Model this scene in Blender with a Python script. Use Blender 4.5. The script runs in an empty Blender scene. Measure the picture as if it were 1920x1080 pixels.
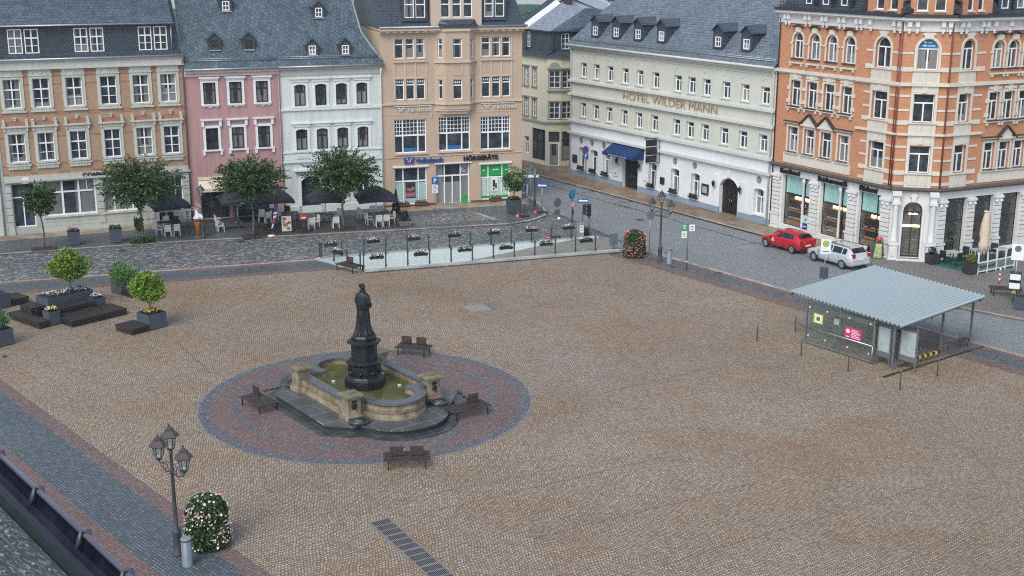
import bpy, math, random
from math import sin, cos, pi, radians, sqrt, atan2
from mathutils import Vector, Matrix
random.seed(7)
SC = bpy.context.scene
COL = SC.collection
# ---------------------------------------------------------------- camera (solved from the photograph)
CAM_F, CAM_P, CAM_R, CAM_H = 2391.0, radians(14.95), radians(.12), 21.0
_fw = Vector((0, cos(CAM_P), -sin(CAM_P))); _r0 = Vector((1, 0, 0)); _u0 = _r0.cross(_fw)
_rt = cos(CAM_R)*_r0 + sin(CAM_R)*_u0; _up = -sin(CAM_R)*_r0 + cos(CAM_R)*_u0
CAM_C = Vector((0, 0, CAM_H))
def ray(x, y): return (x-960)*_rt - (y-540)*_up + CAM_F*_fw
def G(x, y, z=0.0):
    d = ray(x, y); return CAM_C + d*((z-CAM_H)/d.z)
def G2(x, y, z=0.0):
    g = G(x, y, z); return (g.x, g.y)
def hz(b, y):
    """height above ground of the point over b seen in row y"""
    k = (540-y); # solve (C + t*(..)).  v=b+(0,0,z)
    d0 = Vector((b[0], b[1], 0)) - CAM_C
    # up.(d0+z*Z)/fw.(d0+z*Z) = k/F
    a0, a1 = d0.dot(_up), _up.z; b0, b1 = d0.dot(_fw), _fw.z
    return (k*b0 - CAM_F*a0)/(CAM_F*a1 - k*b1)
class Fac:
    def __init__(s, p0, th):
        s.p = Vector((p0[0], p0[1])); s.th = radians(th); s.d = Vector((cos(s.th), sin(s.th))); s.n = Vector((-s.d.y, s.d.x))
    def uz(s, x, y, off=0.0):
        d = ray(x, y); t = (off - (CAM_C.xy - s.p).dot(s.n))/d.xy.dot(s.n); q = CAM_C + d*t
        return ((q.xy - s.p).dot(s.d), q.z)
    def w(s, u, off=0.0):
        return s.p + u*s.d + off*s.n
# ---------------------------------------------------------------- mesh builder
class MB:
    def __init__(s):
        s.v = []; s.f = []; s.m = []; s.sm = []; s.M = Matrix.Identity(4); s.mi = 0; s.uv = None
    def at(s, M): s.M = M; return s
    def V(s, *pts):
        i = len(s.v)
        for p in pts: s.v.append(tuple(s.M @ Vector(p)))
        return i
    def face(s, idx, smooth=False):
        s.f.append(tuple(idx)); s.m.append(s.mi); s.sm.append(smooth)
    def poly(s, pts, smooth=False):
        i = s.V(*pts); s.face(range(i, i+len(pts)), smooth)
    def quad(s, a, b, c, d): s.poly((a, b, c, d))
    def box(s, x0, y0, z0, x1, y1, z1, skip=''):
        i = s.V((x0,y0,z0),(x1,y0,z0),(x1,y1,z0),(x0,y1,z0),(x0,y0,z1),(x1,y0,z1),(x1,y1,z1),(x0,y1,z1))
        F = {'b':(0,3,2,1),'t':(4,5,6,7),'f':(0,1,5,4),'r':(1,2,6,5),'k':(2,3,7,6),'l':(3,0,4,7)}
        for k, q in F.items():
            if k not in skip: s.face([i+j for j in q])
        return s
    def cbox(s, cx, cy, z0, w, d, h): return s.box(cx-w/2, cy-d/2, z0, cx+w/2, cy+d/2, z0+h)
    def prism(s, pts, z0, z1, cap=True, smooth=False):
        """pts: ccw (x,y) polygon"""
        n = len(pts); i = s.V(*[(p[0], p[1], z0) for p in pts]); j = s.V(*[(p[0], p[1], z1) for p in pts])
        for k in range(n): s.face((i+k, i+(k+1) % n, j+(k+1) % n, j+k), smooth)
        if cap: s.face(range(j, j+n)); s.face(range(i+n-1, i-1, -1))
        return s
    def xprism(s, pts, y0, y1, cap=True, smooth=False):
        """pts: ccw (x,z) polygon extruded along y"""
        n = len(pts); i = s.V(*[(p[0], y0, p[1]) for p in pts]); j = s.V(*[(p[0], y1, p[1]) for p in pts])
        for k in range(n): s.face((i+k, i+(k+1) % n, j+(k+1) % n, j+k), smooth)
        if cap: s.face(range(i, i+n)); s.face(range(j+n-1, j-1, -1))
        return s
    def yprism(s, pts, x0, x1, cap=True, smooth=False):
        """pts: (y,z) polygon extruded along x"""
        n = len(pts); i = s.V(*[(x0, p[0], p[1]) for p in pts]); j = s.V(*[(x1, p[0], p[1]) for p in pts])
        for k in range(n): s.face((i+k, i+(k+1) % n, j+(k+1) % n, j+k), smooth)
        if cap: s.face(range(i+n-1, i-1, -1)); s.face(range(j, j+n))
        return s
    def ring(s, outer, inner, y0, y1):
        """frame between two (x,z) loops of equal length, front y0 back y1"""
        n = len(outer)
        a = s.V(*[(p[0], y0, p[1]) for p in outer]); b = s.V(*[(p[0], y0, p[1]) for p in inner])
        c = s.V(*[(p[0], y1, p[1]) for p in outer]); d = s.V(*[(p[0], y1, p[1]) for p in inner])
        for k in range(n):
            l = (k+1) % n
            s.face((a+k, a+l, b+l, b+k)); s.face((b+k, b+l, d+l, d+k)); s.face((c+k, a+k, a+l, c+l)[::-1])
        return s
    def lathe(s, prof, n=16, cx=0, cy=0, smooth=True, sx=1, sy=1, a0=0.0):
        rows = []
        for (r, z) in prof:
            rows.append(s.V(*[(cx+sx*r*cos(a0+2*pi*k/n), cy+sy*r*sin(a0+2*pi*k/n), z) for k in range(n)]))
        for i, j in zip(rows, rows[1:]):
            for k in range(n): s.face((i+k, i+(k+1) % n, j+(k+1) % n, j+k), smooth)
        s.face(range(rows[-1], rows[-1]+n)); s.face(range(rows[0]+n-1, rows[0]-1, -1))
        return s
    def tube(s, p0, p1, r0, r1=None, n=8, cap=True):
        return s.ptube([p0, p1], [r0, r0 if r1 is None else r1], n, cap)
    def ptube(s, pts, rs, n=8, cap=True, smooth=True):
        pts = [Vector(p) for p in pts]
        if not hasattr(rs, '__len__'): rs = [rs]*len(pts)
        rows = []
        for i, p in enumerate(pts):
            t = (pts[min(i+1, len(pts)-1)] - pts[max(i-1, 0)]).normalized()
            a = t.cross(Vector((0, 0, 1)) if abs(t.z) < .9 else Vector((1, 0, 0))).normalized(); b = t.cross(a)
            rows.append(s.V(*[p + rs[i]*(cos(2*pi*k/n)*a + sin(2*pi*k/n)*b) for k in range(n)]))
        for i, j in zip(rows, rows[1:]):
            for k in range(n): s.face((i+k, j+k, j+(k+1) % n, i+(k+1) % n), smooth)
        if cap: s.face(range(rows[0], rows[0]+n)); s.face(range(rows[-1]+n-1, rows[-1]-1, -1))
        return s
    def bar(s, p0, p1, w, h=None):
        """rectangular bar"""
        p0, p1 = Vector(p0), Vector(p1); h = h or w
        t = (p1-p0).normalized(); a = t.cross(Vector((0, 0, 1)) if abs(t.z) < .95 else Vector((0, 1, 0))).normalized(); b = a.cross(t)
        i = s.V(*[p + sx*a*w/2 + sy*b*h/2 for p in (p0, p1) for sx, sy in ((-1,-1),(1,-1),(1,1),(-1,1))])
        for q in ((0,1,2,3),(7,6,5,4),(0,4,5,1),(1,5,6,2),(2,6,7,3),(3,7,4,0)): s.face([i+k for k in q])
        return s
    def mesh(s, name, mats):
        me = bpy.data.meshes.new(name); me.from_pydata(s.v, [], s.f)
        if not isinstance(mats, (list, tuple)): mats = [mats]
        for m in mats: me.materials.append(m)
        if len(mats) > 1: me.polygons.foreach_set('material_index', s.m)
        me.polygons.foreach_set('use_smooth', s.sm); me.update()
        return me
    def build(s, name, mats, parent=None, loc=None, rz=None):
        return link(name, s.mesh(name, mats), parent, loc, rz)
def link(name, me, parent=None, loc=None, rz=None):
    o = bpy.data.objects.new(name, me); COL.objects.link(o)
    if parent is not None: o.parent = parent
    if loc is not None: o.location = loc
    if rz is not None: o.rotation_euler = (0, 0, rz)
    return o
def tag(o, label=None, cat=None, group=None, kind=None):
    if label: o['label'] = label
    if cat: o['category'] = cat
    if group: o['group'] = group
    if kind: o['kind'] = kind
    return o
def thing(name, label, cat, loc=(0,0,0), rz=0.0, group=None):
    o = bpy.data.objects.new(name, None); COL.objects.link(o); o.empty_display_size = .2
    o.location = loc if len(loc) == 3 else (loc[0], loc[1], 0); o.rotation_euler = (0, 0, rz)
    return tag(o, label, cat, group)
def struct(name, mb, m): return tag(mb.build(name, m), kind='structure')
def kids(o): return [c for c in bpy.data.objects if c.parent == o]
def copy_tree(o, parent=None, _idx=None):
    if _idx is None:
        _idx = {}
        for c in bpy.data.objects:
            if c.parent: _idx.setdefault(c.parent.name, []).append(c)
    c = o.copy(); COL.objects.link(c)
    if parent is not None: c.parent = parent
    for ch in _idx.get(o.name, []): copy_tree(ch, c, _idx)
    return c
def dup(o, loc, rz, label, group=None):
    c = copy_tree(o); c.location = loc if len(loc) == 3 else (loc[0], loc[1], 0); c.rotation_euler = (0, 0, rz); c['label'] = label
    if group: c['group'] = group
    return c
def text(s, size, name, m, parent, M=None, depth=.02, bold=0.0, sx=1.0, align='LEFT', shear=0.0):
    cu = bpy.data.curves.new(name, 'FONT'); cu.body = s; cu.size = size; cu.extrude = depth/2; cu.offset = bold; cu.align_x = align; cu.shear = shear
    cu.resolution_u = 3
    o = bpy.data.objects.new(name, cu); COL.objects.link(o)
    dg = bpy.context.evaluated_depsgraph_get(); me = bpy.data.meshes.new_from_object(o.evaluated_get(dg)); bpy.data.objects.remove(o)
    me.transform(Matrix.Rotation(pi/2, 4, 'X') @ Matrix.Diagonal((sx, 1, 1, 1)))
    if M is not None: me.transform(M)
    me.materials.clear(); me.materials.append(m); me.name = name
    return link(name, me, parent)
def rect(x0, z0, x1, z1): return [(x0, z0), (x1, z0), (x1, z1), (x0, z1)]
def arch(x0, z0, x1, z1, rise, n=10):
    """opening outline (x,z) ccw with a segmental/round head of given rise; z1 is the crown"""
    if rise <= 0: return rect(x0, z0, x1, z1)
    w = (x1-x0)/2; R = (w*w + rise*rise)/(2*rise); cx = (x0+x1)/2; cz = z1 - R; a = math.asin(min(1, w/R))
    if rise > w: a = pi - a
    return [(x0, z0), (x1, z0)] + [(cx + R*sin(a - 2*a*k/n), cz + R*cos(a - 2*a*k/n)) for k in range(n+1)]
def grow(x0, z0, x1, z1, rise, d, db=None, n=10):
    """outline grown by d (db at the bottom)"""
    db = d if db is None else db
    return arch(x0-d, z0-db, x1+d, z1+d, (rise + d*(rise/((x1-x0)/2)) if rise > 0 else 0) if rise < (x1-x0)/2-.01 else rise + d, n)
def x_groups(mb, gap=.04, axis=0):
    """split a builder into separate builders wherever the pieces leave a gap along one axis"""
    par = list(range(len(mb.v)))
    def find(i):
        while par[i] != i: par[i] = par[par[i]]; i = par[i]
        return i
    for f in mb.f:
        for k in f[1:]: par[find(k)] = find(f[0])
    isl = {}
    for fi, f in enumerate(mb.f): isl.setdefault(find(f[0]), []).append(fi)
    iv = []
    for fs in isl.values():
        xs = [mb.v[k][axis] for fi in fs for k in mb.f[fi]]; iv.append((min(xs), max(xs), fs))
    iv.sort(key=lambda t: t[0]); out = []
    for a, b, fs in iv:
        if out and a <= out[-1][1] + gap: out[-1][1] = max(out[-1][1], b); out[-1][2] += fs
        else: out.append([a, b, list(fs)])
    res = []
    for a, b, fs in out:
        n = MB(); mp = {}
        for fi in fs:
            idx = []
            for k in mb.f[fi]:
                if k not in mp: mp[k] = len(n.v); n.v.append(mb.v[k])
                idx.append(mp[k])
            n.f.append(tuple(idx)); n.m.append(mb.m[fi]); n.sm.append(mb.sm[fi])
        res.append(n)
    return res
SPLIT = {'rusticated_piers': 'rusticated_pier', 'keystones': 'keystone', 'cornice_brackets': 'cornice_bracket', 'medallions': 'medallion', 'menu_boards': 'menu_board', 'menu_sheets': 'menu_sheet', 'window_blinds': 'window_blind', 'door_pilasters': 'door_pilaster', 'shop_lights': 'shop_light', 'cast_iron_columns': 'cast_iron_column', 'base_course': 'base_course', 'window_banners': 'window_banner', 'green_window_signs': 'green_window_sign', 'shop_lintels': 'shop_lintel', 'plinth': 'plinth', 'gable_shoulders': 'gable_shoulder', 'cafe_counter': 'cafe_counter', 'shop_shelves': 'shop_shelf', 'oriel_roof': 'oriel_roof'}
SPLITZ = {'sandstone_bands': 'sandstone_band', 'brick_bands': 'brick_band', 'string_courses': 'string_course', 'belt_courses': 'belt_course', 'oriel_base': 'oriel_corbel'}
# ---------------------------------------------------------------- materials
MATS = {}
def srgb(r, g, b):
    f = lambda c: (c/255/12.92) if c/255 <= .04045 else ((c/255+.055)/1.055)**2.4
    return (f(r), f(g), f(b), 1)
class NT:
    def __init__(s, name):
        s.m = bpy.data.materials.new(name); s.m.use_nodes = True; s.t = s.m.node_tree; s.n = s.t.nodes; s.l = s.t.links
        s.b = s.n['Principled BSDF']
    def new(s, t, **k):
        n = s.n.new(t)
        for a, v in k.items():
            if a.startswith('i_'):
                key = a[2:]; key = int(key) if key.isdigit() else key.replace('_', ' ')
                s.set(n.inputs[key], v)
            else: setattr(n, a, v)
        return n
    def set(s, inp, v):
        if isinstance(v, bpy.types.NodeSocket): s.l.new(v, inp)
        else:
            if inp.type == 'RGBA' and len(v) == 3: v = (*v, 1)
            inp.default_value = v
    def coord(s, kind='Object'): return s.new('ShaderNodeTexCoord').outputs[kind]
    def geo(s): return s.new('ShaderNodeNewGeometry').outputs['Position']
    def noise(s, v, scale, detail=3, rough=.55, out='Fac', dist=0.0):
        n = s.new('ShaderNodeTexNoise', i_Vector=v, i_Scale=scale, i_Detail=detail, i_Roughness=rough, i_Distortion=dist); return n.outputs[out]
    def ramp(s, fac, stops, interp='LINEAR'):
        n = s.new('ShaderNodeValToRGB', i_Fac=fac); e = n.color_ramp.elements; n.color_ramp.interpolation = interp
        while len(e) < len(stops): e.new(.5)
        for k, (p, c) in zip(e, stops): k.position = p; k.color = c if len(c) == 4 else (*c, 1)
        return n.outputs['Color']
    def mix(s, fac, a, b, mode='MIX'):
        n = s.new('ShaderNodeMix', data_type='RGBA', blend_type=mode); s.set(n.inputs[0], fac); s.set(n.inputs[6], a); s.set(n.inputs[7], b); return n.outputs[2]
    def math(s, op, a, b=None, c=None, clamp=False):
        n = s.new('ShaderNodeMath', operation=op, use_clamp=clamp); s.set(n.inputs[0], a)
        if b is not None: s.set(n.inputs[1], b)
        if c is not None: s.set(n.inputs[2], c)
        return n.outputs[0]
    def mapr(s, v, a, b, c, d): return s.new('ShaderNodeMapRange', i_Value=v, i_1=a, i_2=b, i_3=c, i_4=d).outputs[0]
    def sep(s, v): return s.new('ShaderNodeSeparateXYZ', i_0=v).outputs
    def comb(s, x, y, z=0.0): return s.new('ShaderNodeCombineXYZ', i_0=x, i_1=y, i_2=z).outputs[0]
    def vmap(s, v, loc=(0,0,0), rot=(0,0,0), sc=(1,1,1)):
        return s.new('ShaderNodeMapping', i_Vector=v, i_Location=loc, i_Rotation=rot, i_Scale=sc).outputs[0]
    def vadd(s, a, b):
        n = s.new('ShaderNodeVectorMath', operation='ADD'); s.set(n.inputs[0], a); s.set(n.inputs[1], b); return n.outputs[0]
    def vscale(s, a, k):
        n = s.new('ShaderNodeVectorMath', operation='SCALE'); s.set(n.inputs[0], a); s.set(n.inputs['Scale'], k); return n.outputs[0]
    def bump(s, h, strength=.3, dist=.02):
        s.l.new(s.new('ShaderNodeBump', i_Height=h, i_Strength=strength, i_Distance=dist).outputs[0], s.b.inputs['Normal'])
    def brick(s, v, c1, c2, mortar, w, h, ms=.02, off=.5, bias=0.0, smooth=.1):
        n = s.new('ShaderNodeTexBrick', offset=off, i_Vector=v, i_Color1=c1, i_Color2=c2, i_Mortar=mortar, i_Scale=1.0, i_Mortar_Size=ms, i_Mortar_Smooth=smooth, i_Bias=bias, i_Brick_Width=w, i_Row_Height=h)
        return n.outputs
    def done(s, col=None, rough=None, metal=None, spec=None, **k):
        if col is not None: s.set(s.b.inputs['Base Color'], col)
        if rough is not None: s.set(s.b.inputs['Roughness'], rough)
        if metal is not None: s.set(s.b.inputs['Metallic'], metal)
        if spec is not None: s.set(s.b.inputs['Specular IOR Level'], spec)
        for a, v in k.items(): s.set(s.b.inputs[a.replace('_', ' ')], v)
        return s.m
def mat(name, col, rough=.6, metal=0.0, spec=.5, vary=.12, scale=3.0, coat=0.0, bump=0.0):
    """plain material with broken-up tone"""
    if name in MATS: return MATS[name]
    n = NT(name); c = n.coord(); col = tuple(col[:3]) + (1,)
    f = n.noise(c, scale, 4, .6)
    lo = tuple(x*(1-vary) for x in col[:3]) + (1,); hi = tuple(min(1, x*(1+vary)) for x in col[:3]) + (1,)
    if bump: n.bump(n.noise(c, scale*12, 3), bump, .01)
    MATS[name] = n.done(n.ramp(f, [(.3, lo), (.7, hi)]), n.mapr(f, .3, .7, max(.03, rough-.06), min(1, rough+.06)), metal, spec, Coat_Weight=coat)
    return MATS[name]
def plaster(name, col, stain=.4):
    if name in MATS: return MATS[name]
    n = NT(name); c = n.coord(); col = tuple(col[:3]) + (1,)
    big = n.noise(c, .35, 5, .65); st = n.noise(n.vmap(c, sc=(2.6, 2.6, .16)), 1.0, 6, .75); fine = n.noise(c, 14, 3)
    dk = tuple(x*(1-stain) for x in col[:3]) + (1,)
    a = n.mix(n.mapr(big, .35, .7, 0, 1), col, tuple(x*.87 for x in col[:3]) + (1,))
    a = n.mix(n.mapr(st, .46, .74, 0, .85), a, dk)
    a = n.mix(n.mapr(fine, .3, .7, .0, .12), a, tuple(x*.8 for x in col[:3]) + (1,))
    n.bump(fine, .25, .01)
    MATS[name] = n.done(a, .85, 0, .25); return MATS[name]
def bricks(name, c1, c2, mortar, w=.25, h=.077, ms=.012, dirt=.25, vec=None):
    if name in MATS: return MATS[name]
    n = NT(name); c = n.coord(); x, y, z = n.sep(c)
    v = n.comb(n.math('ADD', x, y), z)
    o = n.brick(v, c1, c2, mortar, w, h, ms)
    big = n.noise(c, .5, 5, .65); sp = n.noise(n.vmap(v, sc=(4, 13, 1)), 1.0, 2)
    a = n.mix(n.mapr(sp, .35, .7, 0, .35), o[0], tuple(k*.62 for k in c1[:3]) + (1,))
    a = n.mix(n.mapr(big, .42, .75, 0, dirt), a, tuple(k*.45 for k in c1[:3]) + (1,))
    n.bump(n.math('SUBTRACT', 1.0, o[1]), .4, .01)
    MATS[name] = n.done(a, .85, 0, .3); return MATS[name]
def slate(name, c1, c2, w=.26, h=.16, rot=0.0, line=.3, kz=1.25, big_amt=.5, rough=.42):
    """slate courses: local x along the eaves, z up the slope"""
    if name in MATS: return MATS[name]
    n = NT(name); c = n.coord(); x, y, z = n.sep(c)
    v = n.vmap(n.comb(n.math('ADD', x, n.math('MULTIPLY', y, .15)), n.math('MULTIPLY', z, kz)), rot=(0, 0, rot))
    dk = tuple(k*line for k in c1[:3]) + (1,)
    o = n.brick(v, c1, c2, dk, w, h, .018, smooth=.6)
    big = n.noise(c, .3, 5, .65); sm = n.noise(v, 7, 2)
    a = n.mix(n.mapr(sm, .45, .75, 0, .6), o[0], tuple(min(1, k*1.75) for k in c2[:3]) + (1,))
    a = n.mix(n.mapr(big, .4, .7, 0, big_amt), a, tuple(k*.55 for k in c1[:3]) + (1,))
    n.bump(n.math('ADD', n.math('SUBTRACT', 1.0, o[1]), n.math('MULTIPLY', sm, .5)), .6, .02)
    MATS[name] = n.done(a, n.mapr(sm, .3, .7, rough-.1, rough+.15), 0, .5); return MATS[name]
def glassy(name, dark=(.022,.026,.032), curtain=(.45,.44,.42), amount=.5, tint=None):
    """window pane: dark room behind with a curtain whose width differs per pane, under reflecting glass"""
    if name in MATS: return MATS[name]
    n = NT(name); g = n.coord('Generated'); x, y, z = n.sep(g); rnd = n.new('ShaderNodeObjectInfo').outputs['Random']
    r2 = n.math('FRACT', n.math('MULTIPLY', rnd, 17.31)); r3 = n.math('FRACT', n.math('MULTIPLY', rnd, 91.7))
    fold = n.noise(n.comb(n.math('MULTIPLY', x, 9), n.math('MULTIPLY', z, .6), n.math('MULTIPLY', rnd, 40)), 1.0, 3, .6)
    side = n.math('ABSOLUTE', n.math('SUBTRACT', x, .5))
    wv = n.math('GREATER_THAN', side, n.mapr(r2, 0, 1, .08, .48))
    low = n.math('LESS_THAN', z, n.mapr(r3, 0, 1, -.3, .75))
    on = n.math('MULTIPLY', n.math('MAXIMUM', wv, low), n.math('LESS_THAN', rnd, amount))
    cc = n.mix(fold, tuple(k*.25 for k in curtain) + (1,), tuple(curtain) + (1,))
    room = n.noise(n.comb(n.math('MULTIPLY', x, 3), n.math('MULTIPLY', z, 3), n.math('MULTIPLY', rnd, 60)), 1.0, 3)
    dk = n.mix(n.mapr(room, .4, .7, 0, 1), tuple(dark) + (1,), tuple(k*3.2 for k in dark) + (1,))
    a = n.mix(n.math('MULTIPLY', on, n.mapr(r3, 0, 1, .35, .9)), dk, cc)
    n.bump(n.noise(n.coord(), 1.6, 1), .05, .02)
    MATS[name] = n.done(a, .06, 0, .6, Coat_Weight=0.0); return MATS[name]
def clear_glass(name, tint=(.8,.9,.88), gloss=.12, alpha=.18):
    if name in MATS: return MATS[name]
    n = NT(name); n.n.remove(n.b); out = n.n['Material Output']
    tr = n.new('ShaderNodeBsdfTransparent', i_Color=(*tint, 1)); gl = n.new('ShaderNodeBsdfGlossy', i_Color=(.9,.95,.95,1), i_Roughness=.04)
    df = n.new('ShaderNodeBsdfDiffuse', i_Color=(*[t*.5 for t in tint], 1))
    fr = n.math('ADD', n.math('MULTIPLY', n.math('POWER', n.new('ShaderNodeLayerWeight', i_Blend=.5).outputs['Facing'], 5.0), .6), .035)
    m1 = n.new('ShaderNodeMixShader', i_0=alpha); n.l.new(tr.outputs[0], m1.inputs[1]); n.l.new(df.outputs[0], m1.inputs[2])
    m2 = n.new('ShaderNodeMixShader'); n.l.new(n.math('ADD', fr, gloss*.2, clamp=True), m2.inputs[0]); n.l.new(m1.outputs[0], m2.inputs[1]); n.l.new(gl.outputs[0], m2.inputs[2])
    n.l.new(m2.outputs[0], out.inputs['Surface']); MATS[name] = n.m; return n.m
def setts(name, cols, joint, w, h, rot=0.0, wob=.5, patch=None, wet=.5, rough=(.3, .75), arcs=0.0, bumpd=.03, jw=.02, tints=None, bs=.6):
    """small natural stone paving in uneven rows"""
    if name in MATS: return MATS[name]
    n = NT(name); p = n.geo()
    warp = n.noise(p, .45, 2, out='Color'); warp2 = n.noise(p, 3.5, 1, out='Color')
    v = n.vmap(p, rot=(0, 0, rot))
    v = n.vadd(v, n.vscale(n.vadd(warp, (-.5, -.5, -.5)), wob)); v = n.vadd(v, n.vscale(n.vadd(warp2, (-.5, -.5, -.5)), wob*.09))
    if arcs:
        x, y, z = n.sep(v); fx = n.math('ABSOLUTE', n.math('SUBTRACT', n.math('FRACT', n.math('DIVIDE', x, arcs)), .5))
        v = n.comb(x, n.math('ADD', y, n.math('MULTIPLY', n.math('POWER', fx, 2.0), arcs*.9)), 0.0)
    o = n.brick(v, (0,0,0,1), (1,1,1,1), (.5,.5,.5,1), w, h, jw, smooth=.5)
    per = o[0]; mort = o[1]
    stone = n.ramp(per, [(i/(len(cols)-1), c) for i, c in enumerate(cols)])
    big = n.noise(p, .085, 5, .62); mid = n.noise(p, .5, 5, .7); fine = n.noise(p, 9, 3, .6)
    a = n.mix(n.mapr(fine, .35, .75, 0, .45), stone, cols[-1])
    if patch:
        a = n.mix(n.mapr(big, .42, .62, 0, patch[1]), a, patch[0], 'MULTIPLY')
        a = n.mix(n.mapr(mid, .45, .72, 0, patch[1]*.8), a, patch[2], 'MULTIPLY')
    if tints:
        t1 = n.noise(n.vadd(p, (31, 7, 0)), .11, 5, .65); t2 = n.noise(n.vadd(p, (5, 77, 0)), .16, 5, .7); t3 = n.noise(n.vadd(p, (50, 3, 0)), 1.3, 4, .65)
        a = n.mix(n.mapr(t1, .46, .64, 0, .85), a, tints[0], 'MULTIPLY'); a = n.mix(n.mapr(t2, .47, .66, 0, .9), a, tints[1], 'MULTIPLY'); a = n.mix(n.mapr(t3, .5, .72, 0, .6), a, tints[2], 'MULTIPLY')
    a = n.mix(n.math('MULTIPLY', mort, .92), a, joint)
    h_ = n.math('ADD', n.math('SUBTRACT', 1.0, mort), n.math('ADD', n.math('MULTIPLY', per, .35), n.math('MULTIPLY', fine, .4)))
    n.bump(h_, bs, bumpd)
    wetf = n.math('MULTIPLY', n.mapr(big, .35, .65, 1, 0), wet)
    r = n.math('ADD', n.mapr(wetf, 0, 1, rough[1], rough[0]), n.math('MULTIPLY', mort, .2))
    MATS[name] = n.done(a, r, 0, .5); return MATS[name]
def leaf(name, c1, c2, rough=.5, c3=None):
    if name in MATS: return MATS[name]
    n = NT(name); p = n.geo(); pi_ = n.new('ShaderNodeNewGeometry').outputs['Random Per Island']
    a = n.ramp(pi_, [(0, c1), (.6, c2), (1, c3 or tuple(min(1, k*1.5) for k in c2[:3]) + (1,))])
    b = n.noise(p, 1.7, 2); a = n.mix(n.mapr(b, .35, .7, 0, .45), a, tuple(k*.55 for k in c1[:3]) + (1,))
    MATS[name] = n.done(a, rough, 0, .35, Subsurface_Weight=0.0); return MATS[name]
# shared ones
WHITE = mat('white_paint', (.72,.73,.72), .4, vary=.06)
FRAME = mat('white_window_frame', (.8,.82,.83), .35, vary=.04)
DKFRAME = mat('dark_window_frame', (.03,.022,.02), .4)
BLACK = mat('black_iron', (.02,.02,.022), .4, 0.0, .5)
STEEL = mat('galvanised_steel', (.42,.44,.46), .38, .85, vary=.1)
GREYMETAL = mat('grey_painted_metal', (.13,.14,.15), .42)
ZINC = mat('zinc_sheet', (.36,.39,.42), .4, .6, vary=.15)
ANTH = mat('anthracite_metal', (.055,.065,.085), .45)
DKWOOD = mat('dark_brown_wood', (.034,.025,.023), .55, vary=.3, scale=9)
PANE = glassy('window_pane', amount=.62)
PANE_DK = glassy('window_pane_dark', amount=.32)
PANE_C = glassy('window_pane_curtained', amount=.85)
# ---------------------------------------------------------------- ground, paving, kerbs
def lerp2(a, b, t): return (a[0]+(b[0]-a[0])*t, a[1]+(b[1]-a[1])*t)
def unit(a, b):
    d = Vector((b[0]-a[0], b[1]-a[1])); return d.normalized()
def off(a, b, o):
    d = unit(a, b); n = Vector((-d.y, d.x)); return (a[0]+n.x*o, a[1]+n.y*o), (b[0]+n.x*o, b[1]+n.y*o)
def isect(a, b, c, d):
    x1,y1,x2,y2,x3,y3,x4,y4 = *a,*b,*c,*d
    D = (x1-x2)*(y3-y4)-(y1-y2)*(x3-x4); p = x1*y2-y1*x2; q = x3*y4-y3*x4
    return ((p*(x3-x4)-(x1-x2)*q)/D, (p*(y3-y4)-(y1-y2)*q)/D)
def sheet(name, polys, z, m):
    mb = MB()
    for p in polys: mb.poly([(a[0], a[1], z) for a in p])
    return struct(name, mb, m)
SLOT_A, SLOT_B, SLOT_E, SLOT_F = (-13.4, 86.47), (-9.96, 83.0), (7.65, 89.09), (6.5, 93.36)
SD = unit(SLOT_B, SLOT_E)
m_street = setts('grey_setts', [(.19,.205,.215), (.225,.245,.255), (.265,.287,.296), (.36,.38,.39)], (.09,.097,.103,1), .15, .13, radians(32), .3, ((.78,.8,.84,1), .5, (.88,.88,.88,1)), .75, (.3, .68), arcs=1.6, bumpd=.03)
m_cobble = setts('dark_cobbles', [(.045,.048,.054), (.10,.102,.11), (.19,.19,.195), (.42,.42,.42)], (.03,.031,.034,1), .27, .2, radians(-19), .9, ((.6,.6,.62,1), .5, (.7,.7,.72,1)), .8, (.25, .65), bumpd=.06, jw=.03)
m_plaza = setts('tan_setts', [(.23,.158,.10), (.35,.26,.178), (.43,.33,.238), (.55,.465,.37)], (.075,.058,.044,1), .125, .108, radians(21), .5, ((.74,.66,.60,1), .55, (.82,.78,.75,1)), .8, (.26, .62), arcs=0.0, bumpd=.03, jw=.021, tints=((.85,.92,.98,1), (.99,.82,.64,1), (.84,.80,.78,1)), bs=.5)
m_blue = setts('blue_grey_setts', [(.06,.076,.086), (.086,.106,.118), (.11,.134,.146), (.16,.185,.195)], (.035,.045,.055,1), .2, .13, radians(45), .12, ((.75,.8,.85,1), .5, (.8,.8,.8,1)), .9, (.28, .6), bumpd=.03)
m_red = setts('red_setts', [(.145,.088,.08), (.19,.118,.106), (.23,.15,.137), (.32,.24,.225)], (.075,.05,.045,1), .12, .11, radians(41), .15, ((.75,.72,.75,1), .6, (.8,.78,.8,1)), .7, (.3, .65), bumpd=.03)
m_ringblue = setts('ring_blue_setts', [(.08,.078,.082), (.115,.112,.118), (.15,.146,.152), (.24,.235,.24)], (.05,.055,.065,1), .13, .12, radians(10), .4, None, .7, (.3, .65))
m_pave = setts('dark_pavement_setts', [(.06,.065,.072), (.10,.107,.115), (.14,.15,.155), (.22,.23,.24)], (.035,.038,.042,1), .14, .12, radians(20), .5, ((.6,.6,.65,1), .6, (.75,.75,.78,1)), .9, (.25, .6))
m_browncob = setts('brown_pavement_setts', [(.05,.035,.03), (.075,.055,.048), (.1,.078,.068), (.15,.13,.12)], (.025,.02,.018,1), .14, .12, radians(20), .5, ((.6,.6,.62,1), .6, (.75,.75,.75,1)), .8, (.25, .6))
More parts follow.
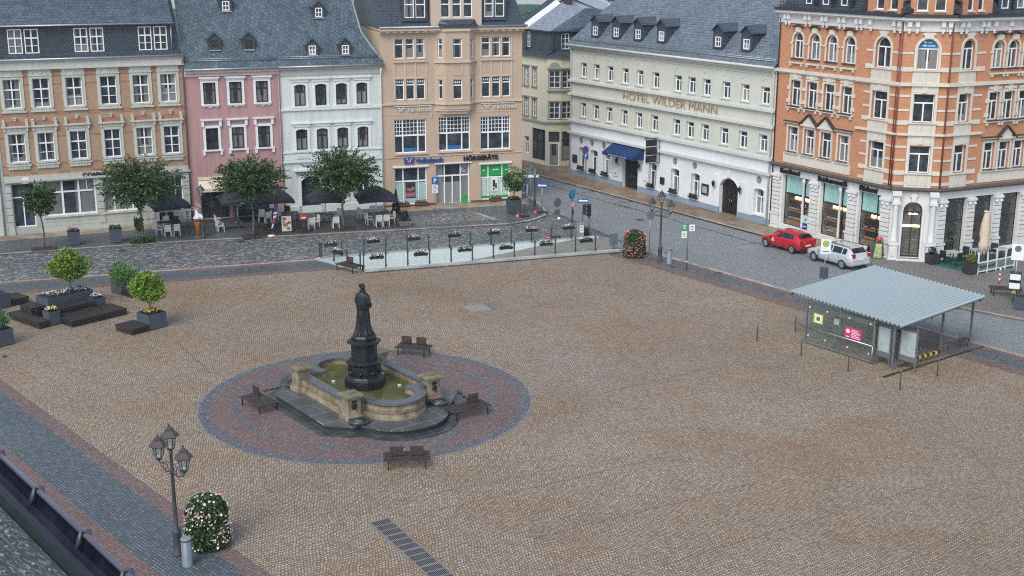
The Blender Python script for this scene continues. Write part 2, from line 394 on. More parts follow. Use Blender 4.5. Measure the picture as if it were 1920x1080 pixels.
m_slab = setts('tan_granite_slabs', [(.19,.13,.082), (.25,.18,.12), (.29,.22,.155), (.33,.26,.19)], (.06,.045,.035,1), 1.4, .75, radians(20), .0, ((.55,.5,.47,1), .75, (.75,.7,.66,1)), .85, (.28, .6), bumpd=.01)
m_slab2 = setts('tan_granite_slabs_hotel', [(.19,.125,.075), (.25,.175,.11), (.29,.21,.145), (.33,.25,.18)], (.06,.045,.035,1), 1.1, .8, radians(58), .0, ((.55,.48,.43,1), .8, (.7,.64,.6,1)), .85, (.28, .6), bumpd=.01)
m_kerb = setts('granite_kerb', [(.26,.21,.165), (.31,.26,.21), (.35,.31,.265), (.40,.37,.33)], (.07,.06,.05,1), .9, 3.0, radians(20), .0, ((.7,.66,.62,1), .5, (.8,.78,.76,1)), .6, (.4, .7), bumpd=.006, jw=.015)
m_earth = mat('far_ground', (.06,.065,.05), .9)
# whole-terrain sheet with the ramp's slot left open
hole = [SLOT_A, SLOT_B, SLOT_E, SLOT_F]
big = [(-160, 175), (-160, -40), (160, -40), (160, 175)]
sheet('ground', [[big[i], big[(i+1) % 4], hole[(i+1) % 4], hole[i]] for i in range(4)], -.02, m_earth)
mb = MB(); fo = [(-1500, 1400), (-1500, -300), (1500, -300), (1500, 1400)]
for i in range(4): mb.poly([(*big[i], -.02), (*big[(i+1) % 4], -.02), (*fo[(i+1) % 4], -150), (*fo[i], -150)])
struct('valley', mb, m_earth)
# kerb lines
KT0, KT1 = G2(0, 529), G2(598, 485.5)                       # plaza's far kerb
kd = unit(KT0, KT1); KT0 = (KT0[0]-kd.x*40, KT0[1]-kd.y*40)
KR0, KR1 = (9.4, 89.6), (27.5, 64.7); kr = unit(KR0, KR1); KR1 = (KR1[0]+kr.x*55, KR1[1]+kr.y*55)
KL0, KL1 = (-23.76, 58.4), (-12.73, 45.3); kl = unit(KL0, KL1); KL0 = (KL0[0]-kl.x*45, KL0[1]-kl.y*45); KL1 = (KL1[0]+kl.x*50, KL1[1]+kl.y*50)
# main street (right) and the cobbled street before the row of houses
sheet('street', [[(KR1[0], KR1[1]), KR0, SLOT_E, SLOT_F, (3.27, 102.78), (2.3, 106.5), (-2.5, 122), (-12, 150), (2, 150), (70, 110), (90, 30)]], 0.0, m_street)
sheet('cobbled_street', [[(KT0[0], KT0[1]), (KT1[0], KT1[1]), SLOT_A, SLOT_F, (7.14, 93.81), (3.27, 102.78), (2.3, 106.5), (-2.5, 110), (-75, 85), (-75, 62)]], .004, m_cobble)
def strip(name, a, b, o0, o1, z, m, cut0=None, cut1=None):
    p0, p1 = off(a, b, o0); q0, q1 = off(a, b, o1)
    if cut0: p0, q0 = isect(p0, p1, *cut0), isect(q0, q1, *cut0)
    if cut1: p1, q1 = isect(p0, p1, *cut1), isect(q0, q1, *cut1)
    return sheet(name, [[q0, q1, p1, p0]], z, m)
cutT = (SLOT_A, SLOT_B); cutR = ((7.9, 88.4), (11.4, 90.4))
def kerbstrip(name, a, b, w, h, cut0=None, cut1=None, side=-1, z0=-.01):
    p0, p1 = a, b; q0, q1 = off(a, b, side*w)
    if cut1: p1, q1 = isect(p0, p1, *cut1), isect(q0, q1, *cut1)
    mb = MB(); mb.prism([p0, p1, q1, q0] if side > 0 else [q0, q1, p1, p0], z0, h); return struct(name, mb, m_kerb)
kerbstrip('plaza_kerb', KT0, KT1, .3, .022, cut1=cutT)
strip('red_paving_band', KT0, KT1, -.3, -.95, .012, m_red, cut1=cutT)
strip('blue_paving_band', KT0, KT1, -.95, -2.65, .012, m_blue, cut1=cutT)
strip('red_paving_band', KT0, KT1, -2.65, -3.35, .012, m_red, cut1=cutT)
kerbstrip('plaza_kerb', KR0, KR1, .35, .022)
strip('red_paving_band', KR0, KR1, -.35, -.8, .012, m_red, cut0=cutR)
strip('blue_paving_band', KR0, KR1, -.8, -2.1, .012, m_pave, cut0=cutR)
strip('red_paving_band', KR0, KR1, -2.1, -3.1, .012, m_red, cut0=cutR)
strip('red_paving_band', KL0, KL1, 0, -.7, .012, m_red)
strip('blue_paving_band', KL0, KL1, -.7, -2.95, .012, m_blue)
strip('red_paving_band', KL0, KL1, -2.95, -3.7, .012, m_red)
strip('alley_paving', KL0, KL1, -3.7, -12, .010, m_pave)
tl = off(KT0, KT1, -3.35); rl = off(KR0, KR1, -3.1)
T_left = isect(tl[0], tl[1], KL0, KL1); T_right = isect(tl[0], tl[1], *cutT)
sheet('plaza_paving', [[T_left, KL1, (60, 5), rl[1], isect(*rl, *cutR), SLOT_E, SLOT_B, T_right]], .008, m_plaza)
# row pavement, with granite slabs along the houses
RK = [(-75, 66.5), (-35.83, 87.2), (-24.13, 91.3), (-9.1, 95.2), (-.01, 97.75), (1.7, 99.2), (2.75, 101.0), (2.9, 102.9), (2.3, 106.5), (-2.2, 122), (-9, 140)]
m = MB(); m.prism(RK + [(-14, 140), (-20, 118), (-85, 95)], -.02, .11); struct('house_row_pavement', m, m_pave)
m = MB()
for a, b in zip(RK, RK[1:]):
    q0, q1 = off(a, b, .28); m.prism([a, b, q1, q0], -.02, .118)
struct('house_row_kerb', m, m_kerb)
HK = [(-9.5, 140), (2.3, 120.0), (19.03, 93.56), (22.3, 88.1), (24.0, 85.3), (24.6, 79.5), (26.6, 74.2), (31.3, 69.9), (50, 54)]
m = MB(); m.prism([(60, 60), (60, 110), (20, 118), (8, 140)] + HK, -.02, .11); struct('hotel_pavement', m, m_slab2)
m = MB()
for a, b in zip(HK, HK[1:]):
    q0, q1 = off(a, b, .28); m.prism([a, b, q1, q0], -.02, .118)
struct('hotel_kerb', m, m_kerb)
# round paving about the fountain
m_ringedge = setts('ring_edge_setts', [(.17,.165,.16), (.22,.215,.21), (.27,.26,.25), (.33,.32,.31)], (.09,.085,.08,1), .14, .12, 0, .2, None, .6, (.35, .7))
FC = (-6.96, 57.7)
def disc(name, r0, r1, z, m, n=96, a0=0, a1=2*pi):
    mb = MB(); k = max(3, int(n*(a1-a0)/(2*pi)))
    for i in range(k):
        t0, t1 = a0+(a1-a0)*i/k, a0+(a1-a0)*(i+1)/k
        P = lambda r, t: (FC[0]+r*cos(t), FC[1]+r*sin(t), z)
        mb.quad(P(r0, t0), P(r1, t0), P(r1, t1), P(r0, t1))
    return struct(name, mb, m)
disc('paving_ring_edge', 7.86, 7.97, .014, m_ringedge)
disc('blue_paving_ring', 7.3, 7.86, .014, m_ringblue)
disc('red_paving_ring', 6.2, 7.3, .014, m_red)
disc('blue_paving_ring', 5.95, 6.2, .014, m_ringblue)
disc('red_paving_circle', 1.0, 5.95, .014, m_red)
mb = MB()
for k in range(8):
    t = radians(33+45*k) + .02; d = Vector((cos(t), sin(t))); e = Vector((-d.y, d.x))*.14; c = Vector(FC)
    p = [c+d*5.0-e, c+d*7.35-e, c+d*7.35+e, c+d*5.0+e]; mb.poly([(q.x, q.y, .018) for q in p])
struct('blue_paving_spokes', mb, m_ringblue)
# gutter line between the two streets
strip('street_gutter', (3.35, 102.6), (7.3, 93.6), -.25, .25, .009, m_pave)
strip('street_gutter', (7.3, 93.6), (9.2, 89.9), -.2, .2, .009, m_pave)
# tar joint lines along the hotel street
m_tar = mat('tar_joint', (.02,.02,.022), .35)
a_, b_ = G2(1012, 343), G2(1180, 391); strip('street_tar_seam', a_, b_, -.05, .05, .006, m_tar)
a_, b_ = G2(1160, 384), G2(1440, 462); strip('street_tar_seam', a_, b_, -.07, .05, .0065, m_tar)
for (p, q) in (((1060,364),(1115,359)), ((1150,382),(1190,377)), ((1390,459),(1440,453))):
    a_, b_ = G2(*p), G2(*q); strip('street_tar_seam', a_, b_, -.05, .05, .007, m_tar)

# grey setts of the corner pavement, slabs along the house fronts, parking bay before the bank
m_corner = setts('corner_pavement_setts', [(.15,.145,.135), (.22,.21,.195), (.27,.26,.245), (.36,.35,.33)], (.08,.075,.07,1), .13, .115, radians(-20), .5, ((.7,.66,.64,1), .7, (.8,.78,.76,1)), .6, (.35, .7), arcs=1.2)
sheet('corner_pavement', [[(22.6, 87.6), (24.28, 85.0), (24.9, 79.4), (26.9, 74.2), (31.5, 70.2), (55, 55), (55, 100), (30, 92), (25.4, 87.2), (24.2, 88.3)]], .115, m_corner)
m_rowslab = setts('row_granite_slabs', [(.24,.18,.125), (.29,.225,.165), (.33,.265,.2), (.37,.31,.25)], (.09,.07,.055,1), 1.15, 1.0, radians(22), .0, ((.66,.6,.56,1), .7, (.78,.74,.7,1)), .8, (.3, .6), bumpd=.01)
fl_ = [(-46.0, 89.5), (-37.64, 93.22), (-25.21, 98.76), (-18.46, 101.22), (-10.64, 104.06), (.80, 107.8)]
for a, b, w in zip(fl_, fl_[1:], (1.9, 1.9, 1.2, 1.2, 2.2)):
    q0, q1 = off(a, b, -w); sheet('slab_strip', [[q0, q1, b, a]], .116, m_rowslab if w > 1.5 else m_browncob)
a_, b_ = G2(768, 408), G2(885, 399); c_, d_ = G2(945, 414), G2(770, 428); sheet('parking_bay', [[d_, c_, b_, a_]], .118, m_cobble)
a_, b_ = G2(894, 402), G2(929, 415); strip('bay_edge', a_, b_, -.16, .16, .122, m_kerb)
q = [G2(475, 447), G2(760, 428), G2(740, 405), G2(470, 425)]; sheet('terrace_paving', [q], .1165, m_browncob)

m_course = setts('plaza_course_setts', [(.16,.125,.095), (.24,.19,.145), (.30,.245,.19), (.40,.34,.27)], (.04,.032,.026,1), .125, .108, radians(21), .2, None, .7, (.26, .6), bumpd=.03)
for p_, q_ in (((742, 940), (1080, 872)), ((800, 962), (1240, 858)), ((1000, 1010), (1420, 905)), ((1240, 1060), (1760, 905)), ((1030, 760), (1330, 690)), ((330, 640), (395, 700))):
    a_, b_ = G2(*p_), G2(*q_); strip('paving_course', a_, b_, -.055, .055, .0105, m_course)
# ---------------------------------------------------------------- building kit
class Face:
    """a wall plane of a building: local x along the wall, y into the house, z up"""
    def __init__(s, bld, lx=0.0, ly=0.0, ang=0.0):
        s.b = bld; s.rz = radians(ang); s.lx, s.ly = lx, ly; s.M = Matrix.Translation((lx, ly, 0)) @ Matrix.Rotation(s.rz, 4, 'Z')
        bm = Matrix.Translation(bld.location) @ Matrix.Rotation(bld.rotation_euler.z, 4, 'Z'); w = bm @ s.M
        s.fac = Fac((w.translation.x, w.translation.y), math.degrees(bld.rotation_euler.z + s.rz))
    def put(s, name, mb, mats, parent=None): # mesh in face coordinates, kept as the object's own coordinates
        if name in SPLITZ:
            for g in x_groups(mb, .03, 2): r = s.link(SPLITZ[name], g.mesh(SPLITZ[name], mats), parent)
            return r
        if name in SPLIT:
            for g in x_groups(mb): r = s.link(SPLIT[name], g.mesh(SPLIT[name], mats), parent)
            return r
        return s.link(name, mb.mesh(name, mats), parent)
    def link(s, name, me, parent=None, u=0, z=0, y=0):
        o = link(name, me, parent or s.b)
        if parent is None or parent is s.b:
            p = s.M @ Vector((u, y, z)); o.location = p; o.rotation_euler = (0, 0, s.rz)
        else: o.location = (u, y, z)
        return o
def wall_mesh(mb, x0, x1, z0, z1, ops, rec=.3, y=0.0):
    """front wall with real openings; ops: (x0,z0,x1,z1,rise)"""
    xs = sorted({x0, x1, *[o[0] for o in ops], *[o[2] for o in ops]}); zs = sorted({z0, z1, *[o[1] for o in ops], *[o[3] for o in ops]})
    xs = [x for x in xs if x0-1e-6 <= x <= x1+1e-6]; zs = [z for z in zs if z0-1e-6 <= z <= z1+1e-6]
    for a, b in zip(zs, zs[1:]):
        run = None
        for c, d in list(zip(xs, xs[1:])) + [(None, None)]:
            free = c is not None and not any(o[0]-1e-6 <= c and d <= o[2]+1e-6 and o[1]-1e-6 <= a and b <= o[3]+1e-6 for o in ops)
            if free: run = (run[0], d) if run else (c, d)
            elif run: mb.quad((run[0], y, a), (run[1], y, a), (run[1], y, b), (run[0], y, b)); run = None
    for o in ops:
        X0, Z0, X1, Z1 = o[:4]; rise = o[4] if len(o) > 4 else 0
        L = arch(X0, Z0, X1, Z1, rise)
        n = len(L)
        for k in range(n):
            p, q = L[k], L[(k+1) % n]; mb.quad((p[0], y, p[1]), (p[0], y+rec, p[1]), (q[0], y+rec, q[1]), (q[0], y, q[1]))
        if rise > 0:
            A = L[2:]
            for p, q in zip(A, A[1:]): mb.quad((p[0], y, p[1]), (p[0], y, Z1), (q[0], y, Z1), (q[0], y, q[1]))
KINDS = {
 'six': [('v',.5,0,1,.09), ('h',.63,0,1,.10), ('h',.31,0,1,.04)],
 'T': [('v',.5,0,.67,.09), ('h',.68,0,1,.09)],
 'Tt': [('v',.5,0,.70,.10), ('h',.70,0,1,.07)],
 'dark': [('v',.5,0,.66,.1), ('h',.66,0,1,.1), ('v',.33,.66,1,.035), ('v',.67,.66,1,.035)],
 'H': [('h',.7,0,1,.09)],
 'four': [('v',.5,0,1,.06), ('h',.5,0,1,.06)],
 'six2': [('v',.5,0,1,.06), ('h',.34,0,1,.045), ('h',.67,0,1,.045)],
 'shop3': [('v',.27,0,1,.1), ('v',.74,0,1,.1), ('h',.62,0,1,.12)],
 'plain': [],
 'grid': [('v',.27,0,1,.1), ('v',.74,0,1,.1), ('h',.52,0,1,.13)] + [('h',.52+.12*k,0,1,.035) for k in (1,2,3)] + [('v',x,.52,1,.035) for x in (.09,.18,.385,.5,.62,.825,.91)],
 'comshop': [('v',.37,0,1,.14), ('v',.68,0,1,.14), ('h',.66,0,1,.12), ('v',.84,.66,1,.06)],
}
_wc = {}
def win_meshes(w, h, kind, rise, rec, fw, fm):
    key = ('w', round(w, 3), round(h, 3), kind, round(rise, 3), rec, fw, fm.name)
    if key not in _wc:
        mb = MB(); a = w/2
        outer = arch(-a, 0, a, h, rise); inner = arch(-a+fw, fw, a-fw, h-fw, max(0, rise*(1-fw/a)) if rise else 0)
        mb.ring(outer, inner, rec, rec+.07)
        for b in KINDS[kind]:
            if b[0] == 'v':
                x = -a + w*b[1]; mb.box(x-b[4]/2, rec-.012, h*b[2]+.002, x+b[4]/2, rec+.062, h*b[3]-.004)
            else:
                z = h*b[1]; mb.box(-a+w*b[2]+.004, rec-.006, z-b[4]/2, -a+w*b[3]-.004, rec+.058, z+b[4]/2)
        me = mb.mesh('window', fm)
        pb = MB(); pb.poly([(p[0], rec+.045, p[1]) for p in inner]); pm = pb.mesh('pane', PANE)
        _wc[key] = (me, pm)
    return _wc[key]
_sc = {}
def window(face, uc, z0, w, h, kind='six', fm=None, pane=None, rise=0.0, rec=.14, fw=.07, sur=None, sill=None, label=None, name='window'):
    """sur = (builder key, material, builder(mb,w,h,rise)) ; sill = (overhang, drop, proud, material)"""
    fm = fm or FRAME; me, pm = win_meshes(w, h, kind, rise, rec, fw, fm)
    o = face.link(name, me, None, uc, z0)
    if label: o['label'] = label
    pane = pane or PANE
    if pane is not PANE:
        k = (pm.name, pane.name)
        if k not in _sc: _sc[k] = pm.copy(); _sc[k].materials.clear(); _sc[k].materials.append(pane)
        pm = _sc[k]
    link('pane', pm, o)
    if sur:
        k = (sur[0], round(w, 3), round(h, 3), rise)
        if k not in _sc: mb = MB(); sur[2](mb, w, h, rise); _sc[k] = mb.mesh('surround', sur[1])
        link('surround', _sc[k], o)
    if sill:
        k = ('sill', round(w, 3), sill[:3], sill[3].name)
        if k not in _sc:
            mb = MB(); mb.box(-w/2-sill[0], -sill[2], -sill[1], w/2+sill[0], rec+.02, .012); _sc[k] = mb.mesh('sill', sill[3])
        link('sill', _sc[k], o)
    return o
def frame_sur(tw, proud, top=None, bottom=0.0, extra=None):
    """moulded surround round the opening"""
    def f(mb, w, h, rise):
        a = w/2; inner = arch(-a, 0, a, h, rise); outer = grow(-a, 0, a, h, rise, tw, bottom)
        mb.ring(outer, inner, -proud, .03)
        if extra: extra(mb, w, h, tw)
    return f
def body(mb, W, D, z0, z1, x0=0.0):
    """side and rear walls"""
    mb.quad((x0, 0, z0), (x0, 0, z1), (x0, D, z1), (x0, D, z0)); mb.quad((W, 0, z0), (W, D, z0), (W, D, z1), (W, 0, z1)); mb.quad((x0, D, z0), (x0, D, z1), (W, D, z1), (W, D, z0))
def roof_uz(fac, px, py, ze, tan_a, y0=0.0):
    o = y0
    for _ in range(40):
        u, z = fac.uz(px, py, o); o = .5*o + .5*(y0 + (z-ze)/tan_a)
    return u, z, o
def gutter(face, u0, u1, z, y=-.32, r=.09, m=None, parent=None, name='gutter'):
    mb = MB(); mb.tube((u0, y, z), (u1, y, z), r, n=8); return face.put(name, mb, m or ZINC, parent)
def downpipe(face, u, z0, z1, y=-.1, r=.055, m=None, swan=.0):
    mb = MB(); mb.ptube([(u, y-swan, z1), (u, y, z1-.5), (u, y, z0)], r, 8); return face.put('downpipe', mb, m or ZINC)
def snow_guard(face, u0, u1, ze, ta, parent, up=.55, y0=-.25):
    mb = MB(); n = int((u1-u0)/.8)
    y = y0 + up/ta
    for dz in (.1, .24): mb.tube((u0, y-.06, ze+up+dz), (u1, y-.06, ze+up+dz), .022, n=5)
    for k in range(n+1):
        u = u0+(u1-u0)*k/n; mb.bar((u, y+.1, ze+up+.05), (u, y-.08, ze+up+.28), .03)
    return face.put('snow_guard', mb, STEEL, parent)
def dormer(face, u, z, y, w, h, ww, wh, wallm, roofm, ta, kind='four', rise=.45, over=.14, fm=None, sillm=None, pane=None):
    """gabled dormer standing on a roof of slope ta with its sill line at (u, y, z)"""
    fm = fm or FRAME; mb = MB(); a = w/2
    zt = h; L = zt/ta + .4
    wx0, wx1, wz0, wz1 = -ww/2, ww/2, .18, .18+wh
    wall_mesh(mb, -a, a, 0, zt, [(wx0, wz0, wx1, wz1, 0)], .12)
    mb.poly([(-a, 0, zt), (a, 0, zt), (0, 0, zt+rise)])
    mb.poly([(-a, 0, -.3), (-a, 0, zt), (-a, L, zt), (-a, L, zt-.1)]); mb.poly([(a, 0, -.3), (a, L, zt-.1), (a, L, zt), (a, 0, zt)])
    d = face.link('dormer', mb.mesh('dormer', wallm), None, u, z, y)
    rb = MB(); Lr = (zt+rise)/ta + .35
    for s_ in (-1, 1):
        rb.poly([(0, -over, zt+rise+.05), (s_*(a+over), -over, zt-.08), (s_*(a+over), L, zt-.08), (0, Lr, zt+rise+.05)])
        rb.poly([(0, -over, zt+rise-.05), (s_*(a+over), -over, zt-.18), (s_*(a+over), -over, zt-.08), (0, -over, zt+rise+.05)])
    link('roof', rb.mesh('roof', roofm), d)
    wb = MB(); wb.M = Matrix.Translation((0, 0, wz0))
    outer = rect(-ww/2, 0, ww/2, wh); inner = rect(-ww/2+.07, .07, ww/2-.07, wh-.07); wb.ring(outer, inner, -.02, .08)
    for b in KINDS[kind]:
        if b[0] == 'v': wb.box(-ww/2+ww*b[1]-.03, .01, wh*b[2]+.01, -ww/2+ww*b[1]+.03, .07, wh*b[3]-.01)
        else: wb.box(-ww/2+.01, .015, wh*b[1]-.03, ww/2-.01, .065, wh*b[1]+.03)
    wb.mi = 1; wb.poly([(p[0], .06, p[1]) for p in inner]); wb.mi = 0
    link('window', wb.mesh('window', [fm, pane or PANE_DK]), d)
    if sillm:
        sb = MB(); sb.box(-ww/2-.15, -.12, .05, ww/2+.15, .02, .15); link('sill', sb.mesh('sill', sillm), d)
    return d
def rusticated(mb, x0, x1, z0, z1, course=.55, proud=.1, gap=.05):
    z = z0
    while z < z1-.05:
        t = min(z+course-gap, z1); mb.box(x0, -proud, z, x1, .0, t); z += course
# ---------------------------------------------------------------- the row of houses on the far side
def chain(right, th, px, py=300):
    f = Fac(right, th); u, z = f.uz(px, py); p = f.w(u); return (p.x, p.y), -u
VB0, VBW = chain(G2(978, 376), 18, 718); GR0, GRW = chain(VB0, 20, 528); PK0, PKW = chain(GR0, 20, 355); CM0, CMW = chain(PK0, 24, 3)
m_brick_o = bricks('ochre_brick', (.45,.265,.15,1), (.37,.21,.115,1), (.38,.32,.26,1))
m_brick_r = bricks('red_brick_bands', (.44,.17,.10,1), (.36,.13,.08,1), (.3,.22,.17,1))
m_trim = plaster('pale_stone_trim', (.56,.56,.49))
m_stone = plaster('weathered_stone', (.50,.50,.45), .3)
m_grey = plaster('grey_plaster', (.40,.42,.40), .2)
m_cornice = plaster('grey_cornice_plaster', (.50,.49,.47), .2)
m_slate = slate('blue_slate', (.042,.06,.08,1), (.085,.112,.14,1), .40, .24, rot=.0, line=.22)
m_slate_w = slate('slate_wall_cladding', (.034,.045,.062,1), (.05,.064,.084,1), .3, .2, kz=1.0, big_amt=.4)
m_slate_d = slate('diamond_slate', (.042,.062,.082,1), (.095,.125,.152,1), .36, .36, rot=radians(45), line=.22)
m_letter_dk = mat('dark_lettering', (.03,.028,.03), .4)
# --- brick bank house
B = thing('brick_bank_house', 'ochre brick house with red bands, pale stone window surrounds and a slate clad attic', 'house', CM0, radians(24), 'houses along the square')
F = Face(B); W = CMW
cols = [1.17, 3.19, 5.50, 7.97, 10.34, 12.38]
ops = [(c-.6, 9.5, c+.6, 11.64) for c in cols] + [(c-.6, 5.52, c+.6, 7.64) for c in cols]
gops = [(.45, .62, 2.0, 3.92), (2.62, 1.3, 6.45, 4.0), (7.0, 1.3, 9.9, 3.85), (10.75, 1.3, 13.0, 3.85)]
mb = MB(); wall_mesh(mb, 0, W, 4.25, 12.3, ops); body(mb, W, 10, 0, 13.4); F.put('wall', mb, m_brick_o)
mb = MB(); wall_mesh(mb, 0, W, 0, 4.25, gops, .35); F.put('ground_floor_wall', mb, m_grey)
mb = MB()
for z in (4.62, 5.25, 7.3, 8.9, 9.1, 11.15, 11.75, 12.05):
    xs = [0] + sum([[c-.8, c+.8] for c in cols], []) + [W]
    for a, b in zip(xs[::2], xs[1::2]): mb.box(a, -.015, z, b, .01, z+.11)
for c in cols: # flat red arches over the lower windows
    L = [(c+.75*cos(t), 8.15+.52*sin(t)) for t in [pi*k/10 for k in range(11)]]; K = [(c+.5*cos(t), 8.15+.3*sin(t)) for t in [pi*k/10 for k in range(11)]]
    mb.xprism(L, -.03, .01)
F.put('brick_bands', mb, m_brick_r)
mb = MB()
for c in cols: mb.cbox(c, -.06, 8.6, .2, .1, .26); mb.cbox(c, -.09, 8.79, .28, .14, .06)
F.put('keystones', mb, m_trim)
def s_top(mb, w, h, tw):
    a = w/2+tw; mb.box(-a, -.07, h+tw, a, .01, h+.68); mb.box(-a-.06, -.13, h+.6, a+.06, .01, h+.7); mb.box(-a-.04, -.12, h+tw-.02, a+.04, .01, h+tw+.07)
    for x in (-a*.75, 0, a*.75): mb.box(x-.09, -.12, h+.3, x+.09, -.07, h+.5)
    mb.box(-a-.05, -.14, -.3, a+.05, .01, -.18); mb.box(-a+.1, -.09, -.18, a-.1, .01, -.02)
def s_mid(mb, w, h, tw):
    a = w/2+tw; mb.box(-a, -.08, h+tw, a, .01, h+.48); mb.box(-a-.16, -.24, h+.48, a+.16, .01, h+.58); mb.box(-a-.1, -.16, h+.42, a+.1, .01, h+.48)
    for s_ in (-1, 1):
        x = s_*(a-.02); mb.box(x-.1, -.2, h+.58, x+.1, -.02, h+.95); mb.lathe([(.1, h+.95), (.12, h+1.0), (.02, h+1.1)], 6, x, -.11)
        mb.box(x-.07, -.17, h+.2, x+.07, -.08, h+.42)
    for x in (-a*.4, 0, a*.4): mb.box(x-.1, -.11, h+.24, x+.1, -.08, h+.38)
    mb.box(-a-.05, -.16, -.26, a+.05, .01, -.16); mb.box(-a+.05, -.1, -.52, a-.05, .01, -.16)
    for k in range(7): x = -a+.2+k*(2*a-.4)/6; mb.box(x-.05, -.13, -.5, x+.05, -.1, -.28)
for i, c in enumerate(cols):
    window(F, c, 9.5, 1.2, 2.14, 'six', pane=PANE_C if i in (2, 3) else PANE, sur=('cmtop', m_trim, frame_sur(.21, .06, extra=s_top)), sill=(.12, .1, .12, m_trim))
    window(F, c, 5.52, 1.2, 2.12, 'six', sur=('cmmid', m_trim, frame_sur(.21, .06, extra=s_mid)), sill=(.12, .1, .12, m_trim))
mb = MB(); mb.box(-.02, -.28, 12.3, W+.02, .02, 12.36); mb.box(-.02, -.1, 12.36, W+.02, .02, 12.95); mb.box(-.02, -.22, 12.86, W+.02, .02, 12.97)
F.put('cornice', mb, m_cornice)
mb = MB(); mb.box(0, -.2, 4.05, W, .01, 4.2); mb.box(0, -.12, 4.2, W, .01, 4.5); mb.box(0, -.16, 3.95-.75, W, -.02, 3.22) if 0 else None
mb.box(0, -.05, 3.96, W, -.0, 4.05); F.put('belt_course', mb, m_stone)
mb = MB()
for a, b in ((0, .42), (6.5, 6.98), (9.95, 10.7), (13.02, W)): rusticated(mb, a, b, .55, 3.9)
mb.box(0, -.13, 0, .45, .0, .55); mb.box(2.3, -.08, 0, W, .0, .3); mb.box(2.3, -.04, .3, W, .0, 1.25)
for z in (.55, .85): mb.box(2.3, -.055, z, W, -.04, z+.03)
F.put('rusticated_piers', mb, m_stone)
window(F, 1.225, .62, 1.55, 3.3, 'T', pane=PANE_DK, rec=.25, name='entrance_door')
for (a, b0, c, d), k in zip(gops[1:], ('comshop', 'shop3', 'shop3')): window(F, (a+c)/2, b0, c-a, d-b0, k, pane=PANE_C if k == 'comshop' else PANE_DK, rec=.2, fw=.1, sill=(.1, .1, .15, m_trim))
text('COMMERZBANK', .46, 'lettering', m_letter_dk, B, F.M @ Matrix.Translation((5.55, -.16, 4.15)), .05, .014, 1.08)
mb = MB(); mb.box(1.25, -.15, 3.95, 1.75, -.05, 4.4); mb.xprism([(1.4, 4.05), (1.6, 4.05), (1.5, 4.3)], -.17, -.15); F.put('notice_board', mb, WHITE)
# attic storey and roof
aops = [(x, 13.42, x+.98, 15.18) for c in (2.3, 6.89, 11.53) for x in (c-1.06, c+.08)]
mb = MB(); mb.M = Matrix.Translation((0, .5, 0)); wall_mesh(mb, -.1, W-.75, 13.0, 15.6, aops, .15); mb.M = Matrix.Identity(4)
mb.quad((W-.75, .5, 13.0), (W-.75, 1.8, 13.0), (W-.75, 1.8, 15.6), (W-.75, .5, 15.6))
mb.poly([(-.1, -.2, 13.0), (W, -.2, 13.0), (W, .52, 13.4), (-.1, .52, 13.4)]); F.put('attic_wall', mb, m_slate_w)
for x, z, x1, z1 in aops: 
    o = window(F, (x+x1)/2, z, .98, 1.76, 'six', rec=-.02); o.location = F.M @ Vector(((x+x1)/2, .5, z))
mb = MB(); mb.poly([(-.2, .2, 15.5), (W-.55, .2, 15.5), (W-.55, 5.5, 20.2), (-.2, 5.5, 20.2)]); mb.poly([(-.2, .2, 15.38), (-.2, .2, 15.5), (W-.55, .2, 15.5), (W-.55, .2, 15.38)])
mb.poly([(W-.75, .9, 13.4), (W, .9, 13.4), (W, 5.5, 19.6), (W-.75, 5.5, 19.6)]); mb.poly([(W-.6, .25, 15.4), (W-.6, .25, 15.55), (W-.6, 5.5, 20.2), (W-.6, 5.5, 19.6)])
mb.poly([(W-.75, .3, 13.3), (W, .3, 13.3), (W, .9, 13.4), (W-.75, .9, 13.4)])
R = F.put('roof', mb, m_slate)
gutter(F, -.1, W+.05, 13.02, -.26, .08, ZINC, R); gutter(F, -.2, W-.5, 15.42, .1, .07, ZINC, R)
mb = MB(); mb.tube((W-.7, .4, 15.3), (W-.7, .4, 13.2), .05); mb.box(W-.62, .3, 15.42, W-.5, 5.5, 15.44) if 0 else None; F.put('downpipe', mb, ZINC)
downpipe(F, W-.08, 0, 12.9, -.12, .06, mat('copper_brown_pipe', (.20,.12,.085), .5), .15)
# --- pale house cut by the picture's edge, with a garden-side wall
P = Fac(CM0, 24); p_ = P.w(-7.0)
B = thing('pale_green_house', 'pale green plastered house beyond the brick bank house', 'house', (p_.x, p_.y), radians(24), 'houses along the square')
F = Face(B); W = 6.98; mb = MB()
ops = [(c-.55, z, c+.55, z+1.9) for c in (1.5, 3.6, 5.6) for z in (1.0, 5.4, 9.2)]
wall_mesh(mb, 0, W, 0, 12.2, ops); body(mb, W, 10, 0, 12.2); F.put('wall', mb, plaster('pale_green_plaster', (.52,.58,.52)))
for o_ in ops: window(F, (o_[0]+o_[2])/2, o_[1], 1.1, 1.9, 'T', sill=(.1, .08, .1, m_trim))
mb = MB(); mb.poly([(-.2, -.3, 12.1), (W, -.3, 12.1), (W, 5, 18), (-.2, 5, 18)]); F.put('roof', mb, m_slate); downpipe(F, W-.25, 0, 12)
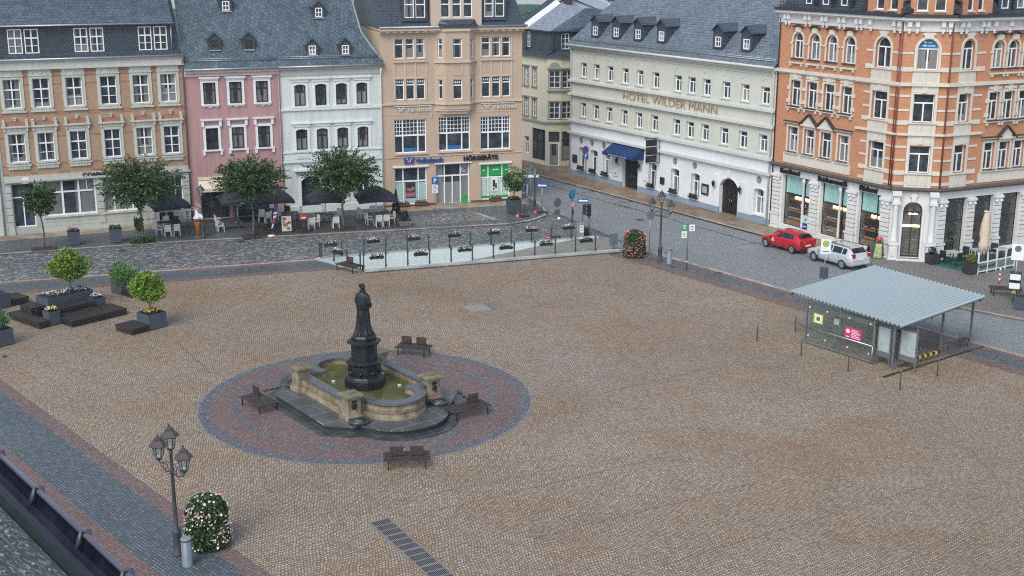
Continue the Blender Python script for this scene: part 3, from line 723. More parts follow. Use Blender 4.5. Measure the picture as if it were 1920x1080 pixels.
# --- pink house and mint house under one steep slate roof
m_pink = plaster('pink_plaster', (.45,.265,.26)); m_mint = plaster('mint_plaster', (.64,.68,.645)); m_wtrim = plaster('white_trim', (.74,.75,.75), .1)
TA = 1.25
def pg_roof(F, W, ext0, ext1, hip, dorm, up):
    mb = MB(); ze = 11.92; H = 9.0
    y1 = -.35 + H/TA
    if hip: mb.poly([(ext0, -.35, ze), (W+.25, -.35, ze), (W+.05, -.2, ze+.3), (W-1.15, .0 + 1.7/TA+.2, ze+2.4), (W-1.75, y1, ze+H), (ext0, y1, ze+H)])
    else: mb.poly([(ext0, -.35, ze), (W, -.35, ze), (W, y1, ze+H), (ext0, y1, ze+H)])
    mb.box(ext0, -.33, ze-.1, W+(.25 if hip else 0), .0, ze-.02)
    R = F.put('roof', mb, m_slate_d); gutter(F, ext0, W+(.22 if hip else 0), ze-.03, -.42, .085, ZINC, R); snow_guard(F, ext0+.1, W-.1, ze, TA, R, .5, -.35)
    for (px, py) in dorm:
        u, z, y = roof_uz(F.fac, px, py, ze, TA, -.35); dormer(F, u, z, y, .95, 1.05, .56, .72, m_slate_w, m_slate_d, TA, 'four', .42, .13, DKFRAME if px % 2 else FRAME, ZINC)
    if hip:
        mb = MB(); pts = [(W+.05, -.25, ze+.3), (W-.55, .6, ze+1.3), (W-1.15, 1.65, ze+2.45), (W-1.75, y1, ze+H)]
        mb.ptube(pts, .09, 6); F.put('ridge_tiles', mb, mat('pale_ridge_slate', (.2,.25,.29), .5), R)
    return R
PKc = [1.85, 3.85, 5.9]
B = thing('pink_house', 'narrow pink plastered house with white window surrounds under a steep slate roof', 'house', PK0, radians(20), 'houses along the square')
F = Face(B); W = PKW
pops = [(c-.48, 9.2, c+.48, 10.86) for c in PKc] + [(c-.48, 5.64, c+.48, 7.33) for c in PKc]
mb = MB(); wall_mesh(mb, 0, W, 0, 11.5, pops + [(.7, .15, 2.9, 2.5), (3.5, .15, 6.1, 2.4)]); body(mb, W, 10, 0, 11.9); F.put('wall', mb, m_pink)
def s_pk1(mb, w, h, tw):
    a = w/2+tw; mb.box(-a-.12, -.2, h+tw+.12, a+.12, .01, h+tw+.24); mb.box(-a-.04, -.12, h+tw, a+.04, .01, h+tw+.12)
    mb.box(-a-.02, -.14, -.12, a+.02, .01, -.0)
    mb.xprism([(-a+.02, -.12), (-a+.1, -.26), (-.25, -.2), (0, -.3), (.25, -.2), (a-.1, -.26), (a-.02, -.12)], -.07, .01)
def s_pk2(mb, w, h, tw):
    a = w/2+tw; mb.box(-a-.16, -.22, h+tw+.42, a+.16, .01, h+tw+.52); mb.box(-a-.02, -.07, h+tw+.34, a+.02, .01, h+tw+.42); mb.box(-a-.12, -.14, -.12, a+.12, .01, 0)
    for s_ in (-1, 1): mb.box(s_*a-.1, -.16, h+.12, s_*a+.1, .0, h+tw+.42); mb.box(s_*a-.09, -.12, -.42, s_*a+.09, .01, -.12)
for c in PKc:
    window(F, c, 9.2, .96, 1.66, 'dark', DKFRAME, PANE_C, rec=.16, fw=.08, sur=('pk1', m_wtrim, frame_sur(.19, .06, extra=s_pk1)))
    window(F, c, 5.64, .96, 1.69, 'dark', DKFRAME, PANE, rec=.16, fw=.08, sur=('pk2', m_wtrim, frame_sur(.19, .06, extra=s_pk2)))
mb = MB(); mb.box(0, -.12, 11.35, W, .01, 11.62); mb.box(0, -.3, 11.62, W, .01, 11.84); F.put('cornice', mb, plaster('pale_pink_cornice', (.62,.5,.49)))
window(F, 1.8, .15, 2.2, 2.35, 'shop3', DKFRAME, PANE_DK, rec=.3, name='shop_window'); window(F, 4.8, .15, 2.6, 2.25, 'Tt', DKFRAME, PANE_DK, rec=.4, name='entrance_door')
text('Café', .62, 'lettering', mat('brown_lettering', (.09,.035,.03), .5), B, F.M @ Matrix.Translation((2.15, -.06, 4.0)), .06, .01, 1.1)
mb = MB(); mb.poly([(.55, -.02, 3.35), (2.85, -.02, 3.35), (2.85, -1.15, 2.75), (.55, -1.15, 2.75)]); mb.box(.55, -1.17, 2.5, 2.85, -1.13, 2.75); mb.box(.53, -.25, 3.3, 2.87, -.02, 3.5)
mb.poly([(.55, -.02, 3.35), (.55, -1.15, 2.75), (.55, -.02, 2.75)]); mb.poly([(2.85, -.02, 3.35), (2.85, -.02, 2.75), (2.85, -1.15, 2.75)]); F.put('awning', mb, mat('cream_awning_cloth', (.62,.54,.43), .8))
pg_roof(F, W, -.02, 0, False, [(403, 97), (467, 96), (424, 24)], True)
B = thing('mint_house', 'mint green house with arched dark windows in white surrounds under a steep slate roof', 'house', GR0, radians(20), 'houses along the square')
F = Face(B); W = GRW
GRc = [1.7, 3.37, 5.04, 6.71]
gops = [(c-.46, 8.77, c+.46, 10.48, .12) for c in GRc] + [(c-.46, 5.25, c+.46, 6.93, .12) for c in GRc]
mb = MB(); wall_mesh(mb, 0, W, 0, 11.4, gops + [(1.5, .11, 3.1, 3.1, .4), (4.2, .9, 5.3, 2.9), (6.1, .9, 7.2, 2.9)]); body(mb, W, 10, 0, 11.9); F.put('wall', mb, m_mint)
def s_gr(mb, w, h, tw):
    a = w/2+tw; mb.box(-a-.14, -.2, h+.42, a+.14, .01, h+.5); mb.box(-a-.02, -.1, h+tw, a+.02, .01, h+.42); mb.box(-a-.03, -.12, -.16, a+.03, .01, 0)
for c in GRc:
    for z, h in ((8.77, 1.71), (5.25, 1.68)): window(F, c, z, .92, h, 'dark', DKFRAME, PANE_C if z > 8 else PANE, .12, .16, .08, ('gr', m_wtrim, frame_sur(.19, .05, extra=s_gr)))
mb = MB(); mb.box(0, -.1, 11.2, W, .01, 11.84); mb.box(0, -.28, 11.66, W, .01, 11.86); F.put('cornice', mb, m_cornice)
mb = MB(); mb.box(0, -.12, 8.42, W, .01, 8.6); mb.box(0, -.1, 5.02, W, .01, 5.14); mb.box(0, -.12, 4.25, W, .01, 4.42); mb.box(.2, -.03, 4.5, W-.2, .005, 4.96); mb.box(0, -.08, .0, W, .0, .7)
for c in GRc:
    mb.box(c-.5, -.06, 4.55, c+.5, -.03, 4.92)
    for k in range(5): mb.cbox(c-.32+.16*k, -.07, 4.62+.05*(k % 2), .1, .03, .18)
F.put('belt_courses', mb, plaster('pale_mint_trim', (.66,.72,.69), .1))
window(F, 2.3, .11, 1.6, 2.99, 'Tt', DKFRAME, PANE_DK, .4, .35, .1, ('grd', m_wtrim, frame_sur(.22, .08, extra=lambda mb, w, h, tw: mb.box(-w/2-.55, -.3, h+.45, w/2+.55, .01, h+.62))), name='entrance_door')
for c in (4.75, 6.65): window(F, c, .9, 1.1, 2.0, 'T', None, PANE_DK, sur=('grg', m_wtrim, frame_sur(.15, .05)))
downpipe(F, .06, 0, 11.7, -.1, .05, mat('pink_pipe', (.4,.22,.21), .5), .2)
pg_roof(F, W, -.02, 0, True, [(586, 107), (648, 106), (598, 36)], True)
downpipe(F, W-.05, 0, 11.6, -.12, .055, WHITE, .2)
# --- beige bank house with the oriel
m_beige = plaster('beige_plaster', (.51,.385,.285), .14); m_beige2 = plaster('beige_trim', (.58,.455,.355), .1); m_plinth = plaster('red_stone_plinth', (.15,.075,.06), .3)
m_blueletter = mat('blue_lettering', (.015,.06,.26), .35); m_pale = mat('pale_lettering', (.62,.60,.57), .4)
B = thing('beige_bank_house', 'beige house with a central oriel, triple windows and shop signs above a glazed ground floor', 'house', VB0, radians(18), 'houses along the square')
F = Face(B); W = VBW
TW = .86
top = [c+d for c in (2.43, 9.76) for d in (-.88, 0, .88)]
ops = [(c-.37, 12.28, c+.37, 13.88) for c in top] + [(c-.37, 8.95, c+.37, 10.66) for c in top]
big = [(1.0, 4.55, 3.72, 7.36), (4.75, 4.58, 7.5, 7.45), (8.38, 4.53, 11.03, 7.34)]
gnd = [(.95, .25, 3.72, 3.36), (4.48, .02, 7.45, 3.5), (8.38, .25, 11.0, 3.3)]
mb = MB(); wall_mesh(mb, 0, W, 0, 14.5, ops + big + gnd, .3); body(mb, W, 11, 0, 14.5)
mb.box(-.0, .2, 14.4, .3, 5, 15.2); F.put('wall', mb, m_beige)
for i, c in enumerate(top):
    window(F, c, 12.28, .74, 1.6, 'H', pane=PANE_C, rec=.12); window(F, c, 8.95, .74, 1.71, 'H', pane=PANE_DK, rec=.12)
mb = MB()
for C in (2.43, 9.76):
    a, b = C-1.32, C+1.32
    mb.ring(rect(a-.06, 12.2, b+.06, 14.02), rect(a, 12.28, b, 13.95), -.05, .02)
    mb.box(a-.1, -.14, 11.98, b+.1, .01, 12.12)
    for x in (a-.02, C-.44, C+.44, b+.02): mb.box(x-.06, -.045, 8.9, x+.06, .01, 12.0); mb.box(x-.06, -.055, 12.2, x+.06, .01, 14.0)
    mb.box(a-.06, -.05, 10.66, b+.06, .01, 10.78)
mb.box(0, -.14, 8.55, 4.4, .01, 8.68); mb.box(7.8, -.14, 8.55, W, .01, 8.68)
mb.box(0, -.02, 7.72, W, .008, 7.77); mb.box(0, -.06, 4.2, W, .01, 4.26); mb.box(0, -.03, 3.55, W, .008, 3.6) if 0 else None
for o_ in big: mb.box(o_[0]-.1, -.14, o_[1]-.12, o_[2]+.1, .01, o_[1])
mb.box(.0, -.05, .0, W, .01, .22) if 0 else None
F.put('mouldings', mb, m_beige2)
# oriel
of = [(4.5, 0), (5.25, -.6), (7.3, -.6), (7.95, 0)]
mb = MB()
segs = []
for (p, q) in zip(of, of[1:]):
    ang = math.degrees(atan2(q[1]-p[1], q[0]-p[0])); L = sqrt((q[0]-p[0])**2+(q[1]-p[1])**2); f2 = Face(B, p[0], p[1], ang); segs.append((f2, L))
for i, (f2, L) in enumerate(segs):
    ww = .8 if i == 1 else .42; c = L/2
    mb = MB(); wall_mesh(mb, 0, L, 8.1, 14.45, [(c-ww/2, 12.26, c+ww/2, 13.85), (c-ww/2, 8.92, c+ww/2, 10.55)], .25); f2.put('oriel_wall', mb, m_beige)
    for z, h in ((12.26, 1.59), (8.92, 1.63)): window(f2, c, z, ww, h, 'H', pane=PANE_DK, rec=.1)
    mb = MB(); r_ = .44 if i == 1 else .24; n = 20
    mb.ring([(c+(r_+.045)*cos(2*pi*k/n)*1.0, 11.35+.49*sin(2*pi*k/n)) for k in range(n)], [(c+r_*cos(2*pi*k/n), 11.35+.445*sin(2*pi*k/n)) for k in range(n)], -.04, .01)
    for sx in (-1, 1):
        for sz in (-1, 1): x, z = c+sx*(r_+.02), 11.35+sz*.47; mb.box(min(x, x-sx*.14), -.03, min(z, z-sz*.12), max(x, x-sx*.14), .01, max(z, z-sz*.12))
    mb.box(-.03, -.14, 11.9, L+.03, .01, 12.05); mb.box(-.03, -.12, 8.5, L+.03, .01, 8.66); f2.put('mouldings', mb, m_beige2)
mb = MB(); mb.prism([(4.5, 0), (5.3, -.55), (7.25, -.55), (7.95, 0)], 7.95, 8.12); mb.prism([(4.8, 0), (5.4, -.4), (7.15, -.4), (7.6, 0)], 7.7, 7.95); mb.prism([(4.4, 0), (5.2, -.72), (7.35, -.72), (8.05, 0)], 14.42, 14.62); F.put('oriel_base', mb, m_beige2)
# cornice
mb = MB(); mb.box(-.1, -.5, 14.5, W+.25, .02, 14.68); mb.box(-.05, -.2, 14.3, W+.1, .01, 14.5)
for c in [.5+.62*k for k in range(7)] + [8.35+.62*k for k in range(6)]: mb.box(c-.15, -.42, 14.36, c+.15, -.0, 14.5)
F.put('cornice', mb, m_beige2)
for (a, b0, c, d) in big: window(F, (a+c)/2, b0, c-a, d-b0, 'grid', pane=PANE_DK, rec=.16, fw=.09)
window(F, 2.335, .25, 2.77, 3.11, 'shop3', pane=PANE_DK, rec=.2, fw=.1, name='shop_window')
window(F, 9.69, .25, 2.62, 3.05, 'shop3', pane=PANE_DK, rec=.2, fw=.1, name='shop_window')
KINDS['doors'] = [('v',.27,0,1,.1), ('v',.5,0,.68,.09), ('v',.74,0,1,.1), ('h',.7,0,1,.12)]
window(F, 5.965, .02, 2.97, 3.48, 'doors', pane=PANE_DK, rec=.3, fw=.1, name='entrance_door')
mb = MB(); mb.box(.8, -.12, 3.38, 3.85, .01, 3.52); mb.box(4.35, -.1, 3.52, 7.6, .01, 3.6); mb.box(8.25, -.12, 3.32, 11.15, .01, 3.46); F.put('shop_lintels', mb, WHITE)
# things stuck behind the shop glass: blinds, posters, green panels
m_blind = mat('pale_blind', (.34,.48,.47), .7, vary=.05); m_green = mat('green_sign', (.015,.34,.06), .4)
mb = MB(); y = .215
for a, b, z0, z1 in ((1.06, 1.62, .37, 2.05), (1.78, 2.92, .37, 2.05), (3.08, 3.6, .37, 2.05)): mb.box(a, y, z0, b, y+.02, z1)
F.put('window_blinds', mb, m_blind)
mb = MB(); mb.box(1.9, .19, .75, 2.75, .213, 2.1); F.put('window_poster', mb, mat('dark_poster', (.03,.025,.035), .5))
mb = MB(); mb.xprism([(2.0, 1.35), (2.35, 1.3), (2.68, 1.42), (2.7, 1.62), (2.5, 1.7), (2.3, 1.58), (2.05, 1.64)], .18, .189); mb.box(1.95, .182, .85, 2.7, .189, 1.2); F.put('poster_picture', mb, mat('poster_pink', (.32,.13,.12), .5))
mb = MB()
for a, b in ((8.48, 9.0), (9.2, 10.25), (10.42, 10.9)): mb.box(a, y-.03, 2.26, b, y, 3.16)
mb.box(8.48, y-.03, .35, 10.9, y, .52); mb.box(6.75, .3, .15, 7.3, .33, .7); F.put('green_window_signs', mb, m_green)
mb = MB(); mb.box(9.2, .225, .55, 10.25, .235, 2.1); mb.box(8.5, .225, .55, 8.98, .235, 2.1); mb.box(10.44, .225, .55, 10.88, .235, 2.1); F.put('window_blinds', mb, mat('mint_blind', (.42,.6,.52), .7))
mb = MB(); mb.box(9.4, .17, .9, 9.95, .2, 2.15); F.put('window_poster', mb, WHITE)
mb = MB(); mb.box(9.5, .16, 1.3, 9.7, .169, 1.9); mb.box(9.72, .16, 1.15, 9.86, .169, 1.6); mb.box(9.52, .16, 1.0, 9.64, .169, 1.22); F.put('poster_picture', mb, m_letter_dk)
mb = MB()
for k in range(9): mb.cbox(8.72, .165, .62+.16*k, .12, .01, .1)
for k in range(4): mb.cbox(9.55+.13*k, .165, 2.72, .1, .01, .12)
mb.box(8.6, .16, 2.7, 8.8, .17, 2.8); mb.box(10.6, .16, 2.7, 10.78, .17, 2.8); F.put('window_lettering', mb, WHITE)
n = 18; mb = MB(); L = [(7.0+.2*cos(t)+(.05 if sin(t) < 0 else 0)*-1, 3.0+.3*sin(t)) for t in [pi*1.75-pi*1.6*k/n for k in range(n+1)]]
mb.ptube([(p[0], .3, p[1]) for p in L], .03, 5); mb.ptube([(7.0+.1*cos(t), .3, 3.02+.15*sin(t)) for t in [pi*1.5-pi*1.3*k/8 for k in range(9)]], .022, 5); F.put('ear_sign', mb, WHITE)
mb = MB(); mb.box(1.8, .2, 4.68, 3.0, .204, 4.95); mb.box(5.5, .2, 4.7, 6.75, .204, 5.0); F.put('window_banners', mb, mat('blue_banner', (.02,.13,.36), .4))
mb = MB()
for c in top + [6.25]:
    for k in range(3): mb.cbox(c-.18+.18*k, .13, 10.32, .11, .006, .18)
for k in range(3): mb.cbox(6.1+.18*k, -.46, 10.22, .11, .006, .18)
F.put('window_numerals', mb, WHITE)
# signs
t = F.M
text('randstad', .52, 'lettering', m_pale, B, t @ Matrix.Translation((2.15, -.09, 7.98)), .05, .0, 1.1)
text('randstad', .52, 'lettering', m_pale, B, t @ Matrix.Translation((9.55, -.09, 7.98)), .05, .0, 1.1)
mb = MB()
for x in (1.25, 8.6):
    mb.box(x, -.1, 8.22, x+.26, -.04, 8.32); mb.box(x+.2, -.1, 8.02, x+.3, -.04, 8.26); mb.box(x+.42, -.1, 8.22, x+.68, -.04, 8.32); mb.box(x+.38, -.1, 8.02, x+.48, -.04, 8.26)
mb.box(1.0, -.1, 8.4, 4.15, -.03, 8.46); mb.box(4.1, -.1, 7.4, 4.15, -.03, 8.4); mb.box(8.4, -.1, 8.4, 11.3, -.03, 8.46); F.put('sign_frame', mb, m_pale)
text('Volksbank', .56, 'lettering', m_blueletter, B, t @ Matrix.Translation((2.72, -.09, 3.72)), .06, .022, 1.02)
mb = MB(); mb.box(1.78, -.12, 3.72, 2.6, -.03, 4.22); F.put('blue_logo', mb, m_blueletter)
mb = MB(); mb.box(1.78, -.122, 3.64, 2.6, -.03, 3.715); F.put('logo_stripe', mb, mat('logo_red', (.5,.05,.03), .4))
mb = MB(); mb.ptube([(1.92, -.13, 4.1), (2.05, -.13, 4.08), (2.1, -.13, 3.84), (2.28, -.13, 3.84), (2.33, -.13, 4.08), (2.46, -.13, 4.1)], .035, 5); F.put('logo_mark', mb, WHITE)
text('HÖRGERÄTE', .50, 'lettering', mat('black_lettering', (.012,.012,.014), .35), B, t @ Matrix.Translation((6.85, -.09, 3.72)), .07, .025, 1.05)
mb = MB(); mb.box(0, -.1, 0, .9, .01, .28); mb.box(3.78, -.1, 0, 4.4, .01, .28); mb.box(7.5, -.1, 0, W, .01, .26); mb.box(.9, -.12, 0, 3.78, .01, .2); F.put('plinth', mb, m_plinth)
# roof: steep mansard with stone-framed middle gable
mb = MB(); R = None
mb.poly([(-.1, -.4, 14.7), (W+.22, -.4, 14.7), (W+.1, .1, 15.15), (-.1, .1, 15.15)])
mb.poly([(-.05, .1, 15.15), (W+.1, .1, 15.15), (W-1.0, 1.4, 19.0), (-.05, 1.4, 19.0)])
mb.poly([(W+.22, -.4, 14.7), (W+.22, 11, 14.7), (W-1.2, 9, 19.0), (W-1.0, 1.4, 19.0), (W+.1, .1, 15.15)])
mb.poly([(-.05, -.1, 14.7), (-.05, .1, 15.15), (-.05, 1.4, 19), (-.05, 9, 19), (-.05, 11, 14.7)]); R = F.put('roof', mb, m_slate_w)
gutter(F, -.15, W+.28, 14.78, -.52, .09, ZINC, R)
mb = MB(); mb.box(W+.06, -.1, 14.62, W+.34, 2.0, 14.74); F.put('eaves_box', mb, m_beige2, R)
gb = MB(); gops = [(5.0+.95*k, 15.5, 5.76+.95*k, 17.0) for k in range(3)]
gb.M = Matrix.Translation((0, -.25, 0)); wall_mesh(gb, 4.2, 8.45, 14.75, 18.6, gops, .25); gb.M = Matrix.Identity(4); gb.box(4.2, -.25, 14.75, 8.45, 3, 18.6, 'f')
F.put('gable', gb, m_beige2)
for o_ in gops: w = window(F, (o_[0]+o_[2])/2, o_[1], .76, 1.5, 'H', pane=PANE_DK, rec=.1); w.location = F.M @ Vector(((o_[0]+o_[2])/2, -.25, o_[1]))
mb = MB(); mb.poly([(4.95, -.28, 15.35), (5.5, -.75, 14.95), (7.3, -.75, 14.95), (7.85, -.28, 15.35)]); mb.poly([(4.75, -.3, 15.0), (5.5, -.75, 14.95), (4.95, -.28, 15.35)]); mb.poly([(7.3, -.75, 14.95), (8.0, -.3, 15.0), (7.85, -.28, 15.35)]); mb.box(4.75, -.7, 14.72, 8.0, -.25, 14.96); F.put('oriel_roof', mb, m_slate_w)
for c in (2.9, 9.6):
    mb = MB(); mb.box(c-1.05, -.02, 15.2, c+1.05, 2.2, 17.6, 'f'); wall_mesh(mb, c-1.05, c+1.05, 15.2, 17.6, [(c-.86, 15.5, c-.06, 17.0), (c+.06, 15.5, c+.86, 17.0)], .2, -.02); D = F.put('dormer', mb, m_slate_w)
    for x in (c-.46, c+.46): window(F, x, 15.5, .8, 1.5, 'H', pane=PANE_DK, rec=.02)
# flower boxes under the shop windows are things of their own (see planters)
# --- yellow house with the polygonal corner bay down the lane
m_yellow = plaster('yellow_plaster', (.64,.59,.445), .15); m_ystone = plaster('grey_stone_frames', (.30,.29,.26), .2)
Yp = G2(1026, 313)
B = thing('yellow_corner_house', 'pale yellow house with a stone framed corner bay in the lane beside the hotel', 'house', Yp, 0.0, 'houses along the square')
fL = Face(B, -7.4*cos(radians(-58)), -7.4*sin(radians(-58)), -58); fC = Face(B, 0, 0, 0); fR = Face(B, 1.3, 0, 20)
mb = MB(); wl = [(c-.36, z, c+.36, z+h) for c in (1.2, 2.4, 3.55, 5.0) for z, h in ((7.75, 1.8), (4.75, 1.75))]
wall_mesh(mb, 0, 7.4, 0, 10.8, wl + [(3.2, .9, 4.0, 2.6), (4.6, .5, 7.0, 3.6)], .25); fL.put('wall', mb, m_yellow)
for o_ in wl: window(fL, (o_[0]+o_[2])/2, o_[1], .72, o_[3]-o_[1], 'six2', pane=PANE_DK, sur=('yl', m_ystone, frame_sur(.1, .05, extra=lambda mb, w, h, tw: mb.box(-w/2-.2, -.14, h+.1, w/2+.2, .01, h+.22))), sill=(.16, .12, .14, m_ystone))
window(fL, 3.6, .9, .8, 1.7, 'T', pane=PANE_DK); window(fL, 5.8, .5, 2.4, 3.1, 'shop3', DKFRAME, PANE_DK, name='shop_window')
for f2, L in ((fC, 1.3), (fR, 5.0)):
    mb = MB(); q = [(.1, 7.75, 1.2, 9.45), (.1, 4.75, 1.2, 6.45)]; g_ = [(.12, .05, 1.18, 3.5)] if f2 is fC else [(.1, .6, 1.25, 3.5)]
    wall_mesh(mb, 0, L, 0, 10.8, q + g_, .2); f2.put('wall', mb, m_yellow)
    for o_ in q: window(f2, .65, o_[1], 1.1, 1.7, 'six2', pane=PANE_DK, rec=.08, sur=('yb', m_ystone, frame_sur(.09, .07)))
    if f2 is fC: window(f2, .65, .05, 1.06, 2.35, 'plain', pane=PANE_DK, rec=.12, fw=.1, name='shop_door'); window(f2, .65, 2.5, 1.06, 1.0, 'H', DKFRAME, pane=PANE_DK, rec=.1)
    else: window(f2, .675, .6, 1.15, 2.9, 'H', DKFRAME, PANE_DK, rec=.1, name='shop_window')
    mb = MB()
    for z in (4.35, 7.45, 9.58): mb.box(-.08, -.2, z, 1.5 if f2 is fR else L+.02, .01, z+.14)
    if f2 is fC: mb.xprism(arch(.1, 9.7, 1.2, 10.25, .5), -.12, .01)
    f2.put('belt_course', mb, m_ystone)
mb = MB(); mb.box(0, -.14, 4.25, 7.4, .01, 4.42); fL.put('belt_course', mb, m_ystone)
mb = MB(); v = lambda f, u, y, z: tuple(f.M @ Vector((u, y, z)))
mb.poly([v(fL, -.2, -.35, 10.75), v(fL, 7.4, -.35, 10.75), v(fL, 7.4, .9, 11.5), v(fL, -.2, .9, 11.5)])
mb.poly([v(fL, 7.4, -.35, 10.75), v(fC, 1.3, -.35, 10.75), v(fC, 1.2, .9, 11.5), v(fL, 7.4, .9, 11.5)])
mb.poly([v(fC, 1.3, -.35, 10.75), v(fR, 5, -.35, 10.75), v(fR, 5, .9, 11.5), v(fC, 1.2, .9, 11.5)]); R = fC.put('eaves_roof', mb, m_slate_w)
# slate attic band with its windows, then the big light roof behind
for f2, L, cs in ((fL, 7.4, (1.3, 3.0)), (fC, 1.3, ()), (fR, 5.0, (.55, 2.2))):
    mb = MB(); mb.M = Matrix.Translation((0, .5, 0)); aw = [(c-.4, 11.45, c+.4, 12.95) for c in cs]; wall_mesh(mb, -.3 if f2 is fR else 0, L+.1, 11.2, 13.2, aw, .15); f2.put('attic_wall', mb, m_slate_w)
    for c in cs:
        w = window(f2, c, 11.45, .8, 1.5, 'six2', pane=PANE_DK, rec=-.03); w.location = f2.M @ Vector((c, .5, 11.45))
m_lslate = slate('pale_wet_slate', (.17,.19,.23,1), (.24,.27,.31,1), .35, .2, line=.6, rough=.35, big_amt=.25)
mb = MB()
E_ = [Vector(v(fL, -1.5, .2, 13.2)), Vector(v(fL, 7.4, .2, 13.2)), Vector(v(fC, 1.3, .2, 13.2)), Vector(v(fR, 5, .2, 13.2))]
u0_ = fL.fac.uz(986, 57, .2)[0]; E_[0] = Vector(v(fL, u0_, .2, 13.2))
yw = lambda px, py, z: Vector(G(px, py, z)) - B.location
rp0, rp1 = yw(1051, 6, 15.6), yw(1098, 15, 15.3)
# finish the yellow house roof: ridge towards the viewer's left, hip at the corner
mb = MB(); k1 = tuple(E_[1]); k2 = tuple(E_[2]); k0 = tuple(E_[0]); k3 = tuple(E_[3])
mb.poly([k0, k1, tuple(rp1), tuple(rp0)]); fC.put('roof', mb, m_lslate)
mb = MB(); mb.poly([k1, k2, tuple(rp1)]); mb.poly([k2, k3, tuple(rp1 + Vector((6.0, 1.0, -.5))), tuple(rp1)]); fC.put('roof', mb, m_slate)
mb = MB()
for f2, L in ((fL, 7.4), (fC, 1.3), (fR, 5.0)):
    mb.M = f2.M; mb.box(-.05, .2, 13.1, L+.05, .6, 13.22)
mb.M = Matrix.Identity(4); fC.put('eaves_board', mb, m_slate_w)
# verge of the same roof: white board and grey firewall beyond
mb = MB(); a, b = Vector(k0), rp0
for o0, o1, h in ((0, .5, .12),):
    d = (b-a); sd = Vector(v(fL, -.75, 0, 0)) - Vector(v(fL, 0, 0, 0))
    mb.poly([tuple(a), tuple(b), tuple(b+sd+Vector((0,0,.35))), tuple(a+sd+Vector((0,0,.35)))])
fC.put('verge_board', mb, mat('white_verge', (.62,.63,.6), .5)); mb = MB(); s2 = sd*.9; up_ = Vector((0, 0, .3)); p0_, p1_ = a+sd+Vector((0, 0, .35)), b+sd+Vector((0, 0, .35)); mb.poly([tuple(p0_), tuple(p1_), tuple(p1_+s2+up_), tuple(p0_+s2+up_)]); mb.poly([tuple(a), tuple(a+sd+s2+Vector((0, 0, .65))), tuple(a+sd+s2-Vector((0, 0, 3))), tuple(a-Vector((0, 0, 3)))]); mb.poly([tuple(a+sd+s2+Vector((0, 0, .65))), tuple(b+sd+s2+Vector((0, 0, .65))), tuple(b+sd+s2-Vector((0, 0, 5))), tuple(a+sd+s2-Vector((0, 0, 5)))]); fC.put('verge_slate', mb, m_slate_w)
# --- cream hotel
HT0 = G2(1067, 326); HTA = -58.4
m_cream = plaster('cream_plaster', (.59,.59,.515), .14); m_white = plaster('white_plaster', (.72,.73,.74), .12); m_base = plaster('blue_grey_base', (.25,.33,.42), .25)
m_hwhite = plaster('grey_white_mouldings', (.60,.60,.56), .2); m_gold = mat('gilded_lettering', (.46,.34,.15), .35, .2); m_hslate = slate('hotel_slate', (.085,.108,.135,1), (.15,.18,.21,1), .40, .24, line=.3, big_amt=.35)
B = thing('cream_hotel', 'long cream hotel with gilded lettering, white ground floor, blue grey base and slate roof', 'hotel', HT0, radians(HTA))
F = Face(B); W = 27.9
HC = [2.15, 4.2, 6.32, 8.6, 10.75, 12.98, 16.0, 17.8, 19.7, 22.1, 24.35, 26.65]
hw = .98
ops = [(c-hw/2, 9.36, c+hw/2, 10.72) for c in HC] + [(c-hw/2, 5.68, c+hw/2, 7.04) for c in HC]
mb = MB(); wall_mesh(mb, 0, W, 5.15, 12.3, ops, .28); body(mb, W, 13, 0, 12.3); F.put('wall', mb, m_cream)
GW = [(2.2, .8, 2.85), (4.15, .8, 2.85), (6.1, .8, 2.85), (12.98, .72, 2.86), (16.1, .72, 2.84), (18.8, .68, 2.84), (26.55, .72, 2.78)]
gops = [(c-.55, a, c+.55, b, .12) for c, a, b in GW] + [(8.6, 0, 10.95, 3.12, .55), (21.9, 0, 24.15, 3.05, .7)]
mb = MB(); wall_mesh(mb, 0, W, .0, 4.05, gops, .38); wall_mesh(mb, 0, W, 4.05, 5.15, []); F.put('ground_floor_wall', mb, m_white)
def s_ht(mb, w, h, tw):
    L = [(-.38 + .76*k/8, h+.36+.22*sin(pi*k/8)) for k in range(9)]
    mb.ptube([(p[0], -.01, p[1]) for p in L], .022, 4)
    for s_ in (-1, 1): mb.box(s_*.78-.02, -.018, -.3, s_*.78+.02, .0, h+.5)
def s_ht2(mb, w, h, tw):
    mb.ptube([(-.45, -.01, h+.3), (0, -.01, h+.58), (.45, -.01, h+.3)], .024, 4)
    for s_ in (-1, 1): mb.box(s_*.78-.02, -.018, -.35, s_*.78+.02, .0, h+.7)
for i, c in enumerate(HC):
    window(F, c, 9.36, hw, 1.36, 'Tt', pane=PANE_DK, rec=.2, fw=.09, sur=('ht1', m_hwhite, s_ht), sill=(.1, .06, .08, m_hwhite))
    window(F, c, 5.68, hw, 1.36, 'Tt', pane=PANE_DK, rec=.2, fw=.09, sur=('ht2', m_hwhite, s_ht2), sill=(.1, .06, .08, m_hwhite))
for c, a, b in GW: window(F, c, a, 1.1, b-a, 'T', pane=PANE_C, rise=.12, rec=.26, fw=.08, sur=('htg', m_white, frame_sur(.1, .04)), sill=(.12, .08, .12, m_white))
mb = MB(); zs = [(11.85, 12.0, .12), (12.0, 12.25, .34), (11.62, 11.7, .05), (8.86, 9.06, .28), (7.62, 7.82, .3), (5.12, 5.32, .26), (4.0, 4.2, .3), (9.06, 9.14, .12), (5.32, 5.4, .1)]
for a, b, p in zs: mb.box(-.0, -p, a, W, .01, b)
F.put('string_courses', mb, m_hwhite)
mb = MB(); xs = [0, 8.6, 10.95, 21.9, 24.15, W]
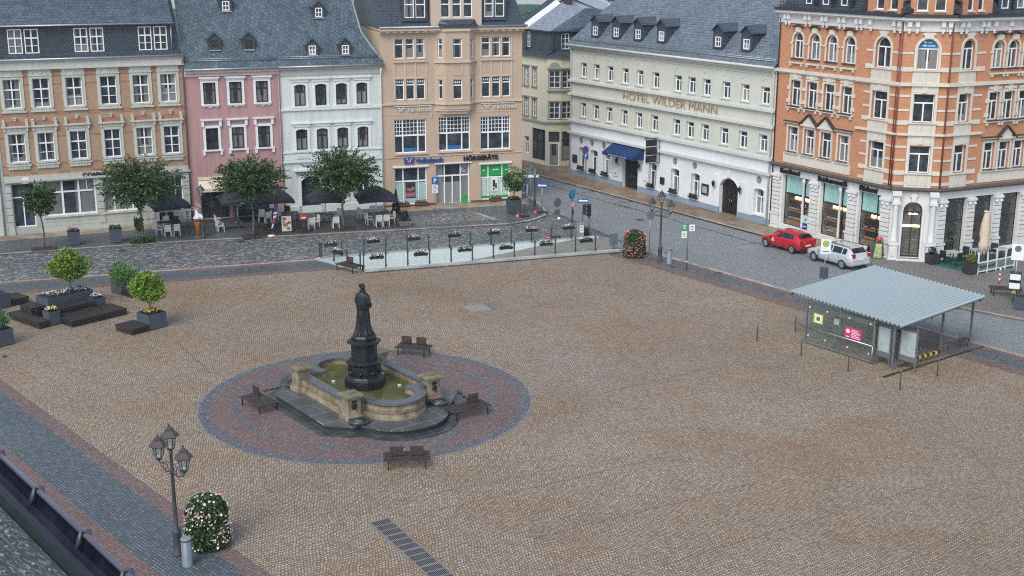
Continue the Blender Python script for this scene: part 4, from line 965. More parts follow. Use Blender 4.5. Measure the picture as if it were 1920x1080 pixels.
for a, b in zip(xs[::2], xs[1::2]): mb.box(a, -.09, 0, b, .01, .55)
F.put('base_course', mb, m_base)
mb = MB()
for a, b, z in ((8.35, 8.6, 3.9), (10.95, 11.2, 3.9), (21.1, 21.75, 3.2), (24.35, 25.0, 3.0)): mb.box(a, -.1, .55, b, .0, z)
mb.ring(arch(21.75, 0, 24.3, 3.2, .78), arch(21.9, 0, 24.15, 3.05, .7), -.06, .02); mb.xprism([(22.85, 3.15), (23.2, 3.15), (23.28, 3.75), (22.77, 3.75)], -.14, .01)
F.put('door_pilasters', mb, m_white)
m_door = mat('black_brown_door', (.018,.014,.014), .4)
for a, b, h, r_ in ((8.6, 10.95, 3.12, .55), (21.9, 24.15, 3.05, .7)):
    mb = MB(); c = (a+b)/2; mb.xprism(arch(a+.01, .02, b-.01, h-.01, r_), .3, .36)
    for k in range(4):
        x = a+.12+k*(b-a-.24)/4
        for z0, z1 in ((.25, .8), (.9, 1.5), (1.6, 2.25)): mb.box(x+.06, .27, z0, x+(b-a-.24)/4-.06, .31, z1)
    mb.box(c-.03, .26, .02, c+.03, .31, 2.4); mb.box(a, .25, 2.38, b, .31, 2.48); d = F.put('entrance_door', mb, m_door)
    mb = MB(); mb.tube((c-.12, .22, 1.05), (c-.12, .22, 1.3), .018, n=6); mb.tube((c+.12, .22, 1.05), (c+.12, .22, 1.3), .018, n=6); F.put('door_handle', mb, STEEL, d)
# medallions, lanterns, menu boards
mb = MB()
for c in (2.0, 3.75, 5.65, 16.05, 18.65, 26.5):
    mb.M = Matrix.Translation((c, 0, 3.5)) @ Matrix.Rotation(pi/2, 4, 'X'); mb.lathe([(.26, 0), (.26, .06), (.2, .09), (.2, .03), (.0, .07)], 14)
mb.M = Matrix.Identity(4); F.put('medallions', mb, plaster('dark_medallion', (.22,.22,.21)))
for k, c in enumerate((8.1, 11.4, 21.45, 24.65)):
    mb = MB(); mb.ptube([(c, 0, 2.1), (c, -.3, 2.1), (c, -.35, 2.2)], .025, 5); mb.lathe([(.07, 2.2), (.14, 2.5), (.17, 2.52), (.03, 2.68), (.02, 2.76)], 6, c, -.36); F.put('wall_lantern', mb, BLACK)
m_board = mat('menu_board_dark', (.02,.02,.025), .3)
mb = MB()
for c, w, h in ((1.0, .7, .75), (14.4, .55, .6), (20.1, .85, .9)): mb.box(c-w/2, -.1, 1.25, c+w/2, .0, 1.25+h)
F.put('menu_boards', mb, m_board)
mb = MB(); mb.box(7.25, -.1, .95, 7.95, 0, 1.6); mb.box(11.75, -.1, 1.2, 12.15, 0, 1.65); F.put('menu_boards', mb, WHITE)
mb = MB(); mb.box(7.4, -.11, 1.1, 7.8, -.1, 1.3); mb.box(19.8, -.11, 1.4, 20.4, -.1, 1.95); F.put('menu_sheets', mb, mat('paper_grey', (.35,.36,.36), .6))
# awning over the entrance
m_awn = mat('royal_blue_awning', (.008,.03,.105), .6)
a, b = 7.25, 11.7; mb = MB(); mb.poly([(a, -.05, 4.0), (a, -1.35, 3.25), (b, -1.35, 3.25), (b, -.05, 4.0)]); mb.box(a, -1.37, 3.0, b, -1.33, 3.25)
for x in (a, b): mb.poly([(x, -.05, 4.0), (x, -1.35, 3.25), (x, -1.35, 3.0), (x, -.05, 3.0)])
A_ = F.put('awning', mb, m_awn)
mb = MB()
for k in range(17): mb.box(8.2+.16*k, -1.38, 3.07, 8.3+.16*k, -1.37, 3.18)
F.put('awning_lettering', mb, mat('awning_letters', (.25,.32,.45), .6), A_)
text('HOTEL WILDER MANN', .92, 'lettering', m_gold, B, F.M @ Matrix.Translation((8.4, -.1, 8.05)), .06, -.012, 1.36)
# hanging sign
mb = MB(); mb.box(-.04, -2.0, 5.3, .04, -.1, 5.36) ; mb.M = Matrix.Translation((13.7, 0, 0))
mb = MB(); x = 13.9; mb.bar((x, -.0, 5.22), (x, -1.75, 5.22), .06); mb.bar((x, -.0, 3.05), (x, -1.5, 3.05), .06); mb.bar((x, -.05, 5.22), (x, -.05, 3.05), .04); mb.bar((x, -1.55, 5.4), (x, -1.55, 5.1), .05); S_ = F.put('sign_bracket', mb, BLACK)
mb = MB(); mb.box(x-.06, -1.5, 4.55, x+.06, -.4, 5.1); mb.box(x-.06, -1.5, 3.8, x+.06, -.4, 4.48); mb.box(x-.06, -1.5, 3.15, x+.06, -.4, 3.73); F.put('hanging_sign', mb, mat('sign_black', (.012,.013,.016), .5), S_)
mb = MB()
for k, w in enumerate((.12, .1, .12, .06, .08, .08)): mb.box(x-.075, -1.3+.15*k, 4.08, x-.06, -1.3+.15*k+w, 4.08+.14)
for k in range(4): mb.box(x-.075, -1.2+.15*k, 3.38, x-.06, -1.1+.15*k, 3.45)
mb.box(x-.075, -1.35, 4.68, x-.06, -.55, 4.72); F.put('sign_lettering', mb, mat('sign_grey', (.2,.21,.23), .5), S_)
# roof: hip at the lane end
TA = 1.05; ze = 12.28; H = 11.0; y1 = -.4+H/TA
mb = MB(); mb.poly([(-.3, -.4, ze), (W, -.4, ze), (W, y1, ze+H), (-.3+H/TA*.62, y1, ze+H)]); mb.poly([(-.3, 13, ze), (-.3, -.4, ze), (-.3+H/TA*.62, y1, ze+H), (-.3+H/TA*.62, 13, ze+H)])
R = F.put('roof', mb, m_hslate)
gutter(F, -.35, W, ze-.04, -.48, .1, m_hwhite, R); snow_guard(F, 0, W-.1, ze, TA, R, .35, -.4)
for (px, py) in ((1116, 70), (1155, 73), (1196, 77), (1240, 81), (1346, 92), (1399, 97)):
    u, z, y = roof_uz(F.fac, px, py, ze, TA, -.4); dormer(F, u, z, y, 1.3, 1.5, .72, .8, m_slate_w, slate('dormer_slate', (.055,.068,.085,1), (.08,.097,.12,1), .34, .19), TA, 'four', .5, .16, None, m_slate_w)
downpipe(F, .25, 0, 12.1, -.12, .07, m_hwhite, .2); downpipe(F, W-.25, 0, 12.1, -.12, .07, m_hwhite, .2)
# --- orange brick corner house
LF0 = Fac(HT0, HTA).w(27.95); LA = -60.5; LW = 12.37
m_ob = bricks('orange_brick', (.60,.25,.122,1), (.51,.20,.096,1), (.45,.30,.21,1), .25, .077, .011, .2)
m_sand = plaster('pale_sandstone', (.66,.61,.52), .25); m_wstone = plaster('white_stone', (.70,.69,.67), .2); m_dark = mat('dark_slate_lead', (.03,.032,.04), .45)
B = thing('brick_corner_house', 'orange brick corner house with pale sandstone bands and a glazed cafe ground floor', 'house', (LF0.x, LF0.y), radians(LA))
CHA = -12-LA; CW = 3.1; RA = 25-LA; RW = 14.0
fl = Face(B); cx, cy = LW, 0; fc = Face(B, cx, cy, CHA); rx, ry = cx+CW*cos(radians(CHA)), cy+CW*sin(radians(CHA)); fr = Face(B, rx, ry, RA)
FL = [2.03, 3.8, 5.57, 7.36]; ZT, Z2, Z1 = 13.12, 9.6, 6.15
def s_arch4(mb, w, h, tw): mb.box(-w/2-.22, -.2, -.38, w/2+.22, .01, -.28); [mb.box(x-.08, -.18, -.55, x+.08, .01, -.38) for x in (-w/2-.05, w/2+.05)]; mb.box(-.3, -.1, h+.05, .3, .01, h+.4); mb.mi = 1; mb.bar((-.55, -.1, h+.38), (0, -.1, h+.58), .26, .07); mb.bar((.55, -.1, h+.38), (0, -.1, h+.58), .26, .07); mb.mi = 0; mb.box(-w/2-.28, -.08, h*.55, -w/2, .01, h*.55+.14); mb.box(w/2, -.08, h*.55, w/2+.28, .01, h*.55+.14)
def s_key(mb, w, h, tw):
    mb.box(-.3, -.1, h+.02, .3, .01, h+.42); mb.box(-.42, -.09, h+.25, .42, .01, h+.4)
def s_block(mb, w, h, tw):
    for s_ in (-1, 1):
        for k in (.12, .62): mb.box(s_*(w/2+.16)-.17, -.09, h*k, s_*(w/2+.16)+.17, .01, h*k+.26)
    mb.box(-w/2-.3, -.18, -.14, w/2+.3, .01, 0); [mb.box(x-.09, -.16, -.34, x+.09, .01, -.14) for x in (-w/2-.08, w/2+.08)]
    mb.box(-.2, -.12, h+.06, .2, .01, h+.5); mb.box(-w/2-.1, -.09, h+.2, w/2+.1, .01, h+.4)
def s_plainb(mb, w, h, tw): mb.box(-w/2-.22, -.16, -.12, w/2+.22, .01, 0)
def pediment(mb, w, h, tw): s_plainb(mb, w, h, tw); mb.xprism([(-w/2-.3, h+.3), (w/2+.3, h+.3), (0, h+1.02)], -.12, .01); mb.box(-w/2-.3, -.2, h+.2, w/2+.3, .01, h+.32); mb.mi = 1; mb.bar((-w/2-.42, -.12, h+.3), (0, -.12, h+1.12), .3, .1); mb.bar((w/2+.42, -.12, h+.3), (0, -.12, h+1.12), .3, .1); mb.mi = 0
def flat_hood(mb, w, h, tw): s_plainb(mb, w, h, tw); mb.box(-w/2-.36, -.22, h+.28, w/2+.36, .01, h+.36); mb.mi = 1; mb.box(-w/2-.4, -.26, h+.36, w/2+.4, .01, h+.43); mb.mi = 0
def apron(mb, w, h, tw): mb.box(-w/2-.2, -.1, -1.0, w/2+.2, .01, -.02); mb.box(-w/2-.26, -.2, -.08, w/2+.26, .01, .0); [mb.lathe([(.01, 0)], 3) for _ in ()]; [mb.cbox(x, -.11, -.85, w/5-.06, .04, .65) for x in [-w/2+w/8+k*w/4 for k in range(4)]]
HOOD = mat('dark_hood_lead', (.05,.035,.03), .6)
def floor_set(f, cs, w, tri):
    ops = []
    for c in cs: ops += [(c-w/2, ZT, c+w/2, ZT+1.88, w/2), (c-w/2, Z2, c+w/2, Z2+1.92), (c-w/2, Z1, c+w/2, Z1+1.9)]
    return ops
def put_set(f, cs, w, peds, wide=False, skew=False):
    for i, c in enumerate(cs):
        if wide:
            h = 2.05
            window(f, c, ZT, w, h, 'T', pane=PANE_DK, rise=w/2, rec=.2, sur=('cwt', m_sand, frame_sur(.17, .06, extra=lambda mb, w, h, tw: (apron(mb, w, h, tw), s_key(mb, w, h, tw)))))
            window(f, c, Z2, w, 1.92, 'T', pane=PANE_DK, rec=.2, sur=('cw2', m_sand, frame_sur(.18, .06, extra=lambda mb, w, h, tw: (apron(mb, w, h, tw), mb.box(-w/2-.18, -.07, h+.1, w/2+.18, .01, h+.62), mb.box(-.18, -.12, h+.08, .18, .01, h+.5)))))
            window(f, c, Z1, w, 1.9, 'T', pane=PANE_DK, rec=.2, sur=('cw1', m_sand, frame_sur(.18, .06, extra=lambda mb, w, h, tw: (apron(mb, w, h, tw), mb.box(-w/2-.18, -.07, h+.1, w/2+.18, .01, h+.55), mb.box(-.18, -.12, h+.08, .18, .01, h+.5)))))
        else:
            window(f, c, ZT, w, 1.88, 'T', pane=PANE, rise=w/2, rec=.18, sur=('cnt', [m_sand, HOOD], frame_sur(.15, .05, extra=s_arch4)), sill=(.12, .08, .12, HOOD))
            window(f, c, Z2, w, 1.92, 'T', pane=PANE, rec=.18, sur=('cn2', m_sand, frame_sur(.16, .05, extra=s_block)), sill=(.2, .06, .2, HOOD))
            p = i in peds; window(f, c, Z1, w, 1.9, 'T', pane=PANE, rec=.18, sur=('cn1p' if p else 'cn1', [m_sand, HOOD], frame_sur(.16, .05, extra=pediment if p else flat_hood)), sill=(.16, .06, .16, HOOD))
def bands(mb, x0, x1, cuts, zs):
    for z, h, p in zs:
        xs = [x0] + sum([[c-d, c+d] for c, d in cuts], []) + [x1]
        for a, b in zip(xs[::2], xs[1::2]):
            if b-a > .05: mb.box(a, -p, z, b, .01, z+h)
BZ = [(13.0, .3, .05), (14.15, .14, .04), (9.42, .3, .05), (10.35, .14, .04), (11.3, .14, .04), (6.0, .3, .05), (6.95, .14, .04), (7.85, .14, .04), (5.3, .2, .05)]
# left face
nw, ww = 1.05, 1.42; wc = 10.55
ops = floor_set(fl, FL, nw, 0) + [(wc-ww/2, ZT, wc+ww/2, ZT+2.05, ww/2), (wc-ww/2, Z2, wc+ww/2, Z2+1.92), (wc-ww/2, Z1, wc+ww/2, Z1+1.9)]
mb = MB(); wall_mesh(mb, 0, LW, 5.1, 15.7, ops, .3); mb.quad((0, 0, 0), (0, 0, 16.4), (0, 12, 16.4), (0, 12, 0)); fl.put('wall', mb, m_ob)
put_set(fl, FL, nw, (1, 2)); put_set(fl, [wc], ww, (), True)
mb = MB(); bands(mb, 9.0, LW, [(wc, .9)], BZ); mb.box(0, -.2, 12.05, LW, .01, 12.28); mb.box(0, -.1, 11.95, LW, .01, 12.05); mb.box(8.55, -.2, 8.72, LW, .01, 8.86); mb.box(1.1, -.05, 5.3, 8.2, .01, 6.0); fl.put('sandstone_bands', mb, m_sand)
# chamfer
cc = 1.58
ops = [(cc-.69, ZT, cc+.69, ZT+2.1, .69), (cc-.69, Z2-.05, cc+.69, Z2+1.87), (cc-.69, Z1-.1, cc+.69, Z1+1.82)]
mb = MB(); wall_mesh(mb, 0, CW, 5.1, 15.7, ops, .3); fc.put('wall', mb, m_ob)
put_set(fc, [cc], 1.38, (), True)
mb = MB(); mb.xprism(arch(cc-.6, ZT+1.42, cc+.6, ZT+2.02, .6), .19, .22); fc.put('window_sign', mb, mat('blue_window_sign', (.01,.16,.36), .35))
mb = MB(); mb.box(cc-.35, .18, ZT+1.56, cc-.1, .19, ZT+1.64); mb.box(cc-.02, .18, ZT+1.56, cc+.45, .19, ZT+1.61); mb.box(cc-.3, .18, ZT+1.78, cc-.15, .19, ZT+1.9); mb.box(cc-.02, .18, ZT+1.8, cc+.25, .19, ZT+1.84); fc.put('window_sign_lettering', mb, WHITE)
mb = MB(); bands(mb, 0, CW, [(cc, .9)], BZ); mb.box(-.05, -.2, 12.05, CW+.05, .01, 12.28); mb.box(0, -.2, 8.72, CW, .01, 8.86); fc.put('sandstone_bands', mb, m_sand)
# right face
rc = 1.48; RC = [4.15, 5.52, 6.9, 9.4, 10.8, 12.2]
ops = floor_set(fr, RC, .95, 0) + [(rc-.52, ZT-.05, rc+.52, ZT+1.95, .52), (rc-.52, Z2-.05, rc+.52, Z2+1.87), (rc-.52, Z1-.05, rc+.52, Z1+1.85)]
mb = MB(); wall_mesh(mb, 0, RW, 5.1, 15.7, ops, .3); mb.quad((RW, 0, 0), (RW, 0, 16), (RW, 10, 16), (RW, 10, 0)); fr.put('wall', mb, m_ob)
put_set(fr, RC, .95, (1, 4)); put_set(fr, [rc], 1.04, (), True)
mb = MB(); bands(mb, 0, 3.0, [(rc, .75)], BZ); mb.box(0, -.2, 12.05, RW, .01, 12.28); mb.box(0, -.2, 8.72, 3.2, .01, 8.86); mb.box(3.3, -.05, 5.3, RW, .01, 6.0); fr.put('sandstone_bands', mb, m_sand)
# ground-floor belt, frieze, piers, cornice per face
def cornice(f, L, cons):
    mb = MB(); mb.box(-.1, -.08, 15.65, L+.1, .01, 16.4); mb.box(-.15, -.5, 16.4, L+.15, .3, 16.58); mb.box(-.12, -.3, 16.3, L+.12, .01, 16.4); f.put('cornice', mb, m_wstone)
    mb = MB()
    for c in cons: mb.box(c-.14, -.34, 15.95, c+.14, -.07, 16.3); mb.box(c-.11, -.24, 15.65, c+.11, -.07, 15.95); mb.lathe([(.09, 15.5), (.1, 15.6), (.05, 15.66)], 6, c, -.16)
    f.put('cornice_brackets', mb, m_wstone)
    mb = MB(); mb.box(-.15, -.6, 16.58, L+.15, .3, 16.78); f.put('gutter', mb, m_dark)
cornice(fl, LW, [.75, 2.0-.88+.0, 2.92, 3.35, 4.7, 5.1, 6.4, 6.85, 8.1, 8.5, 9.4, 11.6, 12.1]); cornice(fc, CW, [.25, .75, 2.4, 2.85]); cornice(fr, RW, [.5, .95, 2.3, 2.7, 3.4, 4.8, 6.2, 7.6, 9, 10.4, 11.8])
for f, L in ((fl, LW), (fc, CW), (fr, RW)):
    mb = MB(); mb.box(-.1, -.4, 5.02, L+.1, .01, 5.16); mb.box(-.06, -.25, 4.9, L+.06, .01, 5.02); f.put('belt_course', mb, mat('dark_belt_lead', (.10,.09,.085), .6))
LG = [(1.2, 4.25), (5.35, 8.15), (9.25, 11.45)]
RG = [(.75, 2.6), (3.25, 5.05), (5.75, 7.55), (8.3, 10.1), (10.8, 12.6)]
m_inside = mat('dark_cafe_interior', (.06,.036,.025), .7, vary=.4, scale=2); m_teal = mat('teal_blind', (.42,.68,.65), .6, vary=.05); m_bread = mat('bread_crust', (.42,.19,.06), .6, vary=.5, scale=9); m_shelf = mat('wood_shelf', (.26,.13,.055), .5, vary=.2, scale=6)
GLASS = clear_glass('shop_glass', (.9,.95,.94), .5, .04)
def ground(f, L, bays, name, z0=.45, z1=4.35):
    mb = MB(); wall_mesh(mb, 0, L, 0, 4.9, [(a, z0, b, z1) for a, b in bays], .45); f.put('ground_floor_wall', mb, m_wstone)
    mb = MB(); mb.box(.1, .46, 0, L-.1, 2.2, 4.8, 'f'); f.put('interior', mb, m_inside)
    for a, b in bays:
        o = window(f, (a+b)/2, z0, b-a, z1-z0, 'split' if name else 'H2', DKFRAME, GLASS, rec=.3, fw=.05, name='shop_window')
KINDS['split'] = [('v',.72,0,1,.07), ('h',.62,0,1,.06)]; KINDS['H2'] = [('h',.58,0,1,.06)]
ground(fl, LW, LG, True); ground(fr, RW, RG, False)
mb = MB()
for a, b in LG: mb.box(a+.06, .36, 2.95, b-.06, .4, 4.28)
BL = fl.put('window_blinds', mb, m_teal)
mb = MB(); bb = MB(); lb = MB()
for a, b in LG:
    mb.box(a, .5, .45, b, 1.2, .8); mb.box(a, .55, 1.5, b, .95, 1.58); mb.box(a, .85, 2.3, b, 1.2, 2.36)
    k = a+.15
    while k < b-.2:
        r_ = random.random()
        if r_ < .75:
            bb.M = Matrix.Translation((k, .75+.1*random.random(), 1.66)) @ Matrix.Rotation(random.uniform(-.5, .5), 4, 'Z'); bb.lathe([(.02, -.05), (.1, -.04), (.12, .02), (.08, .08), (.01, .1)], 7, sx=1.5)
        bb.M = Matrix.Translation((k, .8, .9)); bb.lathe([(.02, -.05), (.12, -.04), (.13, .03), (.08, .1), (.01, .12)], 7, sx=1.2)
        k += .28
fl.put('shop_shelves', mb, m_shelf); bb.M = Matrix.Identity(4); fl.put('bread_loaves', bb, m_bread)
def emis(name, col, s):
    n = NT(name); MATS[name] = n.done((0,0,0,1), .5, Emission_Color=(*col, 1), Emission_Strength=s); return MATS[name]
m_lamp = emis('warm_shop_lamp', (1, .62, .3), 7.0)
mb = MB()
for a, b in LG: mb.box(a+.2, 1.15, 2.4, b-.3, 1.25, 2.52)
fl.put('shop_lights', mb, m_lamp)
mb = MB()
for a, b in RG[:3]: mb.box(a+.3, 1.3, .9, b-.3, 1.9, 1.0); mb.box(a+.2, 1.9, 2.0, b-.5, 2.0, 2.1)
fr.put('cafe_counter', mb, m_shelf)
def piers(f, xs, wl=.5):
    mb = MB()
    for c in xs:
        mb.box(c-wl, -.26, 0, c+wl, 0, .22); mb.box(c-wl+.05, -.2, .22, c+wl-.05, 0, 1.15); mb.box(c-.3, -.24, .4, c+.3, -.2, 1.0); mb.box(c-wl, -.26, 1.15, c+wl, 0, 1.3)
        z = 1.34
        while z < 4.0: mb.box(c-wl+.08, -.17, z, c+wl-.08, 0, z+.27); z += .32
        mb.box(c-wl-.02, -.26, 4.1, c+wl+.02, 0, 4.26); mb.box(c-wl+.06, -.2, 4.26, c+wl-.06, 0, 4.35); mb.lathe([(.1, 3.82), (.13, 3.9), (.1, 4.0)], 8, c-.22, -.18); mb.lathe([(.1, 3.82), (.13, 3.9), (.1, 4.0)], 8, c+.22, -.18)
    f.put('rusticated_piers', mb, m_wstone)
piers(fl, [.62, 4.8, 8.7, 11.95], .48); piers(fr, [.33, 2.93, 5.4, 7.92, 10.45, 13], .36)
mb = MB()
for c in (3.42, 7.3): mb.lathe([(.12, .45), (.1, .7), (.085, 3.9), (.13, 4.0), (.13, 4.3)], 8, c, .12)
fl.put('cast_iron_columns', mb, m_wstone)
for s_, x, w in (('Konditorei', .95, 1.0), ('Ratsherrencafé', 5.1, 1.0), ('Bäckerei', 9.35, 1.0)):
    text(s_, .5, 'lettering', mat('dark_brown_lettering', (.025,.012,.012), .4), B, fl.M @ Matrix.Translation((x, -.1, 4.46)), .09, .02, .98)
# chamfer portal
mb = MB(); wall_mesh(mb, 0, CW, 0, 4.9, [(.82, .18, 2.1, 4.15, .62)], .5)
fc.put('ground_floor_wall', mb, m_wstone)
mb = MB()
for c in (.3, 2.75):
    mb.box(c-.34, -.62, 0, c+.34, 0, .2); mb.box(c-.28, -.56, .2, c+.28, 0, 1.15); mb.box(c-.33, -.62, 1.15, c+.33, 0, 1.35); mb.box(c-.16, -.6, .4, c+.16, -.56, 1.0)
    mb.lathe([(.25, 1.35), (.27, 1.45), (.21, 1.55), (.2, 2.5), (.175, 3.75), (.2, 3.85), (.2, 4.0)], 16, c, -.3); mb.box(c-.27, -.56, 4.0, c+.27, 0, 4.2); mb.box(c-.2, -.48, 4.2, c+.2, 0, 4.6); mb.box(c-.3, -.6, 4.6, c+.3, 0, 4.92)
mb.ring(arch(.68, .18, 2.24, 4.3, .76), arch(.82, .18, 2.1, 4.15, .62), -.08, .02); mb.box(1.3, -.2, 4.15, 1.62, .01, 4.75); mb.box(1.2, -.14, 4.5, 1.72, .01, 4.7); fc.put('portal', mb, m_wstone)
mb = MB(); mb.box(.82, .36, .18, 2.1, .42, .3); mb.ring(arch(.83, .18, 2.09, 4.13, .61), arch(.9, .26, 2.02, 4.06, .55), .34, .42); mb.box(.83, .34, 3.3, 2.09, .42, 3.42); mb.box(1.42, .34, .2, 1.5, .42, 3.35); D = fc.put('entrance_door', mb, DKFRAME)
mb = MB(); mb.xprism(arch(.88, .22, 2.04, 4.08, .56), .39, .4); fc.put('door_glass', mb, GLASS, D)
mb = MB(); mb.box(.85, .9, 2.2, 2.07, .96, 2.35); mb.box(.95, 1.3, 3.0, 1.9, 1.4, 3.2); fc.put('shop_lights', mb, m_lamp)
mb = MB(); mb.box(.4, .46, 0, CW-.4, 2.6, 4.8, 'f'); fc.put('interior', mb, m_inside)
mb = MB(); mb.box(.6, 1.2, .3, 2.4, 1.6, 1.1); mb.box(.6, 1.5, 1.9, 2.4, 1.9, 1.96); fc.put('cafe_counter', mb, m_shelf)
mb = MB()
for k in range(9): bb_ = .85+.15*k; mb.lathe([(.02, 2.0), (.08, 2.02), (.08, 2.1), (.01, 2.14)], 6, bb_, 1.6); mb.lathe([(.02, 1.12), (.08, 1.14), (.08, 1.22), (.01, 1.26)], 6, bb_, 1.35)
fc.put('bread_loaves', mb, m_bread)
mb = MB(); mb.box(.55, -.75, 0, 2.5, .05, .14); fc.put('door_step', mb, m_wstone)
# roof: gables over the corner, mansard dormers either side
def mansard(f, L, x0=0.0):
    mb = MB(); mb.poly([(x0-.1, -.3, 16.78), (L+.1, -.3, 16.78), (L+.1, .3, 17.0), (x0-.1, .3, 17.0)]); mb.poly([(x0, .3, 17.0), (L, .3, 17.0), (L, 1.6, 20.5), (x0, 1.6, 20.5)]); return f.put('roof', mb, m_slate_w)
mansard(fl, LW-1.0); mansard(fr, RW, 2.8)
def gable(f, a, b, wins, arched):
    mb = MB(); c = (a+b)/2; z0, z1 = 16.75, 20.0
    ops = [(x-w/2, 17.0, x+w/2, 18.8) for x, w in wins]
    mb.M = Matrix.Translation((0, -.12, 0)); wall_mesh(mb, a, b, z0, z1, ops, .25); mb.box(a, 0, z0, b, 2.5, z1, 'f'); f.put('gable', mb, m_ob)
    for x, w in wins:
        o = window(f, x, 17.0, w, 1.8, 'H', pane=PANE_DK, rec=.14, sill=(.05, .08, .1, m_sand)); o.location = f.M @ Vector((x, -.12, 17.0))
    sb = MB()
    for s_, x in ((-1, a), (1, b)):
        for k, z in enumerate((16.85, 17.9)): sb.M = f_id; sb.xprism([(x, z), (x+s_*.55, z), (x+s_*.55, z+.25), (x, z+.75)], -.2, .4)
    f.put('gable_shoulders', sb, m_dark)
f_id = Matrix.Identity(4)
gable(fl, 8.9, 12.2, [(10.0, .78), (11.25, .78)], False); gable(fc, .2, 2.95, [(.98, .72), (2.12, .72)], False); gable(fr, .35, 3.1, [(1.2, .55), (2.1, .55)], True)
for c in (3.0, 4.75, 6.6):
    mb = MB(); mb.box(c-.55, -.1, 16.85, c+.55, 1.6, 18.9, 'f'); wall_mesh(mb, c-.55, c+.55, 16.85, 18.9, [(c-.32, 17.1, c+.32, 18.5)], .15, -.1); fl.put('dormer', mb, m_slate_w); o = window(fl, c, 17.1, .64, 1.4, 'H', pane=PANE_DK, rec=0); o.location = fl.M @ Vector((c, -.1, 17.1))
for c in (4.2, 5.6, 7.2):
    mb = MB(); mb.box(c-.55, -.1, 16.85, c+.55, 1.6, 18.9, 'f'); wall_mesh(mb, c-.55, c+.55, 16.85, 18.9, [(c-.32, 17.1, c+.32, 18.5)], .15, -.1); fr.put('dormer', mb, m_slate_w); o = window(fr, c, 17.1, .64, 1.4, 'H', pane=PANE_DK, rec=0); o.location = fr.M @ Vector((c, -.1, 17.1))
mb = MB()
for z in (16.95, 17.15, 17.35): mb.tube((.3, -.42, z), (2.2, -.42, z), .02, n=4)
for k in range(7): mb.tube((.3+.31*k, -.42, 16.75), (.3+.31*k, -.42, 17.4), .02, n=4)
fl.put('roof_railing', mb, BLACK)
m_rpipe = mat('brick_red_pipe', (.22,.06,.035), .5)
mb = MB(); mb.tube((LW-.12, -.1, 5.2), (LW-.12, -.1, 16.4), .06); mb.tube((LW-.32, -.1, 5.2), (LW-.32, -.1, 15.6), .04); fl.put('downpipe', mb, m_rpipe); downpipe(fc, CW-.04, 5.2, 16.2, -.1, .06, m_rpipe); downpipe(fl, .05, 0, 16, -.08, .05, m_dark)
# --- houses and hill behind
B = thing('grey_gable_house', 'pale grey gabled house with a dark chimney behind the yellow corner house', 'house', (3.6, 150, 0), radians(-12))
F = Face(B); mb = MB(); mb.box(-3, 0, 0, 9, 10, 13.2); mb.xprism([(-3, 13.2), (9, 13.2), (3, 15.4)], 0, 10); F.put('wall', mb, plaster('pale_grey_gable', (.5,.5,.52), .3))
mb = MB(); mb.poly([(-3.3, -.3, 13.1), (3, -.3, 15.55), (3, 10.3, 15.55), (-3.3, 10.3, 13.1)]); mb.poly([(3, -.3, 15.55), (9.3, -.3, 13.1), (9.3, 10.3, 13.1), (3, 10.3, 15.55)]); R = F.put('roof', mb, m_lslate)
mb = MB(); mb.box(2.5, -1.2, 13, 3.3, -.5, 16.0); mb.box(2.4, -1.3, 16.0, 3.4, -.4, 16.15); F.put('chimney', mb, m_dark, R)
B = thing('terracotta_house', 'white house with a patch of terracotta roof tiles behind the hotel roof', 'house', (8.6, 141, 0), radians(-30))
F = Face(B); mb = MB(); mb.box(0, 0, 0, 9, 8, 13.6); F.put('wall', mb, m_white)
mb = MB(); mb.poly([(-.2, -.3, 13.5), (9.2, -.3, 13.5), (9.2, 4, 14.4), (-.2, 4, 14.4)]); mb.poly([(-.2, 4, 14.4), (9.2, 4, 14.4), (9.2, 8.2, 13.5), (-.2, 8.2, 13.5)]); F.put('roof', mb, mat('terracotta_tiles', (.36,.12,.06), .7, vary=.3, scale=6))
mb = MB(); mb.box(.4, 3, 13.6, 6.5, 7, 15.4); F.put('rear_wing', mb, m_white); mb = MB(); mb.box(.2, 2.7, 15.4, 6.7, 7.2, 15.6); mb.box(.5, 3.2, 15.6, 6.4, 6.9, 16.0); F.put('rear_roof', mb, m_slate_w)
def hill(name, x0, x1, y, h0, seed, m):
    random.seed(seed); mb = MB(); n = 60
    for k in range(n):
        pass
    pr = []
    for k in range(n+1):
        t = k/n; pr.append((x0+(x1-x0)*t, h0+2.5*sin(t*9+seed)+1.0*sin(t*37+seed*2)+random.uniform(-.5, .5)))
    for (a, za), (b, zb) in zip(pr, pr[1:]): mb.quad((a, y-250, -140), (b, y-250, -140), (b, y, zb), (a, y, za)); mb.quad((a, y, za), (b, y, zb), (b, y+300, -160), (a, y+300, -160))
    return struct(name, mb, m)
n = NT('wooded_hill'); p = n.geo(); f_ = n.noise(p, .05, 5, .7); MATS['hill'] = n.done(n.ramp(f_, [(.35, (.02,.045,.03)), (.65, (.05,.085,.05))]), .9, 0, .1)
hill('hills', -900, 1200, 900, -18.5, 3, MATS['hill'])
